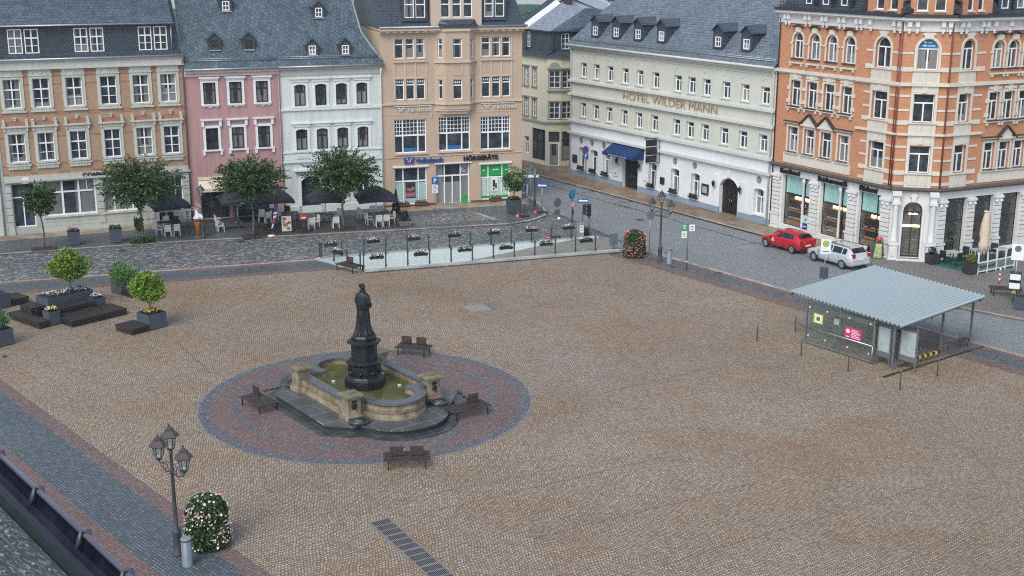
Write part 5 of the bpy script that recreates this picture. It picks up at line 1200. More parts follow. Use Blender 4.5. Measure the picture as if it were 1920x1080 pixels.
# ---------------------------------------------------------------- trees and plants
L_DARK = leaf('dark_tree_leaves', (.022,.05,.016), (.05,.10,.028), .5, (.11,.15,.042))
L_MID = leaf('mid_green_leaves', (.022,.055,.016), (.045,.10,.028), .5)
L_LIME = leaf('bright_green_leaves', (.07,.13,.012), (.16,.27,.022), .5, (.27,.39,.05))
L_BUSH = leaf('fresh_green_leaves', (.05,.13,.02), (.10,.22,.04), .5)
L_CONE = leaf('conifer_needles', (.012,.028,.014), (.022,.045,.02), .6)
BARK = mat('tree_bark', (.10,.085,.07), .85, vary=.35, scale=8)
SOIL = mat('planter_soil', (.028,.02,.014), .95, vary=.3)
def petals(name, *cols):
    if name in MATS: return MATS[name]
    n = NT(name); r = n.new('ShaderNodeNewGeometry').outputs['Random Per Island']
    MATS[name] = n.done(n.ramp(r, [(i/len(cols), c) for i, c in enumerate(cols)], 'CONSTANT'), .6, 0, .3); return MATS[name]
P_MIX = petals('pink_white_petals', (.75,.7,.66), (.6,.2,.2), (.74,.71,.68), (.7,.5,.48))
P_PINK = petals('pink_petals', (.55,.13,.2), (.7,.36,.4), (.62,.2,.26), (.42,.07,.12))
P_WHITE = petals('white_petals', (.75,.74,.7), (.66,.62,.6), (.5,.12,.12), (.72,.7,.66))
P_PURPLE = petals('purple_white_petals', (.32,.25,.42), (.62,.58,.66), (.2,.14,.27), (.7,.66,.6))
P_YELLOW = petals('yellow_petals', (.68,.6,.1), (.72,.66,.35), (.55,.5,.6), (.75,.68,.2))
P_ORANGE = petals('orange_petals', (.72,.3,.03), (.75,.55,.2), (.62,.2,.03), (.75,.65,.45))
P_RED = petals('red_petals', (.5,.03,.04), (.6,.1,.1), (.4,.02,.03), (.65,.4,.35))
def rdir(rng):
    z = rng.uniform(-1, 1); t = rng.uniform(0, 2*pi); r = sqrt(1-z*z); return Vector((r*cos(t), r*sin(t), z))
def leafq(mb, p, s, rng, up=.4, asp=.6):
    n = (rdir(rng) + Vector((0, 0, up))).normalized(); a = n.cross(rdir(rng)).normalized(); b = n.cross(a)
    mb.poly([p-a*s*.5, p-b*s*asp*.5, p+a*s*.5, p+b*s*asp*.5])
def blob_crown(rx, ry, rz, n, s, rng, lumps=18, hollow=.5):
    """crown of many small leaf faces gathered in uneven lumps"""
    mb = MB(); C = [(Vector((d.x*rx*.62, d.y*ry*.62, d.z*rz*.62)), rng.uniform(.2, .55)) for d in [rdir(rng) for _ in range(lumps)]] + [(Vector((rx*.08, 0, -rz*.1)), .68)]*3
    for _ in range(n):
        c, k = rng.choice(C); d = rdir(rng); r = k*(hollow+(1-hollow)*rng.random()**.5)*1.0
        p = c + Vector((d.x*rx*r, d.y*ry*r, d.z*rz*r)); leafq(mb, p, s*rng.uniform(.7, 1.35), rng)
    return mb
def spray_crown(rx, rz, n, s, rng, per=46, droop=.25):
    """long leafy shoots running outwards: ragged outline with gaps"""
    mb = MB()
    for _ in range(n):
        d = rdir(rng); d.z = d.z*.8 + .12; L = rng.uniform(.72, 1.12); a0 = rng.uniform(.05, .35)
        side = Vector((-d.y, d.x, 0)); side = side.normalized() if side.length > .01 else Vector((1, 0, 0)); bend = rng.uniform(-.25, .25); dr = droop*rng.uniform(0, 1.3)
        for k in range(per):
            t = a0 + (1-a0)*(k/per)
            p = Vector((d.x*rx, d.y*rx, d.z*rz))*t*L + side*bend*t*t*rx*.6 - Vector((0, 0, dr*t*t*rz*.5))
            wd = .2*(1-t)+.05; p += Vector((rng.gauss(0, wd), rng.gauss(0, wd), rng.gauss(0, wd*.6))); leafq(mb, p, s*rng.uniform(.7, 1.3), rng, .9)
    return mb
def trunk_mb(h, r, rng, limbs=5, spread=1.0, top=1.0):
    mb = MB(); pts = [Vector((0, 0, -.02))]; 
    for k in range(1, 5): pts.append(Vector((rng.uniform(-.06, .06)*k*.5, rng.uniform(-.06, .06)*k*.5, h*k/4)))
    mb.ptube(pts, [r*1.25, r, r*.92, r*.85, r*.8], 8)
    for k in range(limbs):
        t = 2*pi*k/limbs + rng.uniform(-.4, .4); q = pts[-1] + Vector((cos(t)*spread, sin(t)*spread, top*rng.uniform(.7, 1.2))); m_ = (pts[-1]+q)/2 + Vector((0, 0, .15*top))
        mb.ptube([pts[-1]-Vector((0, 0, .1)), m_, q], [r*.6, r*.42, r*.12], 6)
    return mb
def street_tree(label, base, h_crown0, h_top, rx, n, seed, trunk_r=.1, s=.17):
    rng = random.Random(seed); t = thing('street_tree', label, 'tree', base, 0, 'trees before the row of houses')
    zc = (h_crown0+h_top)/2; rz = (h_top-h_crown0)/2
    trunk_mb(h_crown0+.5*rz*.5, trunk_r, rng, 6, rx*.5, rz*.9).build('trunk', BARK, t)
    c = spray_crown(rx, rz, int(n*2.2), s, rng, 58).build('crown', L_DARK, t, (0, 0, zc)); return t
street_tree('largest dark street tree, in front of the brick bank house beside the ice cream figure', G2(269, 456), 1.9, 6.75, 3.15, 150, 3)
street_tree('dark street tree in front of the pink house, its trunk beside the beach flag', G2(476, 445), 2.1, 6.6, 2.75, 125, 5)
street_tree('dark street tree in front of the mint house, spreading over the parasols', G2(645, 432), 2.0, 6.8, 3.1, 140, 8)
street_tree('young thin street tree before the bank house door, the smallest of its row', G2(84, 469), 2.1, 5.3, 1.35, 62, 11, .07, .15)
mb = MB()
for (px, py) in ((269, 456), (476, 445), (645, 432), (84, 469)):
    g = G(px, py); d = Vector((cos(.35), sin(.35))); mb.M = Matrix.Translation((g.x, g.y, 0)) @ Matrix.Rotation(.38, 4, 'Z'); mb.box(-.9, -.7, .05, .9, .7, .122)
mb.M = Matrix.Identity(4); struct('tree_pit_ground', mb, mat('tree_pit_soil', (.035,.028,.022), .9, vary=.4, scale=6))
# weeds in the pit of the big tree
rng = random.Random(4); mb = MB()
for _ in range(500): leafq(mb, Vector((rng.gauss(0, .42), rng.gauss(0, .3), abs(rng.gauss(0, .16)))), .16, rng)
tag(mb.build('weeds', L_MID, None, (*G2(269, 456), .12)), 'green weeds round the foot of the largest street tree', 'weeds', kind='stuff')
# ivy thickened foot on two trunks
for (px, py, lab) in ((267, 436, 'dark shrubby growth clasping the largest street tree trunk'),):
    g = G(269, 456); mb = blob_crown(.42, .42, .75, 700, .16, rng, 8); tag(mb.build('climbing_shrub', L_DARK, None, (g.x-.25, g.y, 1.45)), lab, 'shrub')
# ---------------------------------------------------------------- planters
m_box = mat('anthracite_planter', (.062,.075,.10), .45, vary=.08)
def flowers(mb_leaf, mb_pet, w, d, z, n, rng, h=.22, density=1.0):
    for _ in range(n): leafq(mb_leaf, Vector((rng.uniform(-w, w), rng.uniform(-d, d), z+rng.uniform(0, h))), .13, rng)
    for _ in range(int(n*.8*density)): p = Vector((rng.uniform(-w, w), rng.uniform(-d, d), z+h*rng.uniform(.55, 1.2))); leafq(mb_pet, p, .12, rng, 1.5, .9)
def planter(name, label, loc, rz, w, d, h, pet=None, taper=0.0, m=None, nf=120, group=None, soil=.06, leafm=None):
    t = thing(name, label, 'planter', loc, rz, group); mb = MB(); a, b = w/2, d/2; k = 1-taper
    def loop(sx, z, inset=0): return [(-a*sx+inset, -b*sx+inset, z), (a*sx-inset, -b*sx+inset, z), (a*sx-inset, b*sx-inset, z), (-a*sx+inset, b*sx-inset, z)]
    lo, hi, hi2, dn = loop(k, .05), loop(1, h), loop(1, h, .035), loop(1, h-soil, .035)
    for A, Bq in ((lo, hi), (hi, hi2), (hi2, dn)):
        for i in range(4): mb.poly([A[i], A[(i+1) % 4], Bq[(i+1) % 4], Bq[i]])
    mb.poly(lo)
    for x in (-a*k+.08, a*k-.14):
        for y in (-b*k+.08, b*k-.14): mb.box(x, y, 0, x+.06, y+.06, .05)
    mb.build('box', m or m_box, t); sb = MB(); sb.poly(dn); sb.build('soil', SOIL, t)
    if pet:
        rng = random.Random(hash(label) % 1000 if False else len(label)*7); lb, pb = MB(), MB(); flowers(lb, pb, a*.82, b*.82, h-soil, nf, rng); lb.build('foliage', leafm or L_MID, t); pb.build('flowers', pet, t)
    return t
def pot_tree(label, loc, z0, trunk, rx, rz, n, seed, lm, s=.11, name='lollipop_tree', group='clipped trees in planters', r=.045, lumps=16):
    rng = random.Random(seed); t = thing(name, label, 'tree', (loc[0], loc[1], z0), 0, group)
    trunk_mb(trunk, r, rng, 5, rx*.45, rz*.7).build('trunk', BARK, t); blob_crown(rx, rx, rz, n, s, rng, lumps).build('crown', lm, t, (0, 0, trunk+rz*.8)); return t
# the wooden seating island on the square
O = Vector((-25.03, 69.61)); A50 = radians(50); ea = Vector((cos(A50), sin(A50))); eb = Vector((-sin(A50), cos(A50)))
def isl(a, b): p = O + ea*a + eb*b; return (p.x, p.y, 0)
def deck(label, loc, w, d, h, rows, group='dark wooden decks on the square'):
    """low slatted seating deck: boards on top, open slats round the sides"""
    t = thing('seating_deck', label, 'deck', loc, A50, group); mb = MB(); n = max(3, int(round(d/.16)))
    for k in range(n): mb.box(0, d*k/n+.008, h-.035, w, d*(k+1)/n-.008, h)
    mb.build('top_boards', DKWOOD, t); mb = MB()
    for k in range(rows):
        z0 = .05+k*(h-.06)/rows; z1 = z0+(h-.06)/rows-.045
        for (x0, y0, x1, y1) in ((0, 0, w, .03), (0, d-.03, w, d), (0, .03, .03, d-.03), (w-.03, .03, w, d-.03)): mb.box(x0, y0, z0, x1, y1, z1)
    mb.build('side_slats', DKWOOD, t); mb = MB()
    for x in (.06, w/2, w-.12):
        for y in (.06, d-.12): mb.box(x, y, 0, x+.06, y+.06, h-.04)
    mb.build('frame', ANTH, t); return t
deck('long low deck in the front of the seating island, its plain end open', isl(0, 0), 3.6, 1.72, .4, 3)
deck('low deck on the flank of the seating island, behind the planter of yellow flowers', isl(-1.4, 1.15), .7, 3.35, .4, 3)
deck('raised middle deck of the seating island below the big planter', isl(0, 1.75), 2.62, 1.1, .72, 4)
deck('low deck of the seating island behind the purple flowers', isl(2.7, 2.7), .9, 1.0, .4, 3)
deck('small raised deck at the back end of the seating island', isl(-.65, 3.2), .9, 1.3, .7, 4)
def ibox(a, b): p = O + ea*a + eb*b; return (p.x, p.y, 0)
planter('planter', 'large dark planter with pale and yellow flowers under the broadest clipped tree', ibox(1.75, 3.55), A50, 3.0, 1.3, 1.12, P_PURPLE, nf=220)
planter('planter', 'small dark planter with yellow flowers at the seating island corner', ibox(-.35, 1.55), A50, .68, .72, .84, P_YELLOW, nf=110)
planter('planter', 'small dark planter with purple and white flowers by the deck steps', ibox(3.02, 2.25), A50, .75, .72, .8, P_PURPLE, nf=110)
pot_tree('broadest bright green clipped tree, on the large planter of the seating island', ibox(2.2, 3.6), 1.06, .85, 1.28, .98, 5600, 21, L_LIME, .14)
pq = Vector((-20.48, 68.99)); c_ = pq + ea*.6 + eb*.6
planter('planter', 'square dark planter with orange flowers under the smaller clipped tree', (c_.x, c_.y, 0), A50, 1.18, 1.18, .91, P_ORANGE, nf=150)
pot_tree('smaller bright green clipped tree, in the planter of orange flowers', (c_.x, c_.y), .85, .8, 1.12, .92, 4600, 22, L_LIME, .14)
deck('single low deck attached to the planter of orange flowers', (-21.21, 68.09, 0), 1.2, 1.6, .38, 3)
pq = Vector((-24.35, 76.68)); c_ = pq + ea*.6 + eb*.55
planter('planter', 'square dark planter holding a round green bush', (c_.x, c_.y, 0), A50, 1.2, 1.1, .9)
def bush(label, loc, z, rx, rz, n, seed, lm, s=.11, name='round_bush', group=None):
    rng = random.Random(seed); return tag(blob_crown(rx, rx, rz, n, s, rng, 14).build(name, lm, None, (loc[0], loc[1], z)), label, 'bush', group)
bush('round bright green bush in the planter behind the clipped trees', (c_.x, c_.y), 1.25, 1.05, .75, 3600, 31, L_BUSH)
deck('low deck beside the planter of the round bush', tuple(Vector((-24.35, 76.68)) - eb*1.12)+(0,), 1.2, 1.1, .38, 3)
pq = Vector((-27.72, 65.88)); c_ = pq + ea*.25 + eb*.6
planter('planter', 'dark planter with a feathery bush, cut by the picture edge', (c_.x, c_.y, 0), A50, 1.2, 1.2, .93)
bush('feathery grey green bush in the planter at the picture edge', (c_.x-.1, c_.y), 1.4, .85, .85, 2800, 33, leaf('feathery_leaves', (.05,.12,.06), (.10,.2,.10), .5), .1)
pq = Vector((-30.0, 74.1))
deck('low deck by the far planter at the picture edge', (pq.x-.2, pq.y-.1, 0), 1.2, 1.5, .42, 3); c_ = pq - ea*.85 + eb*.6
planter('planter', 'dark planter by the low deck, mostly outside the picture', (c_.x, c_.y, 0), A50, 1.2, 1.2, .9)
# pavement planters before the row
def pplant(label, px, py, w, h, pet, lm, rz=.35): return planter('planter', label, (*G2(px, py), .11), rz, w, w, h, pet, .22, m_box, 150, None, .05, lm)
pplant('tapered dark planter with pink flowers on the pavement by the young tree', 140, 462, .88, 1.05, P_PINK, L_MID)
pplant('tapered dark planter with green leaves on the pavement by the largest street tree', 218, 457, .9, 1.05, petals('green_petals', (.05,.1,.02), (.08,.14,.03)), L_MID)
t = pplant('tapered dark planter of the small round tree outside the beige bank house', 963, 402, 1.05, 1.15, petals('green_petals', (.05,.1,.02)), L_MID)
pot_tree('small round tree in a tapered planter outside the beige bank house', G2(964, 402), 1.1, 1.0, 1.3, 1.05, 2600, 41, leaf('olive_leaves', (.035,.07,.02), (.075,.13,.035), .5), .15, 'round_headed_tree')
m_stonepot = mat('stone_pot', (.17,.155,.14), .8, vary=.25, scale=7)
planter('stone_planter', 'square stone planter holding the dark conifer', (*G2(743, 416), .11), .3, .75, .75, .62, None, .15, m_stonepot)
t = thing('conifer', 'dark pointed conifer in a stone planter near the parasols', 'conifer', (*G2(743, 415.5), .6)); rng = random.Random(6); mb = MB()
for _ in range(1300):
    z = rng.random()**1.4*1.9; r = .42*(1-z/2.0)*(.6+.4*rng.random()); a = rng.uniform(0, 2*pi); leafq(mb, Vector((r*cos(a), r*sin(a), z+.08)), .12, rng)
mb.build('crown', L_CONE, t); mb = MB(); mb.tube((0, 0, 0), (0, 0, 1.2), .05, .02); mb.build('trunk', BARK, t)
planter('stone_planter', 'broad stone bowl holding a small bush by the kerb', (*G2(759, 427), .11), .3, 1.1, .8, .5, None, .3, m_stonepot)
bush('small dark bush in the broad stone bowl', G2(758, 426), .95, .48, .48, 700, 36, L_CONE, .11)
def trough(name, label, loc, rz, w, pet, group, h=.2, nf=46, m=None, d=.22):
    return planter(name, label, loc, rz, w, d, h, pet, .1, m or mat('black_plastic', (.02,.022,.025), .5), nf, group, .03)
f = Fac(VB0, 18)
for u, lab, pet in ((1.55, 'flower trough under the bank shop window, nearest the conifer', P_WHITE), (3.1, 'flower trough under the bank shop window, nearest the glass doors', P_RED), (9.6, 'red flower trough under the window with green signs', P_RED)):
    p = f.w(u, -.32); trough('flower_trough', lab, (p.x, p.y, .15 if u < 4 else .12), radians(18), 1.1, pet, 'flower troughs at the beige bank house', .28, 60, m_plinth, .34)
hf = Fac(HT0, HTA); wh = ('first', 'second', 'third', 'fourth', 'fifth', 'sixth')
m_heather = petals('dark_heather', (.07,.03,.06), (.11,.06,.09), (.05,.04,.04))
for i, u in enumerate((2.2, 4.15, 6.1, 12.98, 16.1, 18.8)):
    p = hf.w(u, -.24); trough('window_box', 'dark heather window box on the %s hotel window counted from the lane' % wh[i], (p.x, p.y, .72), radians(HTA), 1.15, m_heather, 'window boxes of the hotel', .16, 150, None, .24)
# flower towers
def tower(label, base, r, h, seed, pet, n, dens=1.0):
    rng = random.Random(seed); t = thing('flower_tower', label, 'flowers', base); lb, pb = MB(), MB()
    for _ in range(n):
        z = rng.random()*h; k = (1-max(0, z/h-.62)**2*4.2)*(.96+.04*sin(z*5)); a = rng.uniform(0, 2*pi); rr = r*k*(.78+.25*rng.random()); p = Vector((rr*cos(a), rr*sin(a), z+.1)); leafq(lb, p, .15, rng)
        if rng.random() < (.22 + .2*sin(a*2+seed)*sin(z*3))*dens: leafq(pb, p*1.0+Vector((cos(a), sin(a), .1))*.1, .095, rng, .6, .9)
    for k in range(900): a = rng.uniform(0, 2*pi); q = r*.72*sqrt(rng.random()); p = Vector((q*cos(a), q*sin(a), h*(1.02-.16*(q/r)**2)+rng.uniform(-.12, .1))); leafq(lb, p, .16, rng); (rng.random() < .16*dens) and leafq(pb, p+Vector((0, 0, .06)), .12, rng, 1.2, .9)
    mb = MB(); mb.lathe([(r*.75, 0), (r*.8, h*.5), (r*.62, h*.85), (r*.2, h)], 12); mb.build('soil_core', SOIL, t); lb.build('foliage', L_MID, t); pb.build('flowers', pet, t); return t
tower('tall rounded flower tower with white and coral blossoms beside the nearest lamp post', G2(391, 1022), .78, 1.82, 2, P_MIX, 6000, .55)
tower('tall flower tower thick with pink blossoms at the end of the glass fence', G2(1189, 481), .8, 1.78, 5, P_PINK, 4600, .75)
# ---------------------------------------------------------------- fountain
m_sandst = None
n = NT('fountain_sandstone'); c = n.coord(); f_ = n.noise(c, 1.6, 6, .7); g_ = n.noise(n.vmap(c, sc=(1, 1, .35)), 3.5, 5, .7)
MATS['fsand'] = n.done(n.mix(n.mapr(g_, .5, .75, 0, .8), n.ramp(f_, [(.3, (.11,.085,.06)), (.5, (.27,.215,.145)), (.7, (.42,.345,.25))]), (.07,.06,.045)), .8, 0, .3); n.bump(f_, .5, .03)
n = NT('dark_wet_stone'); c = n.geo(); f_ = n.noise(c, 1.1, 5, .65); v = n.new('ShaderNodeTexBrick', i_Vector=n.vmap(c, rot=(0, 0, -radians(36))), i_Color1=(0,0,0,1), i_Color2=(.2,.2,.2,1), i_Mortar=(1,1,1,1), i_Scale=1.0, i_Mortar_Size=.012, i_Brick_Width=1.5, i_Row_Height=1.1, i_Mortar_Smooth=.3)
a_ = n.ramp(f_, [(.3, (.03,.035,.038)), (.6, (.06,.068,.07)), (.8, (.10,.11,.11))]); MATS['wet'] = n.done(n.mix(n.math('MULTIPLY', v.outputs[1], .5), a_, (.26,.27,.26,1)), n.mapr(f_, .3, .7, .18, .42), 0, .5); n.bump(f_, .15, .01)
n = NT('painted_sheen_step_slabs'); c = n.geo(); f_ = n.noise(c, .9, 5, .65); v = n.new('ShaderNodeTexBrick', i_Vector=n.vmap(c, rot=(0, 0, -radians(38))), i_Color1=(0,0,0,1), i_Color2=(.4,.4,.4,1), i_Mortar=(1,1,1,1), i_Scale=1.0, i_Mortar_Size=.014, i_Brick_Width=1.6, i_Row_Height=1.25, i_Mortar_Smooth=.2)
MATS['wet_sheen'] = n.done(n.mix(n.math('MULTIPLY', v.outputs[1], .75), n.ramp(f_, [(.3, (.055,.06,.062)), (.55, (.085,.092,.094)), (.8, (.13,.14,.14))]), (.32,.33,.31,1)), n.mapr(f_, .3, .7, .2, .45), 0, .5)  # slab tone lifted: wet reflection on the step top is painted in
n = NT('fountain_coping'); c = n.geo(); f_ = n.noise(c, 2.0, 5, .65); MATS['cope'] = n.done(n.ramp(f_, [(.3, (.075,.08,.08)), (.55, (.105,.112,.114)), (.8, (.14,.147,.145))]), n.mapr(f_, .3, .7, .2, .45), 0, .5)
n = NT('lichen_cap_stone'); c = n.geo(); f_ = n.noise(c, 2.6, 5, .7); MATS['cap'] = n.done(n.ramp(f_, [(.3, (.11,.10,.06)), (.55, (.18,.165,.105)), (.75, (.27,.255,.19))]), .75, 0, .3)
n = NT('dark_bronze'); c = n.coord(); f_ = n.noise(c, 3, 5, .7); MATS['bronze'] = n.done(n.ramp(f_, [(.3, (.012,.014,.016)), (.6, (.024,.028,.03)), (.85, (.06,.068,.068))]), n.mapr(f_, .3, .7, .28, .5), .35, .5)
n = NT('fountain_water'); c = n.geo(); f_ = n.noise(c, .9, 4, .6); n.bump(n.noise(c, 5, 2), .06, .02); MATS['water'] = n.done(n.ramp(f_, [(.3, (.055,.055,.012)), (.6, (.10,.095,.022)), (.8, (.15,.125,.04))]), .05, 0, .55)
FW = (-7.0, 57.65); A36 = radians(36.5)
FT = thing('fountain', 'sandstone fountain basin with four corner pillars and a dark figure pedestal in green water', 'fountain', FW, A36)
def lobed(hx, hy, R, cy, ch=0.0, n=14):
    """plan outline, local x along the straight lobeless side; lobes on -y and +y"""
    pts = []
    a0 = math.asin(min(1, (hy-cy)/R)) if R > hy-cy else 0
    def side(s_):
        out = []
        if s_ < 0: out += [(-hx, -hy+ch), (-hx+ch, -hy)] if ch else [(-hx, -hy)]
        else: out += [(hx, hy-ch), (hx-ch, hy)] if ch else [(hx, hy)]
        for k in range(n+1):
            t = a0 + (pi-2*a0)*k/n
            x, y = R*cos(t), cy + R*sin(t)
            out.append((-x, -y) if s_ < 0 else (x, y))
        if s_ < 0: out += [(hx-ch, -hy), (hx, -hy+ch)] if ch else [(hx, -hy)]
        else: out += [(-hx+ch, hy), (-hx, hy-ch)] if ch else [(-hx, hy)]
        return out
    return side(-1) + side(1)
mb = MB(); mb.prism(lobed(3.95, 3.85, 2.7, 3.15, 1.0), .0, .06); mb.build('lower_step', MATS['wet'], FT)
mb = MB(); mb.prism(lobed(3.45, 3.35, 2.25, 2.95, .9), .06, .26); mb.build('riser', mat('shade_painted_riser', (.03,.033,.035), .5), FT)  # dark tone paints shade onto the step sides, below the lighter top
mb = MB(); mb.prism(lobed(3.52, 3.42, 2.32, 3.0, .9), .26, .33); mb.build('upper_step', MATS['wet_sheen'], FT)
def wallband(mb, out, inn, z0, z1):
    n = len(out)
    for k in range(n):
        l = (k+1) % n; a, b, c, d = out[k], out[l], inn[l], inn[k]
        mb.quad((*a, z0), (*b, z0), (*b, z1), (*a, z1)); mb.quad((*a, z1), (*b, z1), (*c, z1), (*d, z1)); mb.quad((*d, z0), (*d, z1), (*c, z1), (*c, z0)); mb.quad((*a, z0), (*d, z0), (*c, z0), (*b, z0))
mb = MB(); I = lobed(1.9, 2.14, 1.02, 2.6)
for z0, z1, e in ((.32, .46, .12), (.46, .56, .06), (.56, .66, -.02), (.66, .78, .05), (.78, .90, .08), (.90, .98, .03), (.98, 1.04, -.02)): wallband(mb, lobed(2.2+e, 2.46+e, 1.38+e, 2.6), I, z0, z1)
mb.build('basin_wall', MATS['fsand'], FT)
mb = MB(); wallband(mb, lobed(2.32, 2.58, 1.5, 2.6), lobed(1.87, 2.11, .99, 2.6), 1.042, 1.15); CP = mb.build('coping', MATS['cope'], FT)
mb = MB(); Lw = lobed(1.91, 2.15, 1.03, 2.6); mb.poly([(*p, .80) for p in Lw]); mb.build('water', MATS['water'], FT)
for sx in (-1, 1):
    for sy in (-1, 1):
        x, y = sx*2.15, sy*2.42; mb = MB(); mb.cbox(x, y, .32, .8, .8, .2); mb.cbox(x, y, .52, .66, .66, .82); mb.cbox(x, y, 1.34, .74, .74, .06); H_ = -.08; pl = mb.build('pillar', MATS['fsand'], FT)
        mb = MB(); mb.M = Matrix.Translation((0, 0, .02)); mb.cbox(x, y, 1.40, .92, .92, .09); i = mb.V((x-.46, y-.46, 1.49), (x+.46, y-.46, 1.49), (x+.46, y+.46, 1.49), (x-.46, y+.46, 1.49), (x-.3, y-.3, 1.56), (x+.3, y-.3, 1.56), (x+.3, y+.3, 1.56), (x-.3, y+.3, 1.56))
        for k in range(4): mb.face((i+k, i+(k+1) % 4, i+4+(k+1) % 4, i+4+k))
        mb.face((i+4, i+5, i+6, i+7)); mb.cbox(x, y, 1.56, .34, .34, .04); mb.M = Matrix.Identity(4); mb.build('pillar_cap', MATS['cap'], pl)
        # lion mask spout and its bowl on the outer side
        mb = MB(); d = Vector((sx, sy, 0)).normalized() if False else Vector((0, sy, 0)); d = Vector((sx*.0, sy, 0)); o_ = Vector((x, y, 0)) + d*.33
        mb.M = Matrix.Translation((o_.x, o_.y, .98)) @ Matrix.Rotation(-d.y*pi/2*-1, 4, 'X'); mb.lathe([(.16, 0), (.17, .05), (.1, .1), (.05, .16), (.02, .17)], 10); mb.M = Matrix.Identity(4)
        mb.tube((o_.x, o_.y+sy*.1, .93), (o_.x, o_.y+sy*.22, .84), .03); mb.box(o_.x-.12, o_.y-.02, 1.16, o_.x+.12, o_.y+.02, 1.28); mb.build('spout_mask', MATS['bronze'], pl)
        mb = MB(); bx, by = x, y+sy*.72; mb.lathe([(.42, .32), (.48, .38), (.5, .5), (.42, .51), (.36, .44), (.0, .42)], 18, bx, by); bw = mb.build('bowl', MATS['wet'], FT)
        mb = MB(); mb.lathe([(.35, .45), (.0, .455)], 18, bx, by); mb.build('bowl_bottom', MATS['cope'], bw)
# pedestal
mb = MB(); o8 = pi/8
for pr in ([(.98, .7), (.98, 1.2), (.9, 1.26)], [(.86, 1.26), (.78, 1.34), (.78, 1.9), (.86, 1.95), (.9, 2.02), (.74, 2.12)], [(.62, 2.12), (.62, 2.86), (.7, 2.94)], [(.82, 2.96), (.82, 3.03), (.64, 3.1)], [(.58, 3.1), (.6, 3.24), (.52, 3.33)]): mb.lathe(pr, 8, smooth=False, a0=o8)
for k in range(8):
    t = pi/4*k; mb.M = Matrix.Rotation(t, 4, 'Z'); mb.box(.9, -.26, .86, .915, .26, 1.12); mb.lathe([(.09, 1.5), (.11, 1.58), (.05, 1.66)], 8, .76, 0)
mb.M = Matrix.Identity(4); mb.build('pedestal', MATS['bronze'], FT)
mb = MB()
for t in (.6, 2.2, 3.9, 5.5): mb.cbox(1.75*cos(t), 1.55*sin(t), .8, .14, .1, .08)
mb.build('floodlights', WHITE, FT)
# bronze figure of a standing woman in a long gown and cape, seen from behind
def figure():
    mb = MB(); N = 40; rows = []
    S = [(3.0, .50, .48, .06), (3.12, .49, .46, .055), (3.3, .43, .41, .05), (3.6, .38, .36, .045), (3.95, .34, .32, .04), (4.25, .31, .28, .028), (4.32, .36, .31, .02), (4.5, .37, .31, .02), (4.7, .385, .29, .015), (4.88, .39, .27, .012), (5.0, .36, .23, .008), (5.07, .25, .18, .0), (5.11, .13, .13, .0), (5.18, .09, .095, .0)]
    for (z, rx, ry, f) in S:
        rows.append(mb.V(*[((rx + f*cos(9*t+z*2)+f*.6*cos(14*t+1))*cos(t), (ry + f*cos(9*t+z*2)+f*.6*cos(14*t+1))*sin(t), z) for t in [2*pi*k/N for k in range(N)]]))
    for i, j in zip(rows, rows[1:]):
        for k in range(N): mb.face((i+k, i+(k+1) % N, j+(k+1) % N, j+k), True)
    mb.face(range(rows[-1], rows[-1]+N)); mb.face(range(rows[0]+N-1, rows[0]-1, -1))
    # head with bonnet and bun, face towards +y
    mb.M = Matrix.Translation((0, .03, 5.33)); mb.lathe([(.02, -.15), (.09, -.13), (.115, -.04), (.125, .04), (.11, .12), (.05, .17), (.01, .18)], 14, sx=.9)
    mb.lathe([(.02, -.02), (.05, .0), (.02, .06)], 6, 0, .12); mb.M = Matrix.Translation((-.06, -.11, 5.42)); mb.lathe([(.01, -.1), (.09, -.06), (.11, .0), (.09, .07), (.01, .1)], 12)
    mb.M = Matrix.Translation((0, 0, 5.36)) @ Matrix.Rotation(.3, 4, 'X'); mb.lathe([(.135, -.04), (.15, .0), (.14, .06), (.05, .15), (.01, .16)], 14)
    mb.M = Matrix.Translation((0, .01, 5.16)); mb.lathe([(.12, -.03), (.2, .0), (.19, .04), (.1, .05)], 16); mb.M = Matrix.Identity(4)
    for s_ in (-1, 1): # arms: upper arm down, forearm folded across the front holding a cushion
        mb.ptube([(s_*.33, 0, 4.95), (s_*.43, .0, 4.62), (s_*.44, .06, 4.46), (s_*.3, .3, 4.5), (s_*.1, .38, 4.56)], [.11, .115, .1, .075, .05], 10)
        for k in range(5): mb.ptube([(s_*.1, .38, 4.6-.025*k), (s_*.03, .41, 4.59-.03*k), (-s_*.02, .40, 4.57-.03*k)], [.016, .015, .01], 5)
    mb.lathe([(.02, 4.36), (.16, 4.38), (.18, 4.45), (.16, 4.52), (.02, 4.54)], 14, 0, .3)
    for k in range(9): t = 2*pi*k/9; mb.ptube([(.4*cos(t), .38*sin(t), 3.3), (.5*cos(t), .5*sin(t), 3.08), (.58*cos(t+.1), .56*sin(t+.1), 3.0)], [.05, .07, .04], 6)
    return mb
me = figure().mesh('statue', MATS['bronze']); o = link('statue', me, FT, (0, 0, .30), radians(-38-28)); o.scale = (.86, .88, 1)
md = o.modifiers.new('fuse', 'REMESH'); md.mode = 'VOXEL'; md.voxel_size = .022; md.use_smooth_shade = True
dg = bpy.context.evaluated_depsgraph_get(); me2 = bpy.data.meshes.new_from_object(o.evaluated_get(dg)); o.modifiers.clear(); o.data = me2; o.data.materials.clear(); o.data.materials.append(MATS['bronze'])
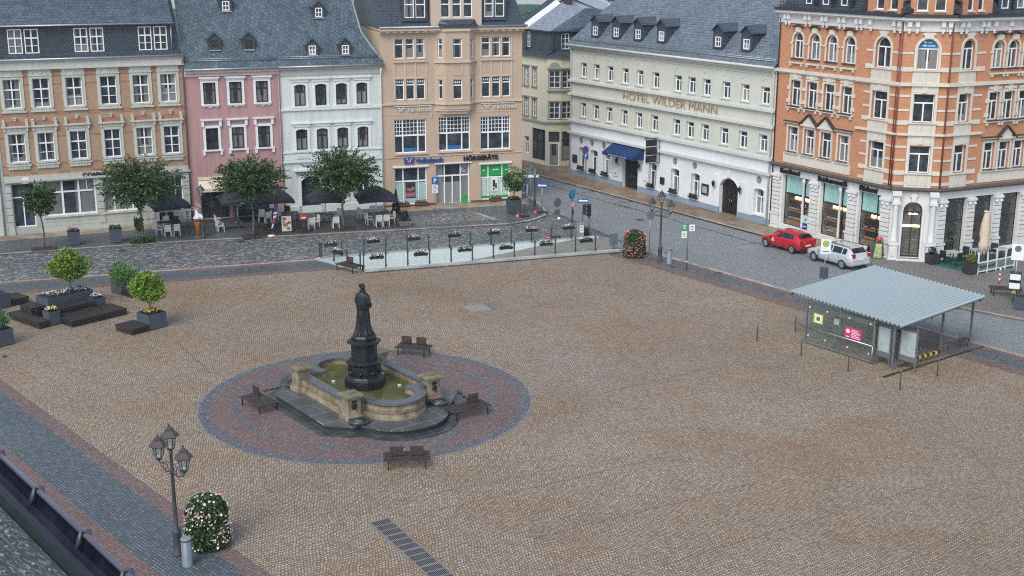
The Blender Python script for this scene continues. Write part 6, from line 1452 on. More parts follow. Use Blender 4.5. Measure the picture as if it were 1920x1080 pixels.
# grass in the joint round the steps
rng = random.Random(9); mb = MB()
for c0, c1, k in (((-.5, -4.6), (3.4, -3.9), 240), ((3.9, -3.2), (4.2, -1.6), 120), ((-3.4, 4.0), (-2.2, 4.1), 90), ((-2.0, -4.5), (-.5, -4.9), 90)):
    for _ in range(k): t = rng.random(); leafq(mb, Vector((c0[0]+(c1[0]-c0[0])*t+rng.gauss(0, .06), c0[1]+(c1[1]-c0[1])*t+rng.gauss(0, .06), rng.random()*.06+.02)), .1, rng)
tag(mb.build('joint_grass', L_MID, None, (FW[0], FW[1], 0), A36), 'short grass growing in the joint round the fountain steps', 'grass', kind='stuff')
# ---------------------------------------------------------------- benches
m_slat = mat('bench_slats', (.05,.034,.03), .5, vary=.25, scale=6)
def bench(label, loc, rz, backs, w=1.85, d=1.08, group='slatted benches on the square'):
    t = thing('bench', label, 'bench', loc, rz, group); mb = MB(); n = 6
    for k in range(n): y = -d/2+d*k/n; mb.box(-w/2, y+.035, .41, w/2, y+d/n-.04, .45)
    mb.build('seat', m_slat, t); 
    for x in (-w/2+.2, w/2-.2):
        for y in (-d/2+.08, d/2-.08): mb = MB(); mb.bar((x, y, 0), (x, y, .41), .05); mb.build('leg', BLACK, t)
    mb = MB()
    for x in (-w/2+.2, w/2-.2): mb.box(x-.025, -d/2+.05, .36, x+.025, d/2-.05, .41)
    mb.build('seat_frame', BLACK, t)
    for x, y in backs:
        mb = MB()
        for k in range(3): mb.box(x-.28, y-.02, .56+.13*k, x+.28, y+.02, .67+.13*k)
        b = mb.build('backrest', m_slat, t); mb = MB()
        for s_ in (-.18, .18): mb.box(x+s_-.02, y+.02, .42, x+s_+.02, y+.05, .9)
        mb.build('backrest_post', BLACK, b)
    return t
bench('bench with two backrests standing nearest the viewer on the edge of the paved circle', G2(763, 873), radians(6), [(-.42, -.15), (.42, -.15)], 1.95)
bench('bench with one backrest beside the round end of the fountain', G2(876, 778), radians(33), [(.4, .12)], 2.05)
bench('bench with one backrest beside the straight flank of the fountain, its slats end on', G2(487, 765), radians(-48), [(-.5, .14)], 1.95)
bench('bench with two backrests behind the fountain pillars', G2(776, 664), radians(-15), [(-.45, .15), (.38, .15)], 1.85)
bench('bench with one backrest at the corner of the glass fence', G2(656, 508), radians(-40), [(-.1, .15)], 1.9)
bench('bench without backrests on the far pavement by the bus stop pole', (*G2(1884, 556), .11), radians(-12), [], 1.9)
# ---------------------------------------------------------------- street lamps
m_lamp_roof = mat('lamp_roof_brown', (.065,.048,.045), .45); m_iron = mat('lamp_iron', (.05,.052,.06), .45, vary=.15); LGLASS = clear_glass('lantern_glass', (.85,.9,.9), .4, .12)
def lantern(t, c, s=1.0, roofm=None):
    x, y, z = c; M = Matrix.Translation(c) @ Matrix.Scale(s, 4)
    mb = MB(); mb.M = M; mb.lathe([(.03, -.12), (.1, -.04), (.12, 0)], 6, smooth=False); 
    for k in range(6): a = pi/3*k; mb.bar((.115*cos(a), .115*sin(a), 0), (.2*cos(a), .2*sin(a), .42), .018)
    L = mb.build('lantern', m_iron, t)
    mb = MB(); mb.M = M; mb.lathe([(.29, .40), (.30, .43), (.25, .5), (.15, .6), (.14, .65), (.07, .68), (.05, .73), (.025, .74), (.03, .8), (.01, .83)], 6, smooth=False); mb.build('lantern_roof', roofm or m_iron, L)
    mb = MB(); mb.M = M; mb.lathe([(.11, .01), (.19, .41)], 6, smooth=False); mb.build('lantern_glass', LGLASS, L)
    mb = MB(); mb.M = M; mb.lathe([(.05, .0), (.06, .06), (.03, .1)], 8); mb.build('burner', WHITE, L)
def lamp3(label, base, H, L, ang, roofm=None):
    t = thing('street_lamp', label, 'street lamp', base, ang); mb = MB(); hp = H-1.08
    mb.lathe([(.19, 0), (.19, .08), (.15, .14), (.14, .85), (.165, .9), (.15, .98), (.085, 1.08), (.07, 1.6), (.06, hp-.9), (.085, hp-.85), (.085, hp-.7), (.055, hp-.6), (.05, hp-.12), (.09, hp-.08), (.05, hp)], 12); mb.build('post', m_iron, t)
    for s_ in (-1, 1):
        mb = MB(); z = hp-.78; mb.ptube([(0, 0, z), (s_*L*.5, 0, z-.1), (s_*L*.9, 0, z+.05), (s_*L, 0, z+.2)], .028, 6)
        for k in range(3): # scrollwork
            cx = s_*L*(.25+.25*k); r = .13-.02*k; mb.ptube([(cx+r*cos(a)*s_, 0, z+.1+r*sin(a)) for a in [pi*1.7*i/10 for i in range(11)]], .014, 4)
        mb.ptube([(0, 0, hp-.45), (s_*L*.4, 0, z+.28), (s_*L*.8, 0, z+.1)], .016, 4); mb.build('arm', m_iron, t)
        lantern(t, (s_*L, 0, z+.3), 1.1, roofm)
    lantern(t, (0, 0, hp+.1), 1.1, roofm); return t
lamp3('three lantern lamp post with brownish lantern roofs, nearest to the viewer', G2(334, 1041), 5.08, .8, radians(-43), m_lamp_roof)
lamp3('three lantern lamp post between the flower tower and the main street', G2(1237, 490), 5.12, .74, radians(-38))
def lamp1(label, base, H):
    t = thing('street_lamp', label, 'street lamp', base); mb = MB(); mb.lathe([(.16, 0), (.16, .1), (.12, .16), (.11, .8), (.13, .86), (.07, .98), (.05, H-1.1), (.075, H-1.05), (.04, H-.92)], 10); mb.build('post', m_iron, t); lantern(t, (0, 0, H-.85), 1.05); return t
lamp1('single lantern lamp post beside the ice cream figure', (*G2(382, 448), .11), 4.0)
lamp1('single lantern lamp post on the rounded pavement corner at the lane', (*G2(1002.5, 397), .11), 3.75)
# ---------------------------------------------------------------- signs
m_sblue = mat('sign_blue', (.012,.09,.34), .35, vary=.04); m_sback = mat('sign_back_grey', (.12,.13,.15), .45); m_swhite = mat('sign_white', (.72,.73,.73), .35, vary=.03); m_sred = mat('sign_red', (.55,.03,.02), .35); m_cyan = mat('sign_light_blue', (.02,.27,.48), .35); m_sgreen = mat('sign_green', (.02,.30,.13), .35)
def post(t, H, r=.03, m=None): mb = MB(); mb.tube((0, 0, 0), (0, 0, H), r, n=8); return mb.build('post', m or STEEL, t)
def plate(t, z, w, h, m, y=-.05, name='plate', x=0.0, back=None):
    mb = MB(); mb.box(x-w/2, y-.015, z-h/2, x+w/2, y, z+h/2); return mb.build(name, m, t)
def disc_plate(t, z, r, m, y=-.05, name='disc'):
    mb = MB(); mb.M = Matrix.Translation((0, y, z)) @ Matrix.Rotation(pi/2, 4, 'X'); mb.lathe([(r, 0), (r, .02)], 24, smooth=False); return mb.build(name, m, t)
def letterP(t, z, s, y, x=0.0, parent=None): return text('P', s, 'lettering', m_swhite, parent or t, Matrix.Translation((x, y, z-s*.35)), .006, .015, align='CENTER')
def foot(t, rz=0.0):
    mb = MB(); mb.M = Matrix.Rotation(rz, 4, 'Z'); mb.box(-.42, -.2, 0, .42, .2, .14); f_ = mb.build('sign_foot', BLACK, t)
    mb = MB(); mb.M = Matrix.Rotation(rz, 4, 'Z'); mb.box(-.62, -.2, 0, -.42, .2, .28); mb.build('red_end_block', m_sred, f_); mb = MB(); mb.M = Matrix.Rotation(rz, 4, 'Z'); mb.box(-.625, -.21, .08, -.42, .21, .14); mb.build('white_end_stripe', m_swhite, f_)
def psign(label, base, H, rz, extra=1, z0=0.0, w=.52):
    t = thing('parking_sign', label, 'sign', base, rz); post(t, H); p = plate(t, H-w/2, w, w*1.05, m_sblue); letterP(t, H-w/2, w*.85, -.07, 0, p)
    for k in range(extra):
        z = H-w*1.05-.22-.36*k; q = plate(t, z, w*.95, .3, m_swhite, name='text_plate'); mb = MB(); [mb.box(-.16, -.068, z-.08+.07*i, .12-.06*(i % 2), -.064, z-.05+.07*i) for i in range(3)]; mb.build('small_print', m_sback, q)
    return t
psign('parking sign with two white plates before the glazed doors of the beige bank house', (*G2(816, 402), .11), 2.95, radians(15), 2)
psign('parking sign before the middle of the hotel, the more distant of a close pair', (*G2(1224, 361), .11), 2.55, radians(-35), 1)
psign('parking sign before the middle of the hotel, the nearer of a close pair', (*G2(1231.5, 365), .11), 2.2, radians(-35), 1)
psign('parking sign standing before the first cafe window behind the red car', (*G2(1504, 428), .11), 2.35, radians(-35), 1, w=.45)
psign('parking sign standing before the second cafe window behind the silver car', (*G2(1592, 456), .11), 2.55, radians(-35), 2, w=.45)
t = thing('no_stopping_sign', 'round no stopping sign above a parking plate at the lane end of the hotel', 'sign', (*G2(1098, 335), .11), radians(-30)); post(t, 3.0)
D = disc_plate(t, 2.7, .3, m_sred); mb = MB(); mb.M = Matrix.Translation((0, -.08, 2.7)) @ Matrix.Rotation(pi/2, 4, 'X'); mb.lathe([(.24, 0), (.24, .01)], 24, smooth=False); mb.build('blue_centre', m_sblue, D); p = plate(t, 2.05, .5, .5, m_sblue); letterP(t, 2.05, .42, -.07, 0, p)
def oneway(label, px, py, H, rz, z=.11):
    t = thing('one_way_sign', label, 'sign', (*G2(px, py), z), rz); post(t, H); p = plate(t, H-.16, .85, .34, m_sblue); mb = MB()
    mb.xprism([(-.36, H-.16), (-.18, H-.04), (-.18, H-.1), (.36, H-.1), (.36, H-.22), (-.18, H-.22), (-.18, H-.28)], -.075, -.066); mb.build('arrow', m_swhite, p); return t
t1 = oneway('one way arrow sign on the rounded pavement corner', 1016, 402, 2.45, radians(-8)); foot(t1)
t1 = oneway('one way arrow sign behind the ticket machine and the glass fence', 1092.5, 423, 2.15, radians(-5), 0)
for k, (px, py, H) in enumerate(((982.5, 409, 2.65), (988, 409, 2.65))):
    t = thing('blue_mandatory_sign', ('round sign turned edge on with a warning striped foot, beside the small round tree', 'round light blue sign turned half away, beside the small round tree')[k], 'sign', (*G2(px, py), .11), radians(62+18*k)); post(t, H); disc_plate(t, H-.32, .3, (m_sback, m_cyan)[k]); disc_plate(t, H-.92, .22, (m_sback, m_sblue)[k])
    if k == 0: foot(t, radians(-62))
t = thing('give_way_sign', 'grey back of a triangular give way sign above a white arrow plate in the lane', 'sign', (*G2(995, 384), .11), radians(8)); post(t, 3.3, .035)
mb = MB(); mb.xprism([(-.5, 3.25), (0, 2.45), (.5, 3.25)] if False else [(-.5, 2.55), (.5, 2.55), (0, 3.35)], -.06, -.045); mb.build('triangle_plate', m_sback, t); plate(t, 2.35, 1.3, .22, m_swhite, name='arrow_plate')
t = thing('round_sign', 'dark back of a round sign over two small plates by the street gutter', 'sign', G2(1044, 411), radians(40)); post(t, 1.7, .04); disc_plate(t, 1.35, .38, m_sback); plate(t, .62, .55, .35, m_sback)
mb = MB(); mb.lathe([(.14, 0), (.15, .1), (.05, .18)], 10, .1, -.15); mb.build('foot', m_swhite, t)
t = thing('keep_right_sign', 'light blue sign turned sideways over a red edged plate in the roadway', 'sign', G2(1072.5, 416), radians(58)); post(t, 2.6, .045, BLACK); disc_plate(t, 2.25, .4, m_cyan); disc_plate(t, 2.2, .36, m_sblue, .09); plate(t, 1.42, .42, .42, m_swhite); plate(t, 1.42, .5, .5, m_sred, -.045); plate(t, .75, .3, .4, BLACK)
t = thing('temporary_sign', 'low sign foot with red and white end blocks lying by the far glass fence', 'sign foot', G2(1040, 446), radians(12)); foot(t)
t = thing('no_entry_sign', 'dark back of a round sign on a thin post between flower tower and lamp post', 'sign', G2(1217, 474), radians(12)); post(t, 3.0, .03); disc_plate(t, 2.72, .3, m_sback)
t = thing('board_sign', 'blue grey back of a small rectangular board at the end of the glass fence', 'sign', G2(1150, 469), radians(10)); post(t, 1.35, .045, GREYMETAL); plate(t, .8, .6, .85, mat('blue_grey_board', (.10,.13,.17), .45))
t = thing('direction_sign', 'dark post with one green and two white plates on the edge of the square', 'sign', G2(1287, 505), radians(5)); post(t, 3.2, .05, GREYMETAL)
for z, x, w, h, m_ in ((2.95, -.23, .34, .46, m_sgreen), (2.42, -.26, .34, .46, m_swhite), (2.88, .27, .38, .44, m_swhite)):
    p = plate(t, z, w, h, m_, x=x); mb = MB(); [mb.box(x-.11, -.07, z-.12+.1*i, x+.09, -.066, z-.08+.1*i) for i in range(3)]; mb.build('small_print', m_swhite if m_ is m_sgreen else m_sback, p)
mb = MB(); mb.tube((0, 0, .5), (0, 0, .58), .056, n=8); mb.build('white_band', m_swhite, t)
# traffic light, ticket machine, litter bins
t = thing('traffic_light', 'grey traffic light with dark hooded head at the mouth of the ramp', 'traffic light', G2(1104, 442), radians(-20)); post(t, 1.75, .08, GREYMETAL)
mb = MB(); mb.box(-.14, -.22, 1.55, .16, .02, 2.45); mb.box(-.5, -.1, 1.6, -.26, .05, 2.4); mb.build('signal_head', BLACK, t)
for z in (1.7, 2.0, 2.3): mb = MB(); mb.M = Matrix.Translation((0.01, -.22, z)) @ Matrix.Rotation(-pi/2, 4, 'X') @ Matrix.Rotation(pi, 4, 'X'); mb.lathe([(.11, 0), (.12, .22), (.1, .22), (.1, .02)], 12); mb.build('hood', BLACK, t)
t = thing('ticket_machine', 'grey ticket cabinet with a white notice between the fence and the traffic light', 'ticket machine', G2(1087, 446), radians(8)); mb = MB(); mb.box(-.27, -.2, 0, .27, .2, 1.05); mb.box(-.3, -.23, 1.05, .3, .23, 1.12); mb.build('cabinet', mat('cabinet_grey', (.23,.225,.22), .5), t)
mb = MB(); mb.box(-.05, -.215, .45, .24, -.2, 1.0); p = mb.build('notice', m_swhite, t); mb = MB(); [mb.box(0, -.222, .6+.1*i, .18, -.216, .64+.1*i) for i in range(4)]; mb.build('small_print', m_sback, p)
t = thing('litter_bin', 'small black bin beside the grey ticket cabinet', 'bin', G2(1098, 441), radians(10)); mb = MB(); mb.prism([(-.22, -.18), (.22, -.18), (.22, .18), (-.22, .18)], 0, .5); mb.build('body', BLACK, t); mb = MB(); mb.prism([(-.25, -.21), (.25, -.21), (.25, .21), (-.25, .21)], .5, .58); mb.build('lid', BLACK, t)
def cyl_bin(label, base, r, h):
    t = thing('litter_column', label, 'bin', base); mb = MB(); mb.lathe([(r, 0), (r, .05), (r*.95, .06), (r*.95, h-.12)], 20); mb.build('body', mat('bin_blue_grey', (.14,.17,.20), .45), t)
    mb = MB(); mb.lathe([(r*.8, h-.12), (r*.8, h-.07), (r*1.02, h-.06), (r*1.02, h-.02), (r*.85, h)], 20); mb.build('lid', mat('bin_lid_grey', (.20,.23,.26), .4), t); return t
cyl_bin('grey cylindrical litter bin beside the lamp post nearest to the viewer', G2(352, 1061), .19, 1.08)
cyl_bin('grey cylindrical litter bin beside the lamp post at the main street', G2(1254.5, 495), .21, 1.12)
t = thing('post_box', 'blue cabinet with a pale top before the cafe pier behind the red car', 'cabinet', (*G2(1512.5, 441), .11), radians(-55)); mb = MB(); mb.box(-.3, -.25, 0, .3, .25, .85); mb.build('body', mat('cabinet_blue', (.012,.03,.22), .4), t); mb = MB(); mb.box(-.33, -.28, .85, .33, .28, 1.4); p = mb.build('pale_top', mat('pale_mint_panel', (.45,.58,.58), .5), t); mb = MB(); mb.box(-.2, -.258, .55, .1, -.25, .63); mb.build('lettering', m_swhite, t)
mb = MB(); mb.M = Matrix.Translation((.05, -.285, 1.12)) @ Matrix.Rotation(pi/2, 4, 'X'); mb.lathe([(.1, 0), (.1, .006)], 16); mb.build('emblem', m_sgreen, p)
# thin posts round the shelter
for i, (px, py, H, lab) in enumerate(((1419, 640, .95, 'thin steel post standing apart on the open square, the one farthest from the shelter'), (1491, 622, .9, 'thin steel post at the street side of the shelter roof corner'), (1502, 668, .95, 'thin steel post before the shelter glass at its yellow notice'), (1590, 697, .92, 'thin steel post before the middle of the shelter glass'), (1687, 731, .98, 'thin steel post before the open corner of the shelter'), (1757, 706, .95, 'thin steel post beside the striped beam of the shelter'))):
    t = thing('bollard', lab, 'post', G2(px, py), 0, 'thin posts round the shelter'); mb = MB(); mb.lathe([(.035, 0), (.035, H-.06), (.045, H-.05), (.045, H), (.02, H+.02)], 10); mb.build('post', GREYMETAL, t); mb = MB(); mb.lathe([(.09, 0), (.09, .02)], 12); mb.build('foot_plate', GREYMETAL, t)
t = thing('striped_bollard', 'red and white striped bollard before the cafe fence', 'bollard', (*G2(1873, 534), .11)); H = 1.0
for k in range(6): mb = MB(); mb.lathe([(.055, H*k/6), (.055, H*(k+1)/6)], 10); mb.build('stripe', m_sred if k % 2 == 0 else m_swhite, t)
# bus stop poles
t = thing('bus_stop_sign', 'white bus stop sign with a green ringed emblem rising behind the shelter roof', 'bus stop', G2(1543, 547), radians(-12)); post(t, 3.4, .03); p = plate(t, 2.95, .62, .95, m_swhite); mb = MB(); mb.M = Matrix.Translation((0, -.066, 3.13)) @ Matrix.Rotation(pi/2, 4, 'X'); mb.lathe([(.2, 0), (.2, .006)], 20); D = mb.build('emblem', m_sgreen, p); mb = MB(); mb.M = Matrix.Translation((0, -.074, 3.13)) @ Matrix.Rotation(pi/2, 4, 'X'); mb.lathe([(.16, 0), (.16, .004)], 20); mb.build('emblem_disc', mat('sign_yellow', (.62,.5,.06), .4), p)
text('H', .26, 'lettering', m_sgreen, p, Matrix.Translation((0, -.082, 3.04)), .004, .012, align='CENTER'); mb = MB(); mb.box(-.2, -.068, 2.6, .2, -.064, 2.66); mb.build('small_print', m_sback, p); mb = MB(); mb.box(-.28, -.12, .9, .24, .1, 1.6); mb.build('timetable_case', ANTH, t)
t = thing('bus_stop_sign', 'bus stop sign with white timetable boxes near the dark bench on the far pavement', 'bus stop', (*G2(1898, 573), .11), radians(-22)); post(t, 3.6, .04); p = plate(t, 3.25, .7, 1.0, m_swhite); mb = MB(); mb.M = Matrix.Translation((0, -.066, 3.45)) @ Matrix.Rotation(pi/2, 4, 'X'); mb.lathe([(.19, 0), (.19, .006)], 20); mb.build('emblem', m_sback, p); mb = MB(); mb.box(.36, -.07, 2.75, .56, -.04, 3.7); mb.build('side_panel', mat('magenta_side', (.32,.05,.22), .4), t)
for z in (1.75, 1.2): mb = MB(); mb.box(-.34, -.3, z-.22, .34, .3, z+.22); b = mb.build('timetable_box', BLACK, t); mb = MB(); mb.box(-.3, -.31, z-.18, .3, -.3, z+.18); mb.box(-.35, -.26, z-.18, -.34, .26, z+.18); mb.build('timetable', m_swhite, b)
plate(t, .78, .24, .22, mat('sign_yellow', (.62,.5,.06), .4), name='yellow_tag')
t = thing('banner', 'tall yellow banner at the picture edge behind the timetable pole', 'banner', (*G2(1938, 566), .11), radians(-15)); post(t, 4.3, .04); mb = MB(); mb.box(-.62, -.03, .9, -.04, .0, 4.2); mb.build('cloth', mat('yellow_cloth', (.66,.46,.13), .7), t)
planter('planter', 'dark slanted planter at the picture edge before the bus stop pole', (*G2(1922, 583), .11), radians(-20), 1.3, .9, .8, None, .1)
# ---------------------------------------------------------------- shelter
SA, SB = Vector(G2(1507, 643)), Vector(G2(1672, 695)); sdx = (SB-SA).normalized(); sang = atan2(sdx.y, sdx.x); sn = Vector((-sdx.y, sdx.x))
S = thing('bus_shelter', 'glass sided shelter with a corrugated metal roof, notices and a striped beam', 'shelter', (SA.x, SA.y), sang)
def sl(px, py, z=0.0): g = G(px, py, z); d = Vector((g.x, g.y))-SA; return d.dot(sdx), d.dot(sn)
m_corr = mat('corrugated_zinc', (.44,.51,.52), .34, .35, vary=.02, scale=.6)
zr0, zr1 = 2.55, 2.95
Cr = [sl(1480, 547, zr0), sl(1692, 614, zr0), sl(1851, 557, zr1), sl(1640, 499, zr1)]
rx0, rx1 = (Cr[0][0]+Cr[3][0])/2, (Cr[1][0]+Cr[2][0])/2; ry0, ry1 = (Cr[0][1]+Cr[1][1])/2, (Cr[2][1]+Cr[3][1])/2
mb = MB(); n = 29*6; pts = []
for i in range(n+1):
    x = i/n; ph = (i % 6)/6; h = (0, .09, .09, .0, .0, 0)[i % 6]
    pts.append((x, h))
def rp(x, t, h): # bilinear corner blend keeps the plan of the roof
    a = Vector(Cr[0]).lerp(Vector(Cr[1]), x); b = Vector(Cr[3]).lerp(Vector(Cr[2]), x); q = a.lerp(b, t); return (q.x, q.y, zr0+(zr1-zr0)*t+h)
r0 = mb.V(*[rp(x, 0, h) for x, h in pts]); r1 = mb.V(*[rp(x, 1, h) for x, h in pts])
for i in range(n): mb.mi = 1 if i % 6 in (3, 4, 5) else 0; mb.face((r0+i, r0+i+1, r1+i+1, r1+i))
mb.mi = 0
r2 = mb.V(*[rp(x, 0, h-.02) for x, h in pts]); r3 = mb.V(*[rp(x, 1, h-.02) for x, h in pts])
for i in range(n): mb.face((r2+i, r3+i, r3+i+1, r2+i+1)); mb.face((r0+i, r2+i, r2+i+1, r0+i+1))
R = mb.build('roof', [m_corr, mat('soiled_shaded_zinc_pan', (.14,.175,.178), .38, .25, vary=.12, scale=2)], S)  # pan colour darkened for dirt plus the shade in the rib valleys
mb = MB()
for t_ in (.06, .36, .66, .94): mb.bar(rp(.01, t_, -.1), rp(.99, t_, -.1), .07, .12)
for x_ in (.02, .98): mb.bar(rp(x_, .0, -.07), rp(x_, 1, -.07), .05, .1)
mb.build('roof_beams', ANTH, R)
L_ = (SB-SA).length; bx, by = sl(1762, 670)
SG = clear_glass('shelter_glass', (.93,.97,.95), .1, .035)
for (x, y, z) in ((.1, 0, 2.5), (2.3, .12, 2.5), (L_-1.25, .0, 2.5), (L_, 0, 2.5), (bx, by, 2.75), (.3, 5.6, 2.75), (bx-.2, by+2.9, 2.8), (2.3, 5.4, 2.8)):
    mb = MB(); mb.box(x-.05, y-.05, 0, x+.05, y+.05, z); mb.build('post', GREYMETAL, S)
for (x0, x1) in ((.15, 1.55), (1.6, 3.0), (3.05, L_-1.3)): mb = MB(); mb.box(x0, -.012, .18, x1, .012, 2.3); mb.build('glass_panel', SG, S)
mb = MB(); mb.box(.05, .3, .2, .07, 5.3, 2.3); mb.build('glass_panel', SG, S); mb = MB(); mb.box(bx+.1, by+.05, .2, bx+.12, by+1.3, 2.3); mb.build('glass_panel', SG, S)
mb = MB(); mb.box(.1, 5.4, .3, 3.4, 5.42, 2.3); mb.build('glass_panel', SG, S)
mb = MB(); mb.tube((-.1, -.14, 1.02), (L_-1.2, -.14, 1.02), .045); mb.tube((L_-1.2, -.14, 1.02), (L_-1.2, -.14, .1), .03); mb.box(0, -.03, .1, L_-1.2, .03, .16); mb.build('handrail', STEEL, S)
mb = MB(); mb.box(0, -.025, .5, L_-1.2, .025, .54); mb.box(0, -.025, 2.04, L_-1.2, .025, 2.28); mb.build('dark_glass_band', mat('tinted_band', (.10,.12,.115), .25), S)
mb = MB()
for x in (.3, 1.5, 3.0, L_-1.5):
    for z in (.53, 2.14): mb.cbox(x, -.035, z-.04, .08, .03, .08)
mb.build('glass_clamps', m_swhite, S)
def notice(x, z, w, h, m, y=-.022, name='notice'): mb = MB(); mb.box(x, y-.004, z, x+w, y, z+h); return mb.build(name, m, S)
p = notice(.6, 1.35, .64, .52, mat('notice_yellow', (.62,.62,.05), .4)); mb = MB(); mb.box(.7, -.032, 1.4, 1.14, -.027, 1.8); mb.build('white_sheet', m_swhite, p); mb = MB(); mb.box(.8, -.038, 1.5, 1.04, -.033, 1.72); mb.build('picture', m_sback, p)
p = notice(2.75, 1.05, 1.08, .6, mat('notice_magenta', (.60,.03,.16), .4)); mb = MB(); [mb.box(3.18, -.032, 1.12+.08*i, 3.76-.08*(i % 3), -.027, 1.15+.08*i) for i in range(6)]; mb.box(2.83, -.032, 1.1, 3.06, -.027, 1.15); mb.xprism([(2.84, 1.32), (3.06, 1.32), (3.06, 1.44), (3.11, 1.44), (2.95, 1.56), (2.79, 1.44), (2.84, 1.44)], -.032, -.027); mb.build('white_print', m_swhite, p)
mb = MB(); mb.box(1.45, .5, .0, 1.95, .7, .1); mb.box(1.6, .55, .1, 1.8, .65, 1.3); mb.box(1.5, .5, 1.3, 2.0, .7, 1.75); k_ = mb.build('ticket_stand', GREYMETAL, S); mb = MB(); mb.box(1.58, .49, 1.38, 1.92, .5, 1.7); mb.build('screen', m_swhite, k_)
for (x, y, w, rz) in ((L_-.85, .35, .8, .0), (L_+.35, .75, 1.0, .0)):
    mb = MB(); mb.box(x-w/2, y-.04, .45, x+w/2, y+.04, 2.15); mb.box(x-w/2-.03, y-.05, .1, x-w/2+.03, y+.05, 2.3); mb.box(x+w/2-.03, y-.05, .1, x+w/2+.03, y+.05, 2.3); k_ = mb.build('display_case', GREYMETAL, S)
    mb = MB(); mb.box(x-w/2+.05, y-.05, .75, x+w/2-.05, y-.041, 2.05); mb.build('map_sheet', mat('pale_map', (.36,.41,.41), .5), k_)
d = Vector((bx-L_, by)); dn = d.normalized()
def along(t, w=.0): return (L_+d.x*t, d.y*t)
for k in range(12):
    t0, t1 = .3+.68*k/12, .3+.68*(k+1)/12; a, b = along(t0), along(t1); mb = MB(); mb.bar((a[0], a[1], .33), (b[0], b[1], .33), .12, .14); mb.build('beam_stripe', mat('beam_yellow', (.60,.42,.10), .45) if k % 2 == 0 else BLACK, S)
mb = MB(); a, b = along(0), along(.3); mb.bar((a[0], a[1], .3), (b[0], b[1], .33), .08); mb.build('beam_end', GREYMETAL, S)
for (x0, y0, x1, y1) in ((bx-.35, by+1.2, bx-.2, by+3.0), (.6, 4.7, 3.2, 5.1)):
    mb = MB(); mb.box(x0-.25, y0, .42, x1, y1, .47); mb.box(x0-.1, y0+.1, 0, x0-.05, y0+.15, .42); mb.box(x1-.1, y1-.15, 0, x1-.05, y1-.1, .42); mb.build('bench_seat', m_slat, S)
a_, b_ = G2(1655, 708), G2(1850, 648); strip('drain_channel', a_, b_, -.1, .1, .02, m_tar)
# ---------------------------------------------------------------- ramp slot, walls, glass fences
SN = Vector((-SD.y, SD.x))
def slot_z(p, z0=0.0): # ramp floor height along the slot
    u = (Vector(p)-Vector(SLOT_B)).dot(SD); return -max(0.0, (16.5-u))*.125
mb = MB(); A3, B3, E3, F3 = [Vector((*p, slot_z(p))) for p in (SLOT_A, SLOT_B, SLOT_E, SLOT_F)]
def onl(a, b, t): q = Vector(a).lerp(Vector(b), t); return q
for k in range(12):
    t0, t1 = k/12, (k+1)/12; p = [onl(SLOT_B, SLOT_E, t0), onl(SLOT_B, SLOT_E, t1), onl(SLOT_A, SLOT_F, t1), onl(SLOT_A, SLOT_F, t0)]; mb.poly([(q.x, q.y, slot_z(q)-.004) for q in p])
struct('ramp', mb, mat('ramp_paving', (.21,.20,.175), .6, vary=.2, scale=2))
n = NT('pale_tiled_wall'); c = n.geo(); x, y, z = n.sep(c); o_ = n.brick(n.comb(n.math('ADD', n.math('MULTIPLY', x, .945), n.math('MULTIPLY', y, .327)), z), (.76,.80,.81,1), (.72,.77,.78,1), (.44,.51,.53,1), 1.8, 1.05, .012, off=.0); st = n.noise(c, 1.2, 4, .6)
MATS['tiles'] = n.done(n.mix(n.mapr(st, .45, .75, 0, .35), o_[0], (.62,.68,.68,1)), .35, 0, .4)
W_ = thing('ramp_walls', 'pale tiled retaining walls of the ramp sunk behind the glass fence', 'wall', SLOT_B, atan2(SD.y, SD.x))
def sloc(p): d = Vector(p[:2])-Vector(SLOT_B); return d.dot(SD), d.dot(SN)
def swall(name, p, q, t, top=.02, bot=None, m=None):
    a, b = sloc(p), sloc(q); d = (Vector(b)-Vector(a)).normalized(); n_ = Vector((-d.y, d.x))*t; mb = MB()
    za, zb = (slot_z(p)-.1, slot_z(q)-.1) if bot is None else (bot, bot)
    c = [Vector(a), Vector(b), Vector(b)+n_, Vector(a)+n_]; zz = [za, zb, zb, za]
    i = mb.V(*[(v_.x, v_.y, z_) for v_, z_ in zip(c, zz)]); j = mb.V(*[(v_.x, v_.y, top) for v_ in c])
    for k in range(4): mb.face((i+k, i+(k+1) % 4, j+(k+1) % 4, j+k))
    mb.face((j, j+1, j+2, j+3)); return mb.build(name, m or MATS['tiles'], W_)
swall('far_wall', SLOT_F, SLOT_A, -.25, .03); swall('near_wall', SLOT_B, SLOT_E, -.25, .0); swall('end_wall', SLOT_A, SLOT_B, -.25, .0)
m_cop = mat('pale_coping_stone', (.40,.41,.39), .5, vary=.15)
swall('coping', SLOT_B, SLOT_E, -.42, .14, .0, m_cop); swall('coping', SLOT_A, SLOT_B, -.42, .12, .0, m_cop); swall('coping', (SLOT_F[0]-.2, SLOT_F[1]), (SLOT_A[0], SLOT_A[1]), -.3, .1, .0, m_cop)
q0, q1 = off(SLOT_B, SLOT_E, -.42); q2, q3 = off(SLOT_B, SLOT_E, -.72); sheet('wet_kerb_strip', [[q2, q3, q1, q0]], .016, m_tar)
FG = clear_glass('fence_glass', (.95,.98,.97), .05, .01)
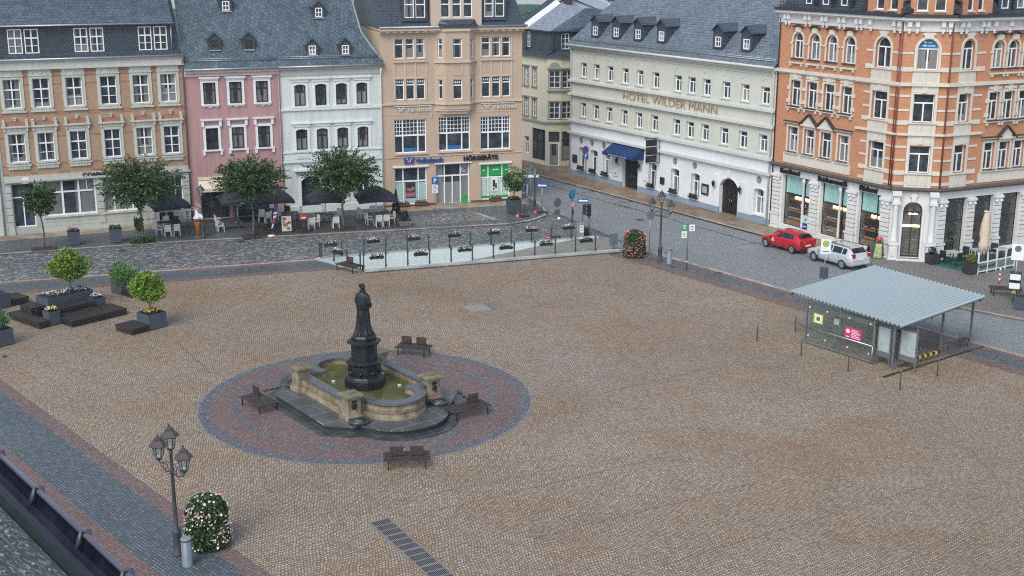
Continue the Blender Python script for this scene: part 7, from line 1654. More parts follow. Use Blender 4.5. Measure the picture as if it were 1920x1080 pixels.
def fence(label, a, b, n, H, zb, group='glass fences of the ramp'):
    t = thing('glass_fence', label, 'fence', (a[0], a[1], zb), atan2(b[1]-a[1], b[0]-a[0]), group); L = (Vector(b)-Vector(a)).length
    for k in range(n+1):
        x = L*k/n; mb = MB(); mb.box(x-.045, -.03, 0, x+.045, .03, H); mb.cbox(x, -.06, .12, .16, .06, .05); mb.cbox(x, -.06, H-.2, .16, .06, .05); mb.build('post', mat('fence_post_steel', (.07,.085,.095), .4, .3), t)
        if k < n: mb = MB(); mb.box(x+.06, -.008, .08, L*(k+1)/n-.06, .008, H-.02); mb.build('glass_pane', FG, t)
    return t
fence('glass fence along the front edge of the ramp, facing the fountain', G2(682, 508), G2(1116, 473.5), 11, 1.12, .14)
fence('glass fence along the street edge of the ramp', G2(600, 485), G2(1071, 450), 12, 1.1, .1)
fence('short glass fence closing the low end of the ramp', G2(603, 487), G2(676, 507), 3, 1.1, .12)
bpos = [(706, 483, 'nearest the closed corner', 1), (789, 477, 'second from the closed corner', 1), (871, 469, 'third from the closed corner', 1), (949, 465, 'fourth from the closed corner', 1), (1024, 458, 'fifth from the closed corner', 1), (1099, 452, 'nearest the ticket machine', 1)]
for (px, py, lab, k) in bpos: g = G(px, py, 1.15); trough('fence_flower_box', 'flower box hung on the front fence of the ramp, %s' % lab, (g.x, g.y, 1.02), atan2(SD.y, SD.x), 1.0, P_WHITE, 'flower boxes on the glass fences', .2, 90)
for (px, py, lab) in ((620, 459, 'above the closed corner'), (700, 452.5, 'next to the closed corner'), (776, 447.5, 'behind the second front box'), (852, 441.5, 'opposite the bank doors'), (926, 436.5, 'opposite the red flower trough'), (997, 431.5, 'opposite the rounded pavement corner'), (1066, 427, 'beside the ticket machine')):
    g = G(px, py, 1.1); trough('fence_flower_box', 'flower box hung on the street side fence of the ramp, %s' % lab, (g.x, g.y, .95), atan2(SD.y, SD.x), .95, P_WHITE, 'flower boxes on the glass fences', .2, 46)
g = G(633, 474, 1.1); trough('fence_flower_box', 'flower box hung on the short end fence of the ramp', (g.x, g.y, .98), radians(-43), .95, P_WHITE, 'flower boxes on the glass fences', .2, 80)
# ---------------------------------------------------------------- manholes, hatch, drain grate
def manhole(label, px, py, r=.36, z=.012):
    t = thing('manhole_cover', label, 'manhole cover', (*G2(px, py), z)); mb = MB(); mb.lathe([(r, 0), (r, .012), (r*.8, .012)], 24, smooth=False); mb.build('rim', m_kerb if z > .05 else GREYMETAL, t); mb = MB(); mb.lathe([(r*.78, .008), (r*.78, .016)], 20, smooth=False); mb.build('lid', m_tar, t)
manhole('round manhole cover in the main street below the hotel', 1200.5, 412.5, .42, .006); manhole('round manhole cover in the cobbled street by the large tree', 230, 470, .36, .01); manhole('round manhole cover in the paving by the direction sign', 1346, 513, .4, .018); manhole('dark manhole cover at the foot of the street lamp by the main street', 1222, 487, .3, .018); manhole('dark manhole cover before the litter bin at the main street', 1262, 501, .32, .018); manhole('round manhole cover in the cobbled street before the pink house', 452, 453, .36, .01); manhole('small dark drain cover on the open square at the picture edge', 9, 669, .16, .014)
t = thing('floor_hatch', 'pale metal floor hatch set in the square paving', 'hatch', (*G2(899, 577), .012), radians(25)); mb = MB(); mb.box(-.85, -.75, 0, .5, .65, .02); mb.build('plate', mat('hatch_plate', (.34,.34,.32), .4, .4), t); mb = MB(); mb.box(.55, -.75, 0, .9, .65, .012); mb.build('frame', GREYMETAL, t)
g0, g1, g2_, g3 = G(691, 981), G(737, 971), G(866, 1083), G(815, 1083)
d = Vector((g2_.x-g1.x, g2_.y-g1.y)).normalized(); w = .86
t = thing('drain_grate', 'long pale metal drain grate in the foreground paving', 'grate', (g0.x, g0.y, .012), atan2(d.y, d.x)); mb = MB(); Lg = 5.6
mb.box(0, 0, 0, Lg, .06, .02); mb.box(0, w-.06, 0, Lg, w, .02)
for k in range(13): x = k*Lg/12; mb.box(x-(.05 if k % 3 == 0 else .03), .06, .001, x+(.05 if k % 3 == 0 else .03), w-.06, .021)
for k in range(12):
    for i in range(11): y = .06+(w-.12)*(i+.5)/11; mb.box(k*Lg/12+.03, y-.007, .003, (k+1)*Lg/12-.03, y+.007, .017)
mb.build('bars', mat('grate_steel', (.22,.205,.195), .5, .1), t); mb = MB(); mb.box(0, 0, -.003, Lg, w, .0005); mb.build('pit', BLACK, t)
# ---------------------------------------------------------------- cafe furniture before the row
m_par = mat('black_parasol_cloth', (.022,.026,.036), .75, vary=.15); m_chair = mat('white_plastic', (.66,.66,.63), .4, vary=.06); m_dchair = mat('black_wicker', (.025,.025,.028), .6); m_table = mat('dark_table', (.05,.045,.045), .45); PV = .11
def chair_proto(name, label, m, back):
    t = thing(name, label, 'chair', (0, 0, -50), 0, None); mb = MB(); mb.box(-.24, -.22, .41, .24, .24, .46); mb.build('seat', m, t)
    mb = MB(); mb.poly([(-.22, -.22, .46), (.22, -.22, .46), (.21, -.30, .92), (-.21, -.30, .92)]); mb.M = Matrix.Identity(4)
    mb.box(-.23, -.31, .44, -.19, -.22, .92); mb.box(.19, -.31, .44, .23, -.22, .92); mb.box(-.23, -.32, .88, .23, -.27, .94)
    mb.poly([(-.2, -.245, .5), (.2, -.245, .5), (.2, -.3, .9), (-.2, -.3, .9)]); mb.build('backrest', m, t)
    for x in (-.22, .22):
        for y in (-.22, .2): mb = MB(); mb.bar((x*1.05, y*1.08, 0), (x, y, .42), .045); mb.build('leg', m, t)
        mb = MB(); mb.ptube([(x*1.1, -.26, .68), (x*1.15, .1, .68), (x*1.1, .2, .6), (x*1.05, .2, .44)], .022, 5); mb.build('armrest', m, t)
    return t
wch = chair_proto('white_chair', '', m_chair, 1); bch = chair_proto('black_chair', '', m_dchair, 1); _used = set()
def chair(proto, px, py, rz, label, group, z=PV):
    loc = (*G2(px, py), z)
    if proto.name in _used: return dup(proto, loc, rz, label, group)
    _used.add(proto.name); proto.location = loc; proto.rotation_euler = (0, 0, rz); proto['label'] = label; proto['group'] = group; return proto
GW_ = 'white cafe chairs before the row of houses'; A = radians(20)
for px, py, rz, lab in ((315.5, 446, A, 'white armchair with its back to the viewer, the one nearer the largest street tree'), (331.5, 444.5, A+.1, 'white armchair with its back to the viewer, the one nearer the ice cream figure'), (299, 443, A-1.4, 'white armchair side on at the table end, beside the largest street tree trunk'), (293, 432, A-1.5, 'white armchair side on, behind the other one near the largest street tree'), (313, 431, A+pi, 'white armchair facing the viewer across the table near the ice cream figure'),
    (414.5, 436, A-1.5, 'white armchair side on to the dark table before the pink house, the nearer one'), (411, 428, A-1.5, 'white armchair side on to the dark table before the pink house, the farther one'), (491.5, 418, A+pi-.2, 'white armchair facing the viewer behind the beach flag'), (503, 420.5, A+.1, 'white armchair with its back turned just beside the beach flag'), (527, 415, A, 'white armchair behind the picture stand'),
    (584, 432.5, A, 'white armchair with its back turned beside the red topped stand'), (592, 428, A+1.7, 'white armchair side on beside the one next to the red topped stand'), (629.5, 430, A, 'white armchair with its back turned beside the mint house tree'), (634, 416, A+2.4, 'white armchair half hidden behind the mint house tree trunk'),
    (710, 427, A, 'white armchair with its back turned at the last table, nearer the tree'), (723.5, 426, A, 'white armchair with its back turned at the last table, nearer the conifer'), (693, 423.5, A-1.4, 'white armchair side on at the tree end of the last table'), (733.5, 421, A+1.6, 'white armchair side on at the conifer end of the last table'), (700.5, 411, A+pi, 'white armchair facing the viewer at the last table, left of its parasol pole'), (714.5, 410.5, A+pi, 'white armchair facing the viewer at the last table, right of its parasol pole'), (678, 412, A-1.2, 'white armchair side on between the mint house tree and the last table')):
    chair(wch, px, py, rz, lab, GW_)
for px, py, lab in ((307, 424, 'black chair before the bank wall under the first parasol, nearer the tree'), (321.5, 423.5, 'black chair before the bank wall under the first parasol, nearer the ice cream figure'), (331, 432, 'black chair beside the parasol pole behind two white armchairs'), (540, 411, 'black chair behind the picture stand by the mint house wall')):
    chair(bch, px, py, A+pi, lab, 'black cafe chairs before the row of houses')
def table(label, px, py, w, d, z=PV, top=None, h=.74, rz=A, group='cafe tables before the row of houses'):
    t = thing('cafe_table', label, 'table', (*G2(px, py), z), rz, group); mb = MB(); mb.box(-w/2, -d/2, h-.04, w/2, d/2, h); mb.build('top', top or m_table, t)
    for x in (-w/2+.08, w/2-.08):
        for y in (-d/2+.08, d/2-.08): mb = MB(); mb.bar((x, y, 0), (x, y, h-.04), .05); mb.build('leg', m_table, t)
    return t
table('dark cafe table between white and black chairs near the largest street tree', 318, 436, 1.7, .85); table('dark cafe table before the pink house', 432, 432, 1.5, .8); table('dark cafe table behind the beach flag', 497, 412, 1.5, .8); table('dark cafe table between the red topped stand and the mint house tree', 610, 421, 1.4, .8); table('dark cafe table of the last parasol, ringed by white armchairs', 712, 418, 1.7, .9); table('dark cafe table behind the picture stand', 545, 418, 1.3, .8)
table('dark high table before the pink house door', 452, 413, 1.0, .7, h=1.0)
def parasol(label, px, py, H, R, rz, pole_m, text_=None):
    t = thing('parasol', label, 'parasol', (*G2(px, py), PV), rz, 'black parasols before the row of houses'); mb = MB(); n = 4; zb = H-.95
    C = [(R*cos(pi/4+pi/2*k)*1.4142*.5*2**.5, R*sin(pi/4+pi/2*k)*1.4142*.5*2**.5) for k in range(4)]
    S_ = 6; rows = []
    ringp = []
    for k in range(4):
        a, b = C[k], C[(k+1) % 4]
        for i in range(S_): ringp.append((a[0]+(b[0]-a[0])*i/S_, a[1]+(b[1]-a[1])*i/S_, (i/S_)*(1-i/S_)*4))
    prof = [(0.03, H), (.3, H-.2), (.6, H-.48), (.85, H-.74), (1.0, zb)]
    for f_, z in prof: rows.append(mb.V(*[(p[0]*f_, p[1]*f_, z + .09*p[2]*f_) for p in ringp]))
    m_ = len(ringp)
    for i, j in zip(rows, rows[1:]):
        for k in range(m_): mb.face((i+k, i+(k+1) % m_, j+(k+1) % m_, j+k), True)
    lo = mb.V(*[(p[0]*1.005, p[1]*1.005, zb-.2+.09*p[2]) for p in ringp])
    for k in range(m_): mb.face((rows[-1]+k, rows[-1]+(k+1) % m_, lo+(k+1) % m_, lo+k))
    cl = mb.build('canopy', m_par, t); mb = MB(); mb.tube((0, 0, 0), (0, 0, H-.05), .04, n=8); mb.build('pole', pole_m, t); mb = MB(); mb.lathe([(.4, 0), (.4, .05), (.1, .1)], 12); mb.build('base', GREYMETAL, t)
    mb = MB()
    for k in range(4): a = pi/4+pi/2*k; mb.bar((0, 0, H-.3), (C[k][0]*.97, C[k][1]*.97, zb-.03), .03)
    mb.build('ribs', pole_m, t); return t
P1 = parasol('black parasol with white valance lettering beside the ice cream figure', 321, 430, 2.75, 2.0, A+.12, m_table)
parasol('black parasol before the pink house shop window', 447, 419, 2.75, 1.95, A, WHITE); parasol('black parasol at the join of the pink and mint houses behind the beach flag', 516, 419, 2.8, 1.95, A, WHITE); parasol('black parasol before the mint house door, behind the street tree', 611, 417, 2.75, 1.95, A-.08, WHITE); parasol('black parasol nearest the beige bank house, behind the conifer', 706, 417, 2.85, 2.15, A-.1, WHITE)
text('Coca-Cola', .3, 'lettering', WHITE, P1, Matrix.Translation((.35, -2.03, 1.66)), .01, .008, 1.0, shear=.25)
mb = MB()
for k in range(2): mb.M = Matrix.Translation((2.03, -1.1+.9*k, 1.72)); mb.box(-.01, -.3, -.06, .01, .3, .09)
mb.build('white_emblem', WHITE, P1)
# advertising pieces
t = thing('ice_cream_figure', 'large ice cream cone figure with white swirl and orange wafer beside a lamp post', 'ice cream figure', (*G2(372, 448), PV)); mb = MB(); mb.lathe([(.06, .08), (.27, 1.22), (.29, 1.25)], 16); mb.build('wafer_cone', mat('orange_wafer', (.56,.20,.035), .5, vary=.15, scale=14), t)
mb = MB(); mb.lathe([(.29, 1.25), (.33, 1.34), (.3, 1.46)], 16); mb.build('purple_band', mat('purple_band', (.10,.05,.13), .5), t); mb = MB()
for k in range(5): r = .33-.055*k; mb.lathe([(r*.8, 1.42+.12*k), (r, 1.48+.12*k), (r*.75, 1.58+.12*k)], 16, .05*sin(k), .0)
mb.lathe([(.1, 1.98), (.02, 2.12)], 10); mb.ptube([(.25, -.05, 1.75), (.38, -.1, 1.55), (.36, -.12, 1.35)], [.12, .11, .06], 8); mb.build('swirl', mat('soft_white', (.74,.74,.72), .4), t); mb = MB(); mb.lathe([(.3, 0), (.3, .08)], 14); mb.build('base', GREYMETAL, t)
t = thing('beach_flag', 'narrow blue and red beach flag on a round white foot', 'flag', (*G2(509, 445), PV), A); mb = MB(); mb.lathe([(.28, 0), (.26, .06), (.05, .1)], 16); mb.build('foot', WHITE, t); mb = MB(); mb.ptube([(0, 0, .05), (.0, 0, 1.2), (.3, 0, 2.2), (.42, 0, 2.45)], .018, 5); mb.build('pole', BLACK, t)
P_ = lambda z: .02+max(0, z-.5)*.19
for (z0, z1, m_) in ((.55, .85, m_swhite), (.85, 1.35, mat('flag_red', (.32,.06,.07), .6)), (1.35, 1.5, m_swhite), (1.5, 1.62, mat('flag_navy', (.05,.04,.16), .6)), (1.62, 1.76, m_swhite), (1.76, 2.42, mat('flag_navy', (.05,.04,.16), .6))):
    mb = MB(); w = lambda z: .05+.2*min(1, (z-.4)/.9); mb.xprism([(P_(z0), z0), (P_(z0)+w(z0), z0+.05), (P_(z1)+w(z1), z1+.05), (P_(z1), z1)], -.008, .008); mb.build('cloth_panel', m_, t)
t = thing('picture_stand', 'dark framed pavement stand with pictures of food', 'sign', (*G2(538, 440), PV), A-.1); mb = MB(); mb.box(-.4, -.28, 0, .4, .28, .1); mb.build('foot', ANTH, t); mb = MB(); mb.box(-.4, -.04, .1, .4, .04, 1.38); f_ = mb.build('frame', BLACK, t); mb = MB(); mb.box(-.36, -.05, .17, .36, -.042, 1.33); s_ = mb.build('sheet', mat('cream_sheet', (.62,.6,.5), .5), f_)
mb = MB()
for x, z, r in ((-.15, 1.12, .17), (.2, .82, .16), (-.08, .66, .2), (.14, .38, .15), (-.2, .88, .1)): mb.M = Matrix.Translation((x, -.052, z)) @ Matrix.Rotation(pi/2, 4, 'X'); mb.lathe([(r, 0), (r*.9, .006)], 14, sy=.75)
mb.build('food_picture', mat('food_picture', (.32,.13,.06), .5, vary=.5, scale=9), f_)
t = thing('menu_stand', 'narrow menu stand with a red head panel', 'sign', (*G2(570, 439), PV), A); mb = MB(); [mb.bar((x, y*.9, 0), (x, 0, 1.05), .035) for x in (-.25, .25) for y in (-.3, .3)]; mb.build('frame', BLACK, t); mb = MB(); mb.box(-.24, -.2, .3, .24, -.16, 1.0); b_ = mb.build('blackboard', m_board, t); mb = MB(); mb.box(-.27, -.1, 1.02, .27, .02, 1.36); r_ = mb.build('red_panel', m_sred, t); mb = MB(); mb.box(-.17, -.108, 1.13, .17, -.1, 1.23); mb.build('lettering', WHITE, r_); mb = MB(); [mb.box(-.16, -.208, .45+.12*k, .1, -.2, .48+.12*k) for k in range(4)]; mb.build('chalk_lines', m_sback, b_)
t = thing('menu_case', 'white menu board on a post under the parasol before the bank wall', 'sign', (*G2(353, 428), PV), A); post(t, 1.5, .03); plate(t, 1.15, .55, .8, m_swhite); mb = MB(); [mb.xprism([(-.15, .85+.18*k), (0, .78+.18*k), (.15, .85+.18*k), (0, .93+.18*k)], -.07, -.066) for k in range(4)]; mb.build('pictures', m_sback, t)
# ---------------------------------------------------------------- corner cafe terrace
gp = [G2(1748, 499), G2(1830, 518), G2(1902, 504), G2(1885, 480), G2(1780, 482)]
mb = MB(); mb.prism(gp, .10, .122); struct('green_carpet', mb, mat('green_carpet', (.012,.095,.06), .9, vary=.2, scale=2))
ZC = .122; CG = 'black chairs on the cafe terrace'
for px, py, rz, lab in ((1771, 497, -1.0, 'black terrace chair beside the small planter at the cafe door'), (1792, 502, .5, 'black terrace chair with its back to the street, at the pale table'), (1805, 491, 2.2, 'black terrace chair behind the pale table'), (1815, 500, 1.4, 'black terrace chair beside the yellow leaved planter'), (1861, 485, 2.6, 'black terrace chair behind the closed parasol'), (1845, 503, .2, 'black terrace chair inside the fence corner under the parasol'), (1868, 497, .4, 'black terrace chair inside the middle of the glass fence'), (1888, 492, .4, 'black terrace chair inside the far end of the glass fence')):
    chair(bch, px, py, rz, lab, CG, ZC)
m_ptop = mat('pale_table_top', (.42,.42,.40), .4)
for px, py, lab in ((1783, 494, 'pale topped table on the cafe terrace beside the door planter'), (1832, 490, 'pale topped table on the cafe terrace before the closed parasol'), (1876, 489, 'pale topped table on the cafe terrace at the fence end')): table(lab, px, py, .95, .75, ZC, m_ptop, rz=.4, group='tables on the cafe terrace')
t = thing('closed_parasol', 'cream parasol folded shut on the cafe terrace', 'parasol', (*G2(1840, 495), ZC)); mb = MB(); mb.lathe([(.25, 0), (.25, .06)], 12); mb.tube((0, 0, 0), (0, 0, 3.55), .035, n=8); mb.build('pole', STEEL, t)
mb = MB(); N = 26; rows = []
for z, r in ((.75, .2), (.95, .3), (1.3, .34), (1.55, .26), (2.0, .32), (2.7, .25), (3.2, .16), (3.5, .1), (3.58, .02)): rows.append(mb.V(*[((r*(1+.2*cos(6.5*a*2+z))+.04*z*.3)*cos(a)+.06*z*.3, (r*(1+.2*cos(6.5*a*2+z)))*sin(a), z+.12*sin(a*3)*(z < 1.2)) for a in [2*pi*k/N for k in range(N)]]))
for i, j in zip(rows, rows[1:]):
    for k in range(N): mb.face((i+k, i+(k+1) % N, j+(k+1) % N, j+k), True)
mb.build('folded_cloth', mat('cream_cloth', (.60,.50,.37), .8, vary=.1), t); mb = MB(); mb.lathe([(.14, 3.52), (.15, 3.6)], 12, .32*0, 0); mb.build('cap', WHITE, t)
m_plum = mat('plum_planter', (.045,.03,.04), .5)
planter('small_planter', 'small plum planter with a clipped bush at the cafe door', (*G2(1747, 497), PV), .3, .72, .72, .7, None, .05, m_plum); bush('small dark bush in the plum planter at the cafe door', G2(1747, 497), .98, .34, .3, 420, 51, L_CONE, .1)
planter('small_planter', 'small plum planter with yellow green leaves at the terrace corner', (*G2(1818, 516), ZC), .3, .75, .75, .75, None, .05, m_plum); bush('yellow green bush in the plum planter at the terrace corner', G2(1818, 516), 1.12, .4, .36, 480, 52, leaf('yellow_green_leaves', (.10,.13,.02), (.24,.26,.05), .5), .11)
a, b = G2(1832, 517.5), G2(1900, 503.5); t = thing('terrace_fence', 'white framed terrace fence with grey panels and glass above', 'fence', (*a, PV), atan2(b[1]-a[1], b[0]-a[0])); Lf = (Vector(b)-Vector(a)).length; n = 2
for k in range(n*2+1): x = Lf*k/(n*2); mb = MB(); mb.box(x-.04, -.04, 0, x+.04, .04, 1.5 if k % 2 == 0 else 1.35); mb.build('post', WHITE, t)
for k in range(n):
    x0, x1 = Lf*k/n+.05, Lf*(k+1)/n-.05; mb = MB(); mb.box(x0, -.03, .12, x1, .03, .2); mb.box(x0, -.03, .72, x1, .03, .8); mb.build('rail', WHITE, t); mb = MB(); mb.box(x0, -.015, .2, x1, .015, .72); p = mb.build('panel', mat('panel_grey_green', (.17,.2,.19), .4), t); mb = MB(); mb.box(x0, -.008, .8, x1, .008, 1.35); mb.build('glass_pane', FG, t)
    if k == 0: text('Ratsherrencafé', .27, 'lettering', m_letter_dk, p, Matrix.Translation((x0+.12, -.022, .38)), .008, .006, .95)
m_bistro = mat('bistro_grey_top', (.36,.38,.39), .35)
def bistro(label, px, py, rz):
    t = thing('bistro_table', label, 'table', (*G2(px, py), PV), rz, 'bistro tables under the cafe windows'); mb = MB(); mb.box(-.36, -.36, .7, .36, .36, .73); mb.build('top', m_bistro, t); mb = MB(); mb.tube((0, 0, .03), (0, 0, .7), .03); mb.build('stem', STEEL, t); mb = MB(); mb.bar((-.3, 0, .03), (.3, 0, .03), .05); mb.bar((0, -.3, .03), (0, .3, .03), .05); mb.build('foot', STEEL, t)
bistro('grey bistro table with flowers under the second cafe window', 1538, 446, .5); bistro('grey bistro table under the third cafe window', 1608, 461, .5); bistro('low grey bistro table between the two parked cars', 1560, 452, .5)
for px, py, rz, lab in ((1525, 440, -1.6, 'black chair against the pier beside the blue cabinet'), (1594, 455, -1.6, 'black chair under the third cafe window beside the parking sign'), (1624, 467, 1.5, 'black chair beside the strawberry stand'), (1548, 447, 1.2, 'black chair at the bistro table with flowers')): chair(bch, px, py, rz, lab, 'black chairs under the cafe windows')
rng = random.Random(5); g = G(1541, 446); mb = MB(); pb = MB(); flowers(mb, pb, .12, .12, 0, 20, rng, .12); t = thing('flower_pot', 'little yellow flower pot on the bistro table', 'flowers', (g.x, g.y, .85)); mb.build('foliage', L_MID, t); pb.build('flowers', P_YELLOW, t)
t = thing('strawberry_stand', 'green pavement stand topped by a red strawberry', 'sign', (*G2(1646, 487), PV), radians(-25)); mb = MB(); mb.poly([(-.35, -.35, 0), (.35, -.35, 0), (.25, -.03, 1.15), (-.25, -.03, 1.15)]); mb.poly([(-.35, .35, 0), (.35, .35, 0), (.25, .03, 1.15), (-.25, .03, 1.15)]); mb.build('board', mat('dark_green_board', (.03,.06,.035), .5), t); mb = MB(); mb.poly([(-.27, -.335, .1), (.27, -.335, .1), (.2, -.07, 1.05), (-.2, -.07, 1.05)]); mb.build('sheet', mat('yellow_green_sheet', (.3,.32,.12), .5, vary=.6, scale=6), t); mb = MB(); mb.lathe([(.02, 1.1), (.2, 1.25), (.24, 1.42), (.15, 1.54), (.02, 1.56)], 14); mb.build('strawberry', mat('strawberry_red', (.5,.06,.05), .4, vary=.3, scale=14), t)
t = thing('pavement_stand', 'grey folding pavement stand with its side to the viewer, beside the strawberry stand', 'sign', (*G2(1632, 484), PV), radians(40)); mb = MB(); mb.poly([(-.35, -.35, 0), (.35, -.35, 0), (.3, 0, 1.0), (-.3, 0, 1.0)]); mb.poly([(-.35, .35, 0), (.35, .35, 0), (.3, 0.01, 1.0), (-.3, 0.01, 1.0)]); mb.build('board', GREYMETAL, t)
# ---------------------------------------------------------------- parked cars
TYRE = mat('tyre_rubber', (.015,.015,.016), .8); RIM = mat('alloy_rim', (.45,.46,.48), .3, .8); CGLASS = mat('car_glass', (.012,.016,.02), .06, 0, .6); m_plate = mat('number_plate', (.7,.7,.66), .4)
def car(label, loc, rz, L, st, belt, roof, paint, glass, rails=False, hub=5):
    """st: stations (x, halfwidth, z_sill, z_belt, z_top, top_halfwidth); glass: list of (first, last) station spans along the side"""
    t = thing('parked_car', label, 'car', loc, rz, 'cars parked along the kerb'); mb = MB(); rows = []
    for (x, hw, zs, zb, zt, tw) in st:
        ring = [(hw*.86, zs), (hw*.97, zs+.1), (hw, (zs+zb)*.52), (hw*.985, zb-.06), (hw*.95, zb), (tw+(hw*.95-tw)*.12, zt-(zt-zb)*.12) if zt-zb > .08 else (tw, zt-.01), (tw*.86, zt), (tw*.4, zt+.02)]
        full = [(y, z) for y, z in ring] + [(-y, z) for y, z in reversed(ring)]
        rows.append(mb.V(*[(x, y, z) for y, z in full]))
    n = 16
    for i, j in zip(rows, rows[1:]):
        for k in range(n-1): mb.face((i+k, j+k, j+k+1, i+k+1), True)
        mb.face((i+n-1, j+n-1, j, i))
    mb.face(range(rows[0], rows[0]+n)); mb.face(range(rows[-1]+n-1, rows[-1]-1, -1)); body_ = mb.build('body', paint, t)
    V_ = mb.v
    def win(name, pts):
        g = MB(); g.poly(pts); return g.build(name, CGLASS, t)
    for s_ in (1, -1):
        for (a, b, ins) in glass:
            pts = []; lo = []; hi = []
            for i in range(a, b+1):
                x, hw, zs, zb, zt, tw = st[i]; y0 = hw*.95; y1 = tw+(hw*.95-tw)*.12; f0, f1 = .1, .86
                zl, zh = zb+(zt*1-zb)*f0*1.0, zb+((zt-(zt-zb)*.12)-zb)*.95
                yy = lambda z_: y0+(y1-y0)*((z_-zb)/max(.01, (zt-(zt-zb)*.12)-zb))+.012
                lo.append((x, s_*yy(zl), zl)); hi.append((x, s_*yy(zh), zh))
            lo[0] = (lo[0][0]+ins[0], lo[0][1], lo[0][2]); hi[0] = (hi[0][0]+ins[1], hi[0][1], hi[0][2]); lo[-1] = (lo[-1][0]-ins[2], lo[-1][1], lo[-1][2]); hi[-1] = (hi[-1][0]-ins[3], hi[-1][1], hi[-1][2])
            win('side_window', lo + hi[::-1])
    return t, st
def screens(t, a, b, name, f0=.08, f1=.92, up=.015):
    (x0, w0, _, _, z0, t0), (x1, w1, _, _, z1, t1) = a, b; P = lambda f, s_: (x0+(x1-x0)*f, s_*(t0+(t1-t0)*f)*.84, z0+(z1-z0)*f+.022+up)
    g = MB(); mid = lambda f: (x0+(x1-x0)*f, 0, z0+(z1-z0)*f+.034+up)
    g.poly([P(f0, 1), P(f1, 1), mid(f1), mid(f0)]); g.poly([mid(f0), mid(f1), P(f1, -1), P(f0, -1)]); return g.build(name, CGLASS, t)
def wheels(t, xs, y, r, hub):
    for x in xs:
        for s_ in (1, -1):
            mb = MB(); mb.M = Matrix.Translation((x, s_*(y-.19), r)) @ Matrix.Rotation(-s_*pi/2, 4, 'X'); mb.lathe([(r*.6, 0), (r*.95, .0), (r, .04), (r, .17), (r*.94, .21), (r*.66, .21), (r*.62, .19)], 24); w_ = mb.build('wheel', TYRE, t)
            mb = MB(); mb.M = Matrix.Translation((x, s_*(y-.19), r)) @ Matrix.Rotation(-s_*pi/2, 4, 'X'); mb.lathe([(r*.68, .19), (r*.66, .212), (r*.6, .2)], 20)
            for k in range(hub): a = 2*pi*k/hub; mb.bar((0, 0, .2), (r*.64*cos(a), r*.64*sin(a), .2), .075, .02)
            mb.lathe([(.07, .19), (.06, .22)], 10); mb.build('rim', RIM, w_)
            mb = MB(); mb.M = Matrix.Translation((x, s_*(y-.03), r)) @ Matrix.Rotation(-s_*pi/2, 4, 'X'); A_ = [(-.0)]; n = 14
            P = [(r*1.17*cos(pi*k/n), r*1.17*sin(pi*k/n)*-1 if False else r*1.17*sin(pi*k/n)) for k in range(n+1)]
            mb.M = Matrix.Translation((x, 0, r)); mb.xprism(P, s_*(y-.025)-.005, s_*(y-.025)+.005); mb.build('wheel_arch', BLACK, t)
RED = mat('red_car_paint', (.42,.008,.022), .22, 0, .5, vary=.03, coat=.6); SIL = mat('silver_car_paint', (.58,.61,.64), .25, .35, .5, vary=.03, coat=.5)
m_tail = mat('tail_lamp_red', (.35,.01,.012), .2, coat=.5); m_head = mat('headlamp_clear', (.6,.62,.65), .15, coat=.5)
def lights(t, L, hw, zf, zr, rear_m):
    for s_ in (1, -1):
        mb = MB(); mb.box(L/2-.34, s_*hw*.66-.15, zf-.07, L/2-.1, s_*hw*.66+.15, zf+.05); mb.build('headlight', m_head, t)
        mb = MB(); mb.box(-L/2+.0, s_*hw*.76-.13, zr-.13, -L/2+.2, s_*hw*.76+.13, zr+.13); mb.build('tail_light', rear_m, t)
def seams(t, xs, hw, z0, z1):
    for x in xs:
        for s_ in (1, -1): mb = MB(); mb.box(x-.012, min(s_*hw*.985, s_*(hw+.004)), z0, x+.012, max(s_*hw*.985, s_*(hw+.004)), z1); mb.build('door_seam', BLACK, t)
def mirrors(t, x, hw, z, m):
    for s_ in (1, -1): mb = MB(); mb.M = Matrix.Translation((x, s_*(hw+.08), z)); mb.lathe([(.03, -.07), (.09, -.04), (.09, .05), (.03, .08)], 8, sx=.7); mb.build('wing_mirror', m, t)
# red hatchback (nose towards the lane)
w0, w1 = Vector(G2(1436.5, 463)), Vector(G2(1484, 475.5)); ax = (w0-w1).normalized(); n_ = Vector((ax.y, -ax.x)); 
if n_.x < 0: n_ = -n_
c_ = (w0+w1)/2 + n_*.84; rz = atan2(ax.y, ax.x)
R_ = [(-2.0, .70, .42, .66, .70, .6), (-1.97, .80, .36, .90, .96, .70), (-1.86, .84, .30, .98, 1.06, .70), (-1.45, .88, .27, .98, 1.34, .64), (-1.0, .895, .25, .95, 1.42, .62), (-.2, .90, .25, .92, 1.455, .63), (.35, .90, .25, .90, 1.40, .62), (.95, .89, .25, .89, .96, .72), (1.5, .86, .27, .82, .84, .68), (1.88, .76, .32, .68, .70, .58), (2.0, .6, .38, .56, .58, .45)]
t, st = car('red hatchback with a white door emblem parked at the kerb before the hotel end', (c_.x, c_.y, .004), rz, 4.0, R_, .9, 1.45, RED, [(4, 5, (.0, .0, .06, .06)), (5, 7, (.0, .0, .3, .62)), (3, 4, (.12, .2, .05, .05))])
screens(t, R_[7], R_[6], 'windscreen'); screens(t, R_[2], R_[3], 'rear_window', .12, .85); wheels(t, (-1.27, 1.28), .9, .31, 10); lights(t, 4.0, .88, .60, .86, m_tail); mirrors(t, .72, .9, .98, RED); seams(t, (.78, -.45), .9, .36, .82)
mb = MB(); mb.box(-2.02, -.26, .56, -1.985, .26, .68); mb.build('number_plate', m_plate, t); mb = MB(); mb.box(-2.01, -.7, .33, -1.9, .7, .42); mb.build('bumper', BLACK, t)
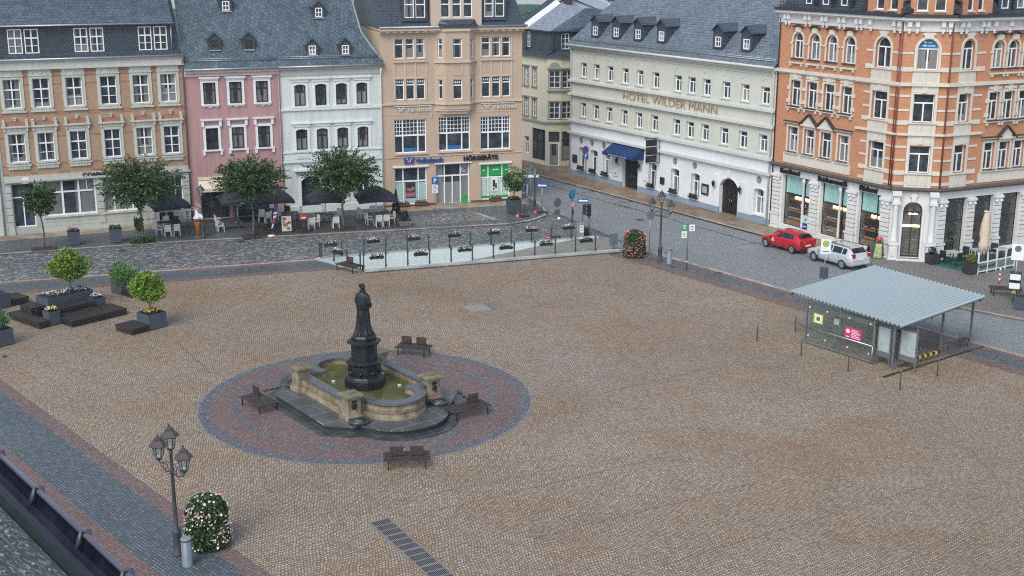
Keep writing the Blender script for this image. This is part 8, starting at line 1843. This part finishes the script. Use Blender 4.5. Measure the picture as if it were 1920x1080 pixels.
for s_ in (1, -1):
    mb = MB(); mb.xprism([(.42, .62), (.72, .62), (.72, .68), (.42, .68)], s_*.905-.004, s_*.905+.004); mb.xprism([(.46, .74), (.68, .74), (.63, .84), (.52, .84)], s_*.905-.004, s_*.905+.004); mb.build('door_emblem', WHITE, t)
# silver estate
w0, w1 = Vector(G2(1526.5, 489.5)), Vector(G2(1576.5, 504)); ax = (w0-w1).normalized(); n_ = Vector((ax.y, -ax.x))
if n_.x < 0: n_ = -n_
c_ = (w0+w1)/2 + n_*.88; rz = atan2(ax.y, ax.x)
S_ = [(-2.24, .74, .42, .62, .66, .64), (-2.2, .86, .34, .93, .98, .74), (-2.12, .9, .29, 1.0, 1.10, .72), (-1.72, .915, .27, 1.0, 1.44, .64), (-1.2, .92, .25, .98, 1.50, .63), (-.3, .92, .25, .95, 1.51, .64), (.4, .92, .25, .93, 1.46, .63), (1.12, .91, .25, .92, .98, .74), (1.7, .89, .27, .84, .87, .70), (2.1, .80, .32, .70, .73, .62), (2.24, .64, .38, .58, .6, .48)]
t, st = car('silver estate car with roof rails parked at the kerb before the cafe windows', (c_.x, c_.y, .004), rz, 4.48, S_, .95, 1.5, SIL, [(3, 4, (.1, .12, .05, .05)), (4, 5, (.04, .04, .05, .05)), (5, 7, (.05, .05, .35, .7))])
screens(t, S_[7], S_[6], 'windscreen'); screens(t, S_[2], S_[3], 'rear_window', .1, .9); wheels(t, (-1.34, 1.32), .92, .33, 6); lights(t, 4.48, .9, .62, 1.0, m_tail); mirrors(t, .85, .92, 1.02, SIL); seams(t, (.9, -.12, -1.0), .92, .38, .86)
mb = MB(); mb.box(-2.265, -.26, .7, -2.2, .26, .82); mb.build('number_plate', m_plate, t); mb = MB(); mb.box(-2.27, -.78, .4, -2.15, .78, .56); mb.build('bumper', SIL, t)
for s_ in (1, -1): mb = MB(); mb.ptube([(-1.75, s_*.6, 1.46), (-1.6, s_*.6, 1.55), (.1, s_*.6, 1.55), (.35, s_*.6, 1.48)], .022, 6); mb.build('roof_rail', BLACK, t)
# ---------------------------------------------------------------- the viewer's own eaves: gutter and mossy roof
ez = 19.0; e0, e1 = Vector(G2(0, 855, ez)), Vector(G2(240, 1080, ez)); ed = (e1-e0).normalized(); en = Vector((-ed.y, ed.x))
if (e0).dot(en) > 0: en = -en
if (Vector((0, 0))-e0).dot(en) < 0: en = -en
T = thing('viewer_roof_edge', 'mossy slate roof edge with a dark half round gutter close to the viewer', 'roof', (e0.x, e0.y, ez), atan2(ed.y, ed.x))
s_ = 1 if en.dot(Vector((-ed.y, ed.x))) > 0 else -1
m_gut = mat('dark_blue_gutter', (.011,.011,.024), .35, .0, .4, vary=.5, scale=9); m_gin = mat('gutter_algae', (.016,.024,.022), .6, vary=.6, scale=16); L0, L1 = -3.0, 4.0
mb = MB(); n = 10
arc = [(.0+.085*(1-cos(pi*k/n)), -.085*sin(pi*k/n)*1.15) for k in range(n+1)]
i0 = None
for k in range(n):
    (y0, z0), (y1, z1) = arc[k], arc[k+1]; mb.mi = 0 if k < 4 else 1; mb.poly([(L0, s_*y0, z0), (L1, s_*y0, z0), (L1, s_*y1, z1), (L0, s_*y1, z1)], True); mb.mi = 0; mb.poly([(L0, s_*(y0*1.0-.004), z0-.006), (L0, s_*(y1-.004), z1-.006), (L1, s_*(y1-.004), z1-.006), (L1, s_*(y0-.004), z0-.006)], True)
gt = mb.build('gutter', [m_gut, m_gin], T); mb = MB(); mb.tube((L0, 0, .004), (L1, 0, .004), .011, n=8); mb.build('gutter_bead', mat('gutter_bead', (.13,.13,.17), .35, .3), gt)
for (px, py) in ((0, 853), (74.6, 921), (159, 1004), (240, 1078)):
    g = Vector(G2(px, py, ez)); x = (g-e0).dot(ed); mb = MB(); mb.ptube([(x, s_*-.018, -.05), (x, s_*-.014, .014), (x, s_*.006, .018), (x, s_*.022, -.01), (x+.004, s_*.034, -.045)], [.009, .011, .012, .010, .008], 6); mb.build('gutter_bracket', mat('bracket_zinc', (.10,.10,.13), .4, .4), gt)
n = NT('mossy_slate'); c = n.coord(); f_ = n.noise(c, 14, 6, .75); g_ = n.noise(n.vmap(c, sc=(1, 1.6, 1.6)), 26, 6, .8); MATS['moss'] = n.done(n.mix(n.mapr(g_, .5, .62, 0, 1), n.ramp(f_, [(.35, (.05,.06,.07)), (.6, (.10,.12,.12))]), (.36,.42,.39)), .85, 0, .3); n.bump(n.math('ADD', f_, g_), .8, .02)
mb = MB(); ta = math.tan(radians(33)); y1 = 1.35
mb.poly([(L0, s_*.155, -.0), (L1, s_*.155, -.0), (L1, s_*y1, (y1-.155)*ta), (L0, s_*y1, (y1-.155)*ta)]); mb.poly([(L0, s_*.155, -.03), (L1, s_*.155, -.03), (L1, s_*.155, .0), (L0, s_*.155, .0)]); mb.build('roof_slope', MATS['moss'], T)
rng = random.Random(12); mb = MB()
for _ in range(900):
    x, y = rng.uniform(-1.0, 2.5), rng.uniform(.2, 1.0); z = (y-.155)*ta; r = rng.uniform(.003, .011); mb.M = Matrix.Translation((x, s_*y, z)) @ Matrix.Scale(r, 4); mb.lathe([(1, -.2), (.9, .25), (.4, .5), (.02, .55)], 6, sx=rng.uniform(.7, 1.6))
mb.M = Matrix.Identity(4); mb.build('moss_clumps', mat('grey_green_moss', (.20,.25,.21), .95, vary=.5, scale=40), T)
mb = MB(); mb.box(L0, min(s_*.06, s_*.5), -.6, L1, max(s_*.06, s_*.5), -.12); mb.build('eaves_board', ANTH, T)
# ---------------------------------------------------------------- air: far hill fades to blue
mb = MB(); mb.box(-1600, -320, -162, 1600, 1500, 23.5); m_ = bpy.data.materials.new('haze_air'); m_.use_nodes = True; nt_ = m_.node_tree; nt_.nodes.clear()
o_ = nt_.nodes.new('ShaderNodeOutputMaterial'); v_ = nt_.nodes.new('ShaderNodeVolumePrincipled'); v_.inputs['Color'].default_value = (.62, .82, .95, 1); v_.inputs['Density'].default_value = .0002; v_.inputs['Anisotropy'].default_value = .0
nt_.links.new(v_.outputs[0], o_.inputs['Volume']); tag(mb.build('haze', m_), kind='stuff')
# ---------------------------------------------------------------- camera, sky, sun
cam = bpy.data.cameras.new('camera'); co = bpy.data.objects.new('camera', cam); COL.objects.link(co)
cam.sensor_fit = 'HORIZONTAL'; cam.sensor_width = 36; cam.lens = CAM_F/1920*36; cam.clip_start = .1; cam.clip_end = 5000
co.matrix_world = Matrix(((_rt.x, _up.x, -_fw.x, CAM_C.x), (_rt.y, _up.y, -_fw.y, CAM_C.y), (_rt.z, _up.z, -_fw.z, CAM_C.z), (0, 0, 0, 1)))
SC.camera = co
w = bpy.data.worlds.new('World'); SC.world = w; w.use_nodes = True; nt = w.node_tree
sky = nt.nodes.new('ShaderNodeTexSky'); sky.sky_type = 'NISHITA'; sky.sun_disc = False
SE, SR = radians(48), radians(205)
sky.sun_elevation = SE; sky.sun_rotation = SR; sky.air_density = 1.0; sky.dust_density = 1.6; sky.ozone_density = 1.2; sky.altitude = 600
hs = nt.nodes.new('ShaderNodeHueSaturation'); hs.inputs['Saturation'].default_value = .64; nt.links.new(sky.outputs[0], hs.inputs['Color']); nt.links.new(hs.outputs[0], nt.nodes['Background'].inputs[0]); nt.nodes['Background'].inputs[1].default_value = .13
sl = bpy.data.lights.new('sun', 'SUN'); sl.energy = 1.4; sl.angle = radians(32); sl.color = (1, .985, .92); so = bpy.data.objects.new('sun', sl); COL.objects.link(so)
d = Vector((sin(SR)*cos(SE), cos(SR)*cos(SE), sin(SE))); so.rotation_euler = d.to_track_quat('Z', 'Y').to_euler(); so.location = (0, 0, 60)
SC.render.engine = 'CYCLES'; SC.view_settings.view_transform = 'Standard'; SC.view_settings.look = 'None'; SC.view_settings.exposure = 0.80; SC.view_settings.gamma = 1
SC.cycles.use_denoising = False; SC.cycles.filter_width = 1.1; SC.cycles.sample_clamp_indirect = 4; SC.cycles.max_bounces = 6; SC.cycles.diffuse_bounces = 3; SC.cycles.transparent_max_bounces = 12
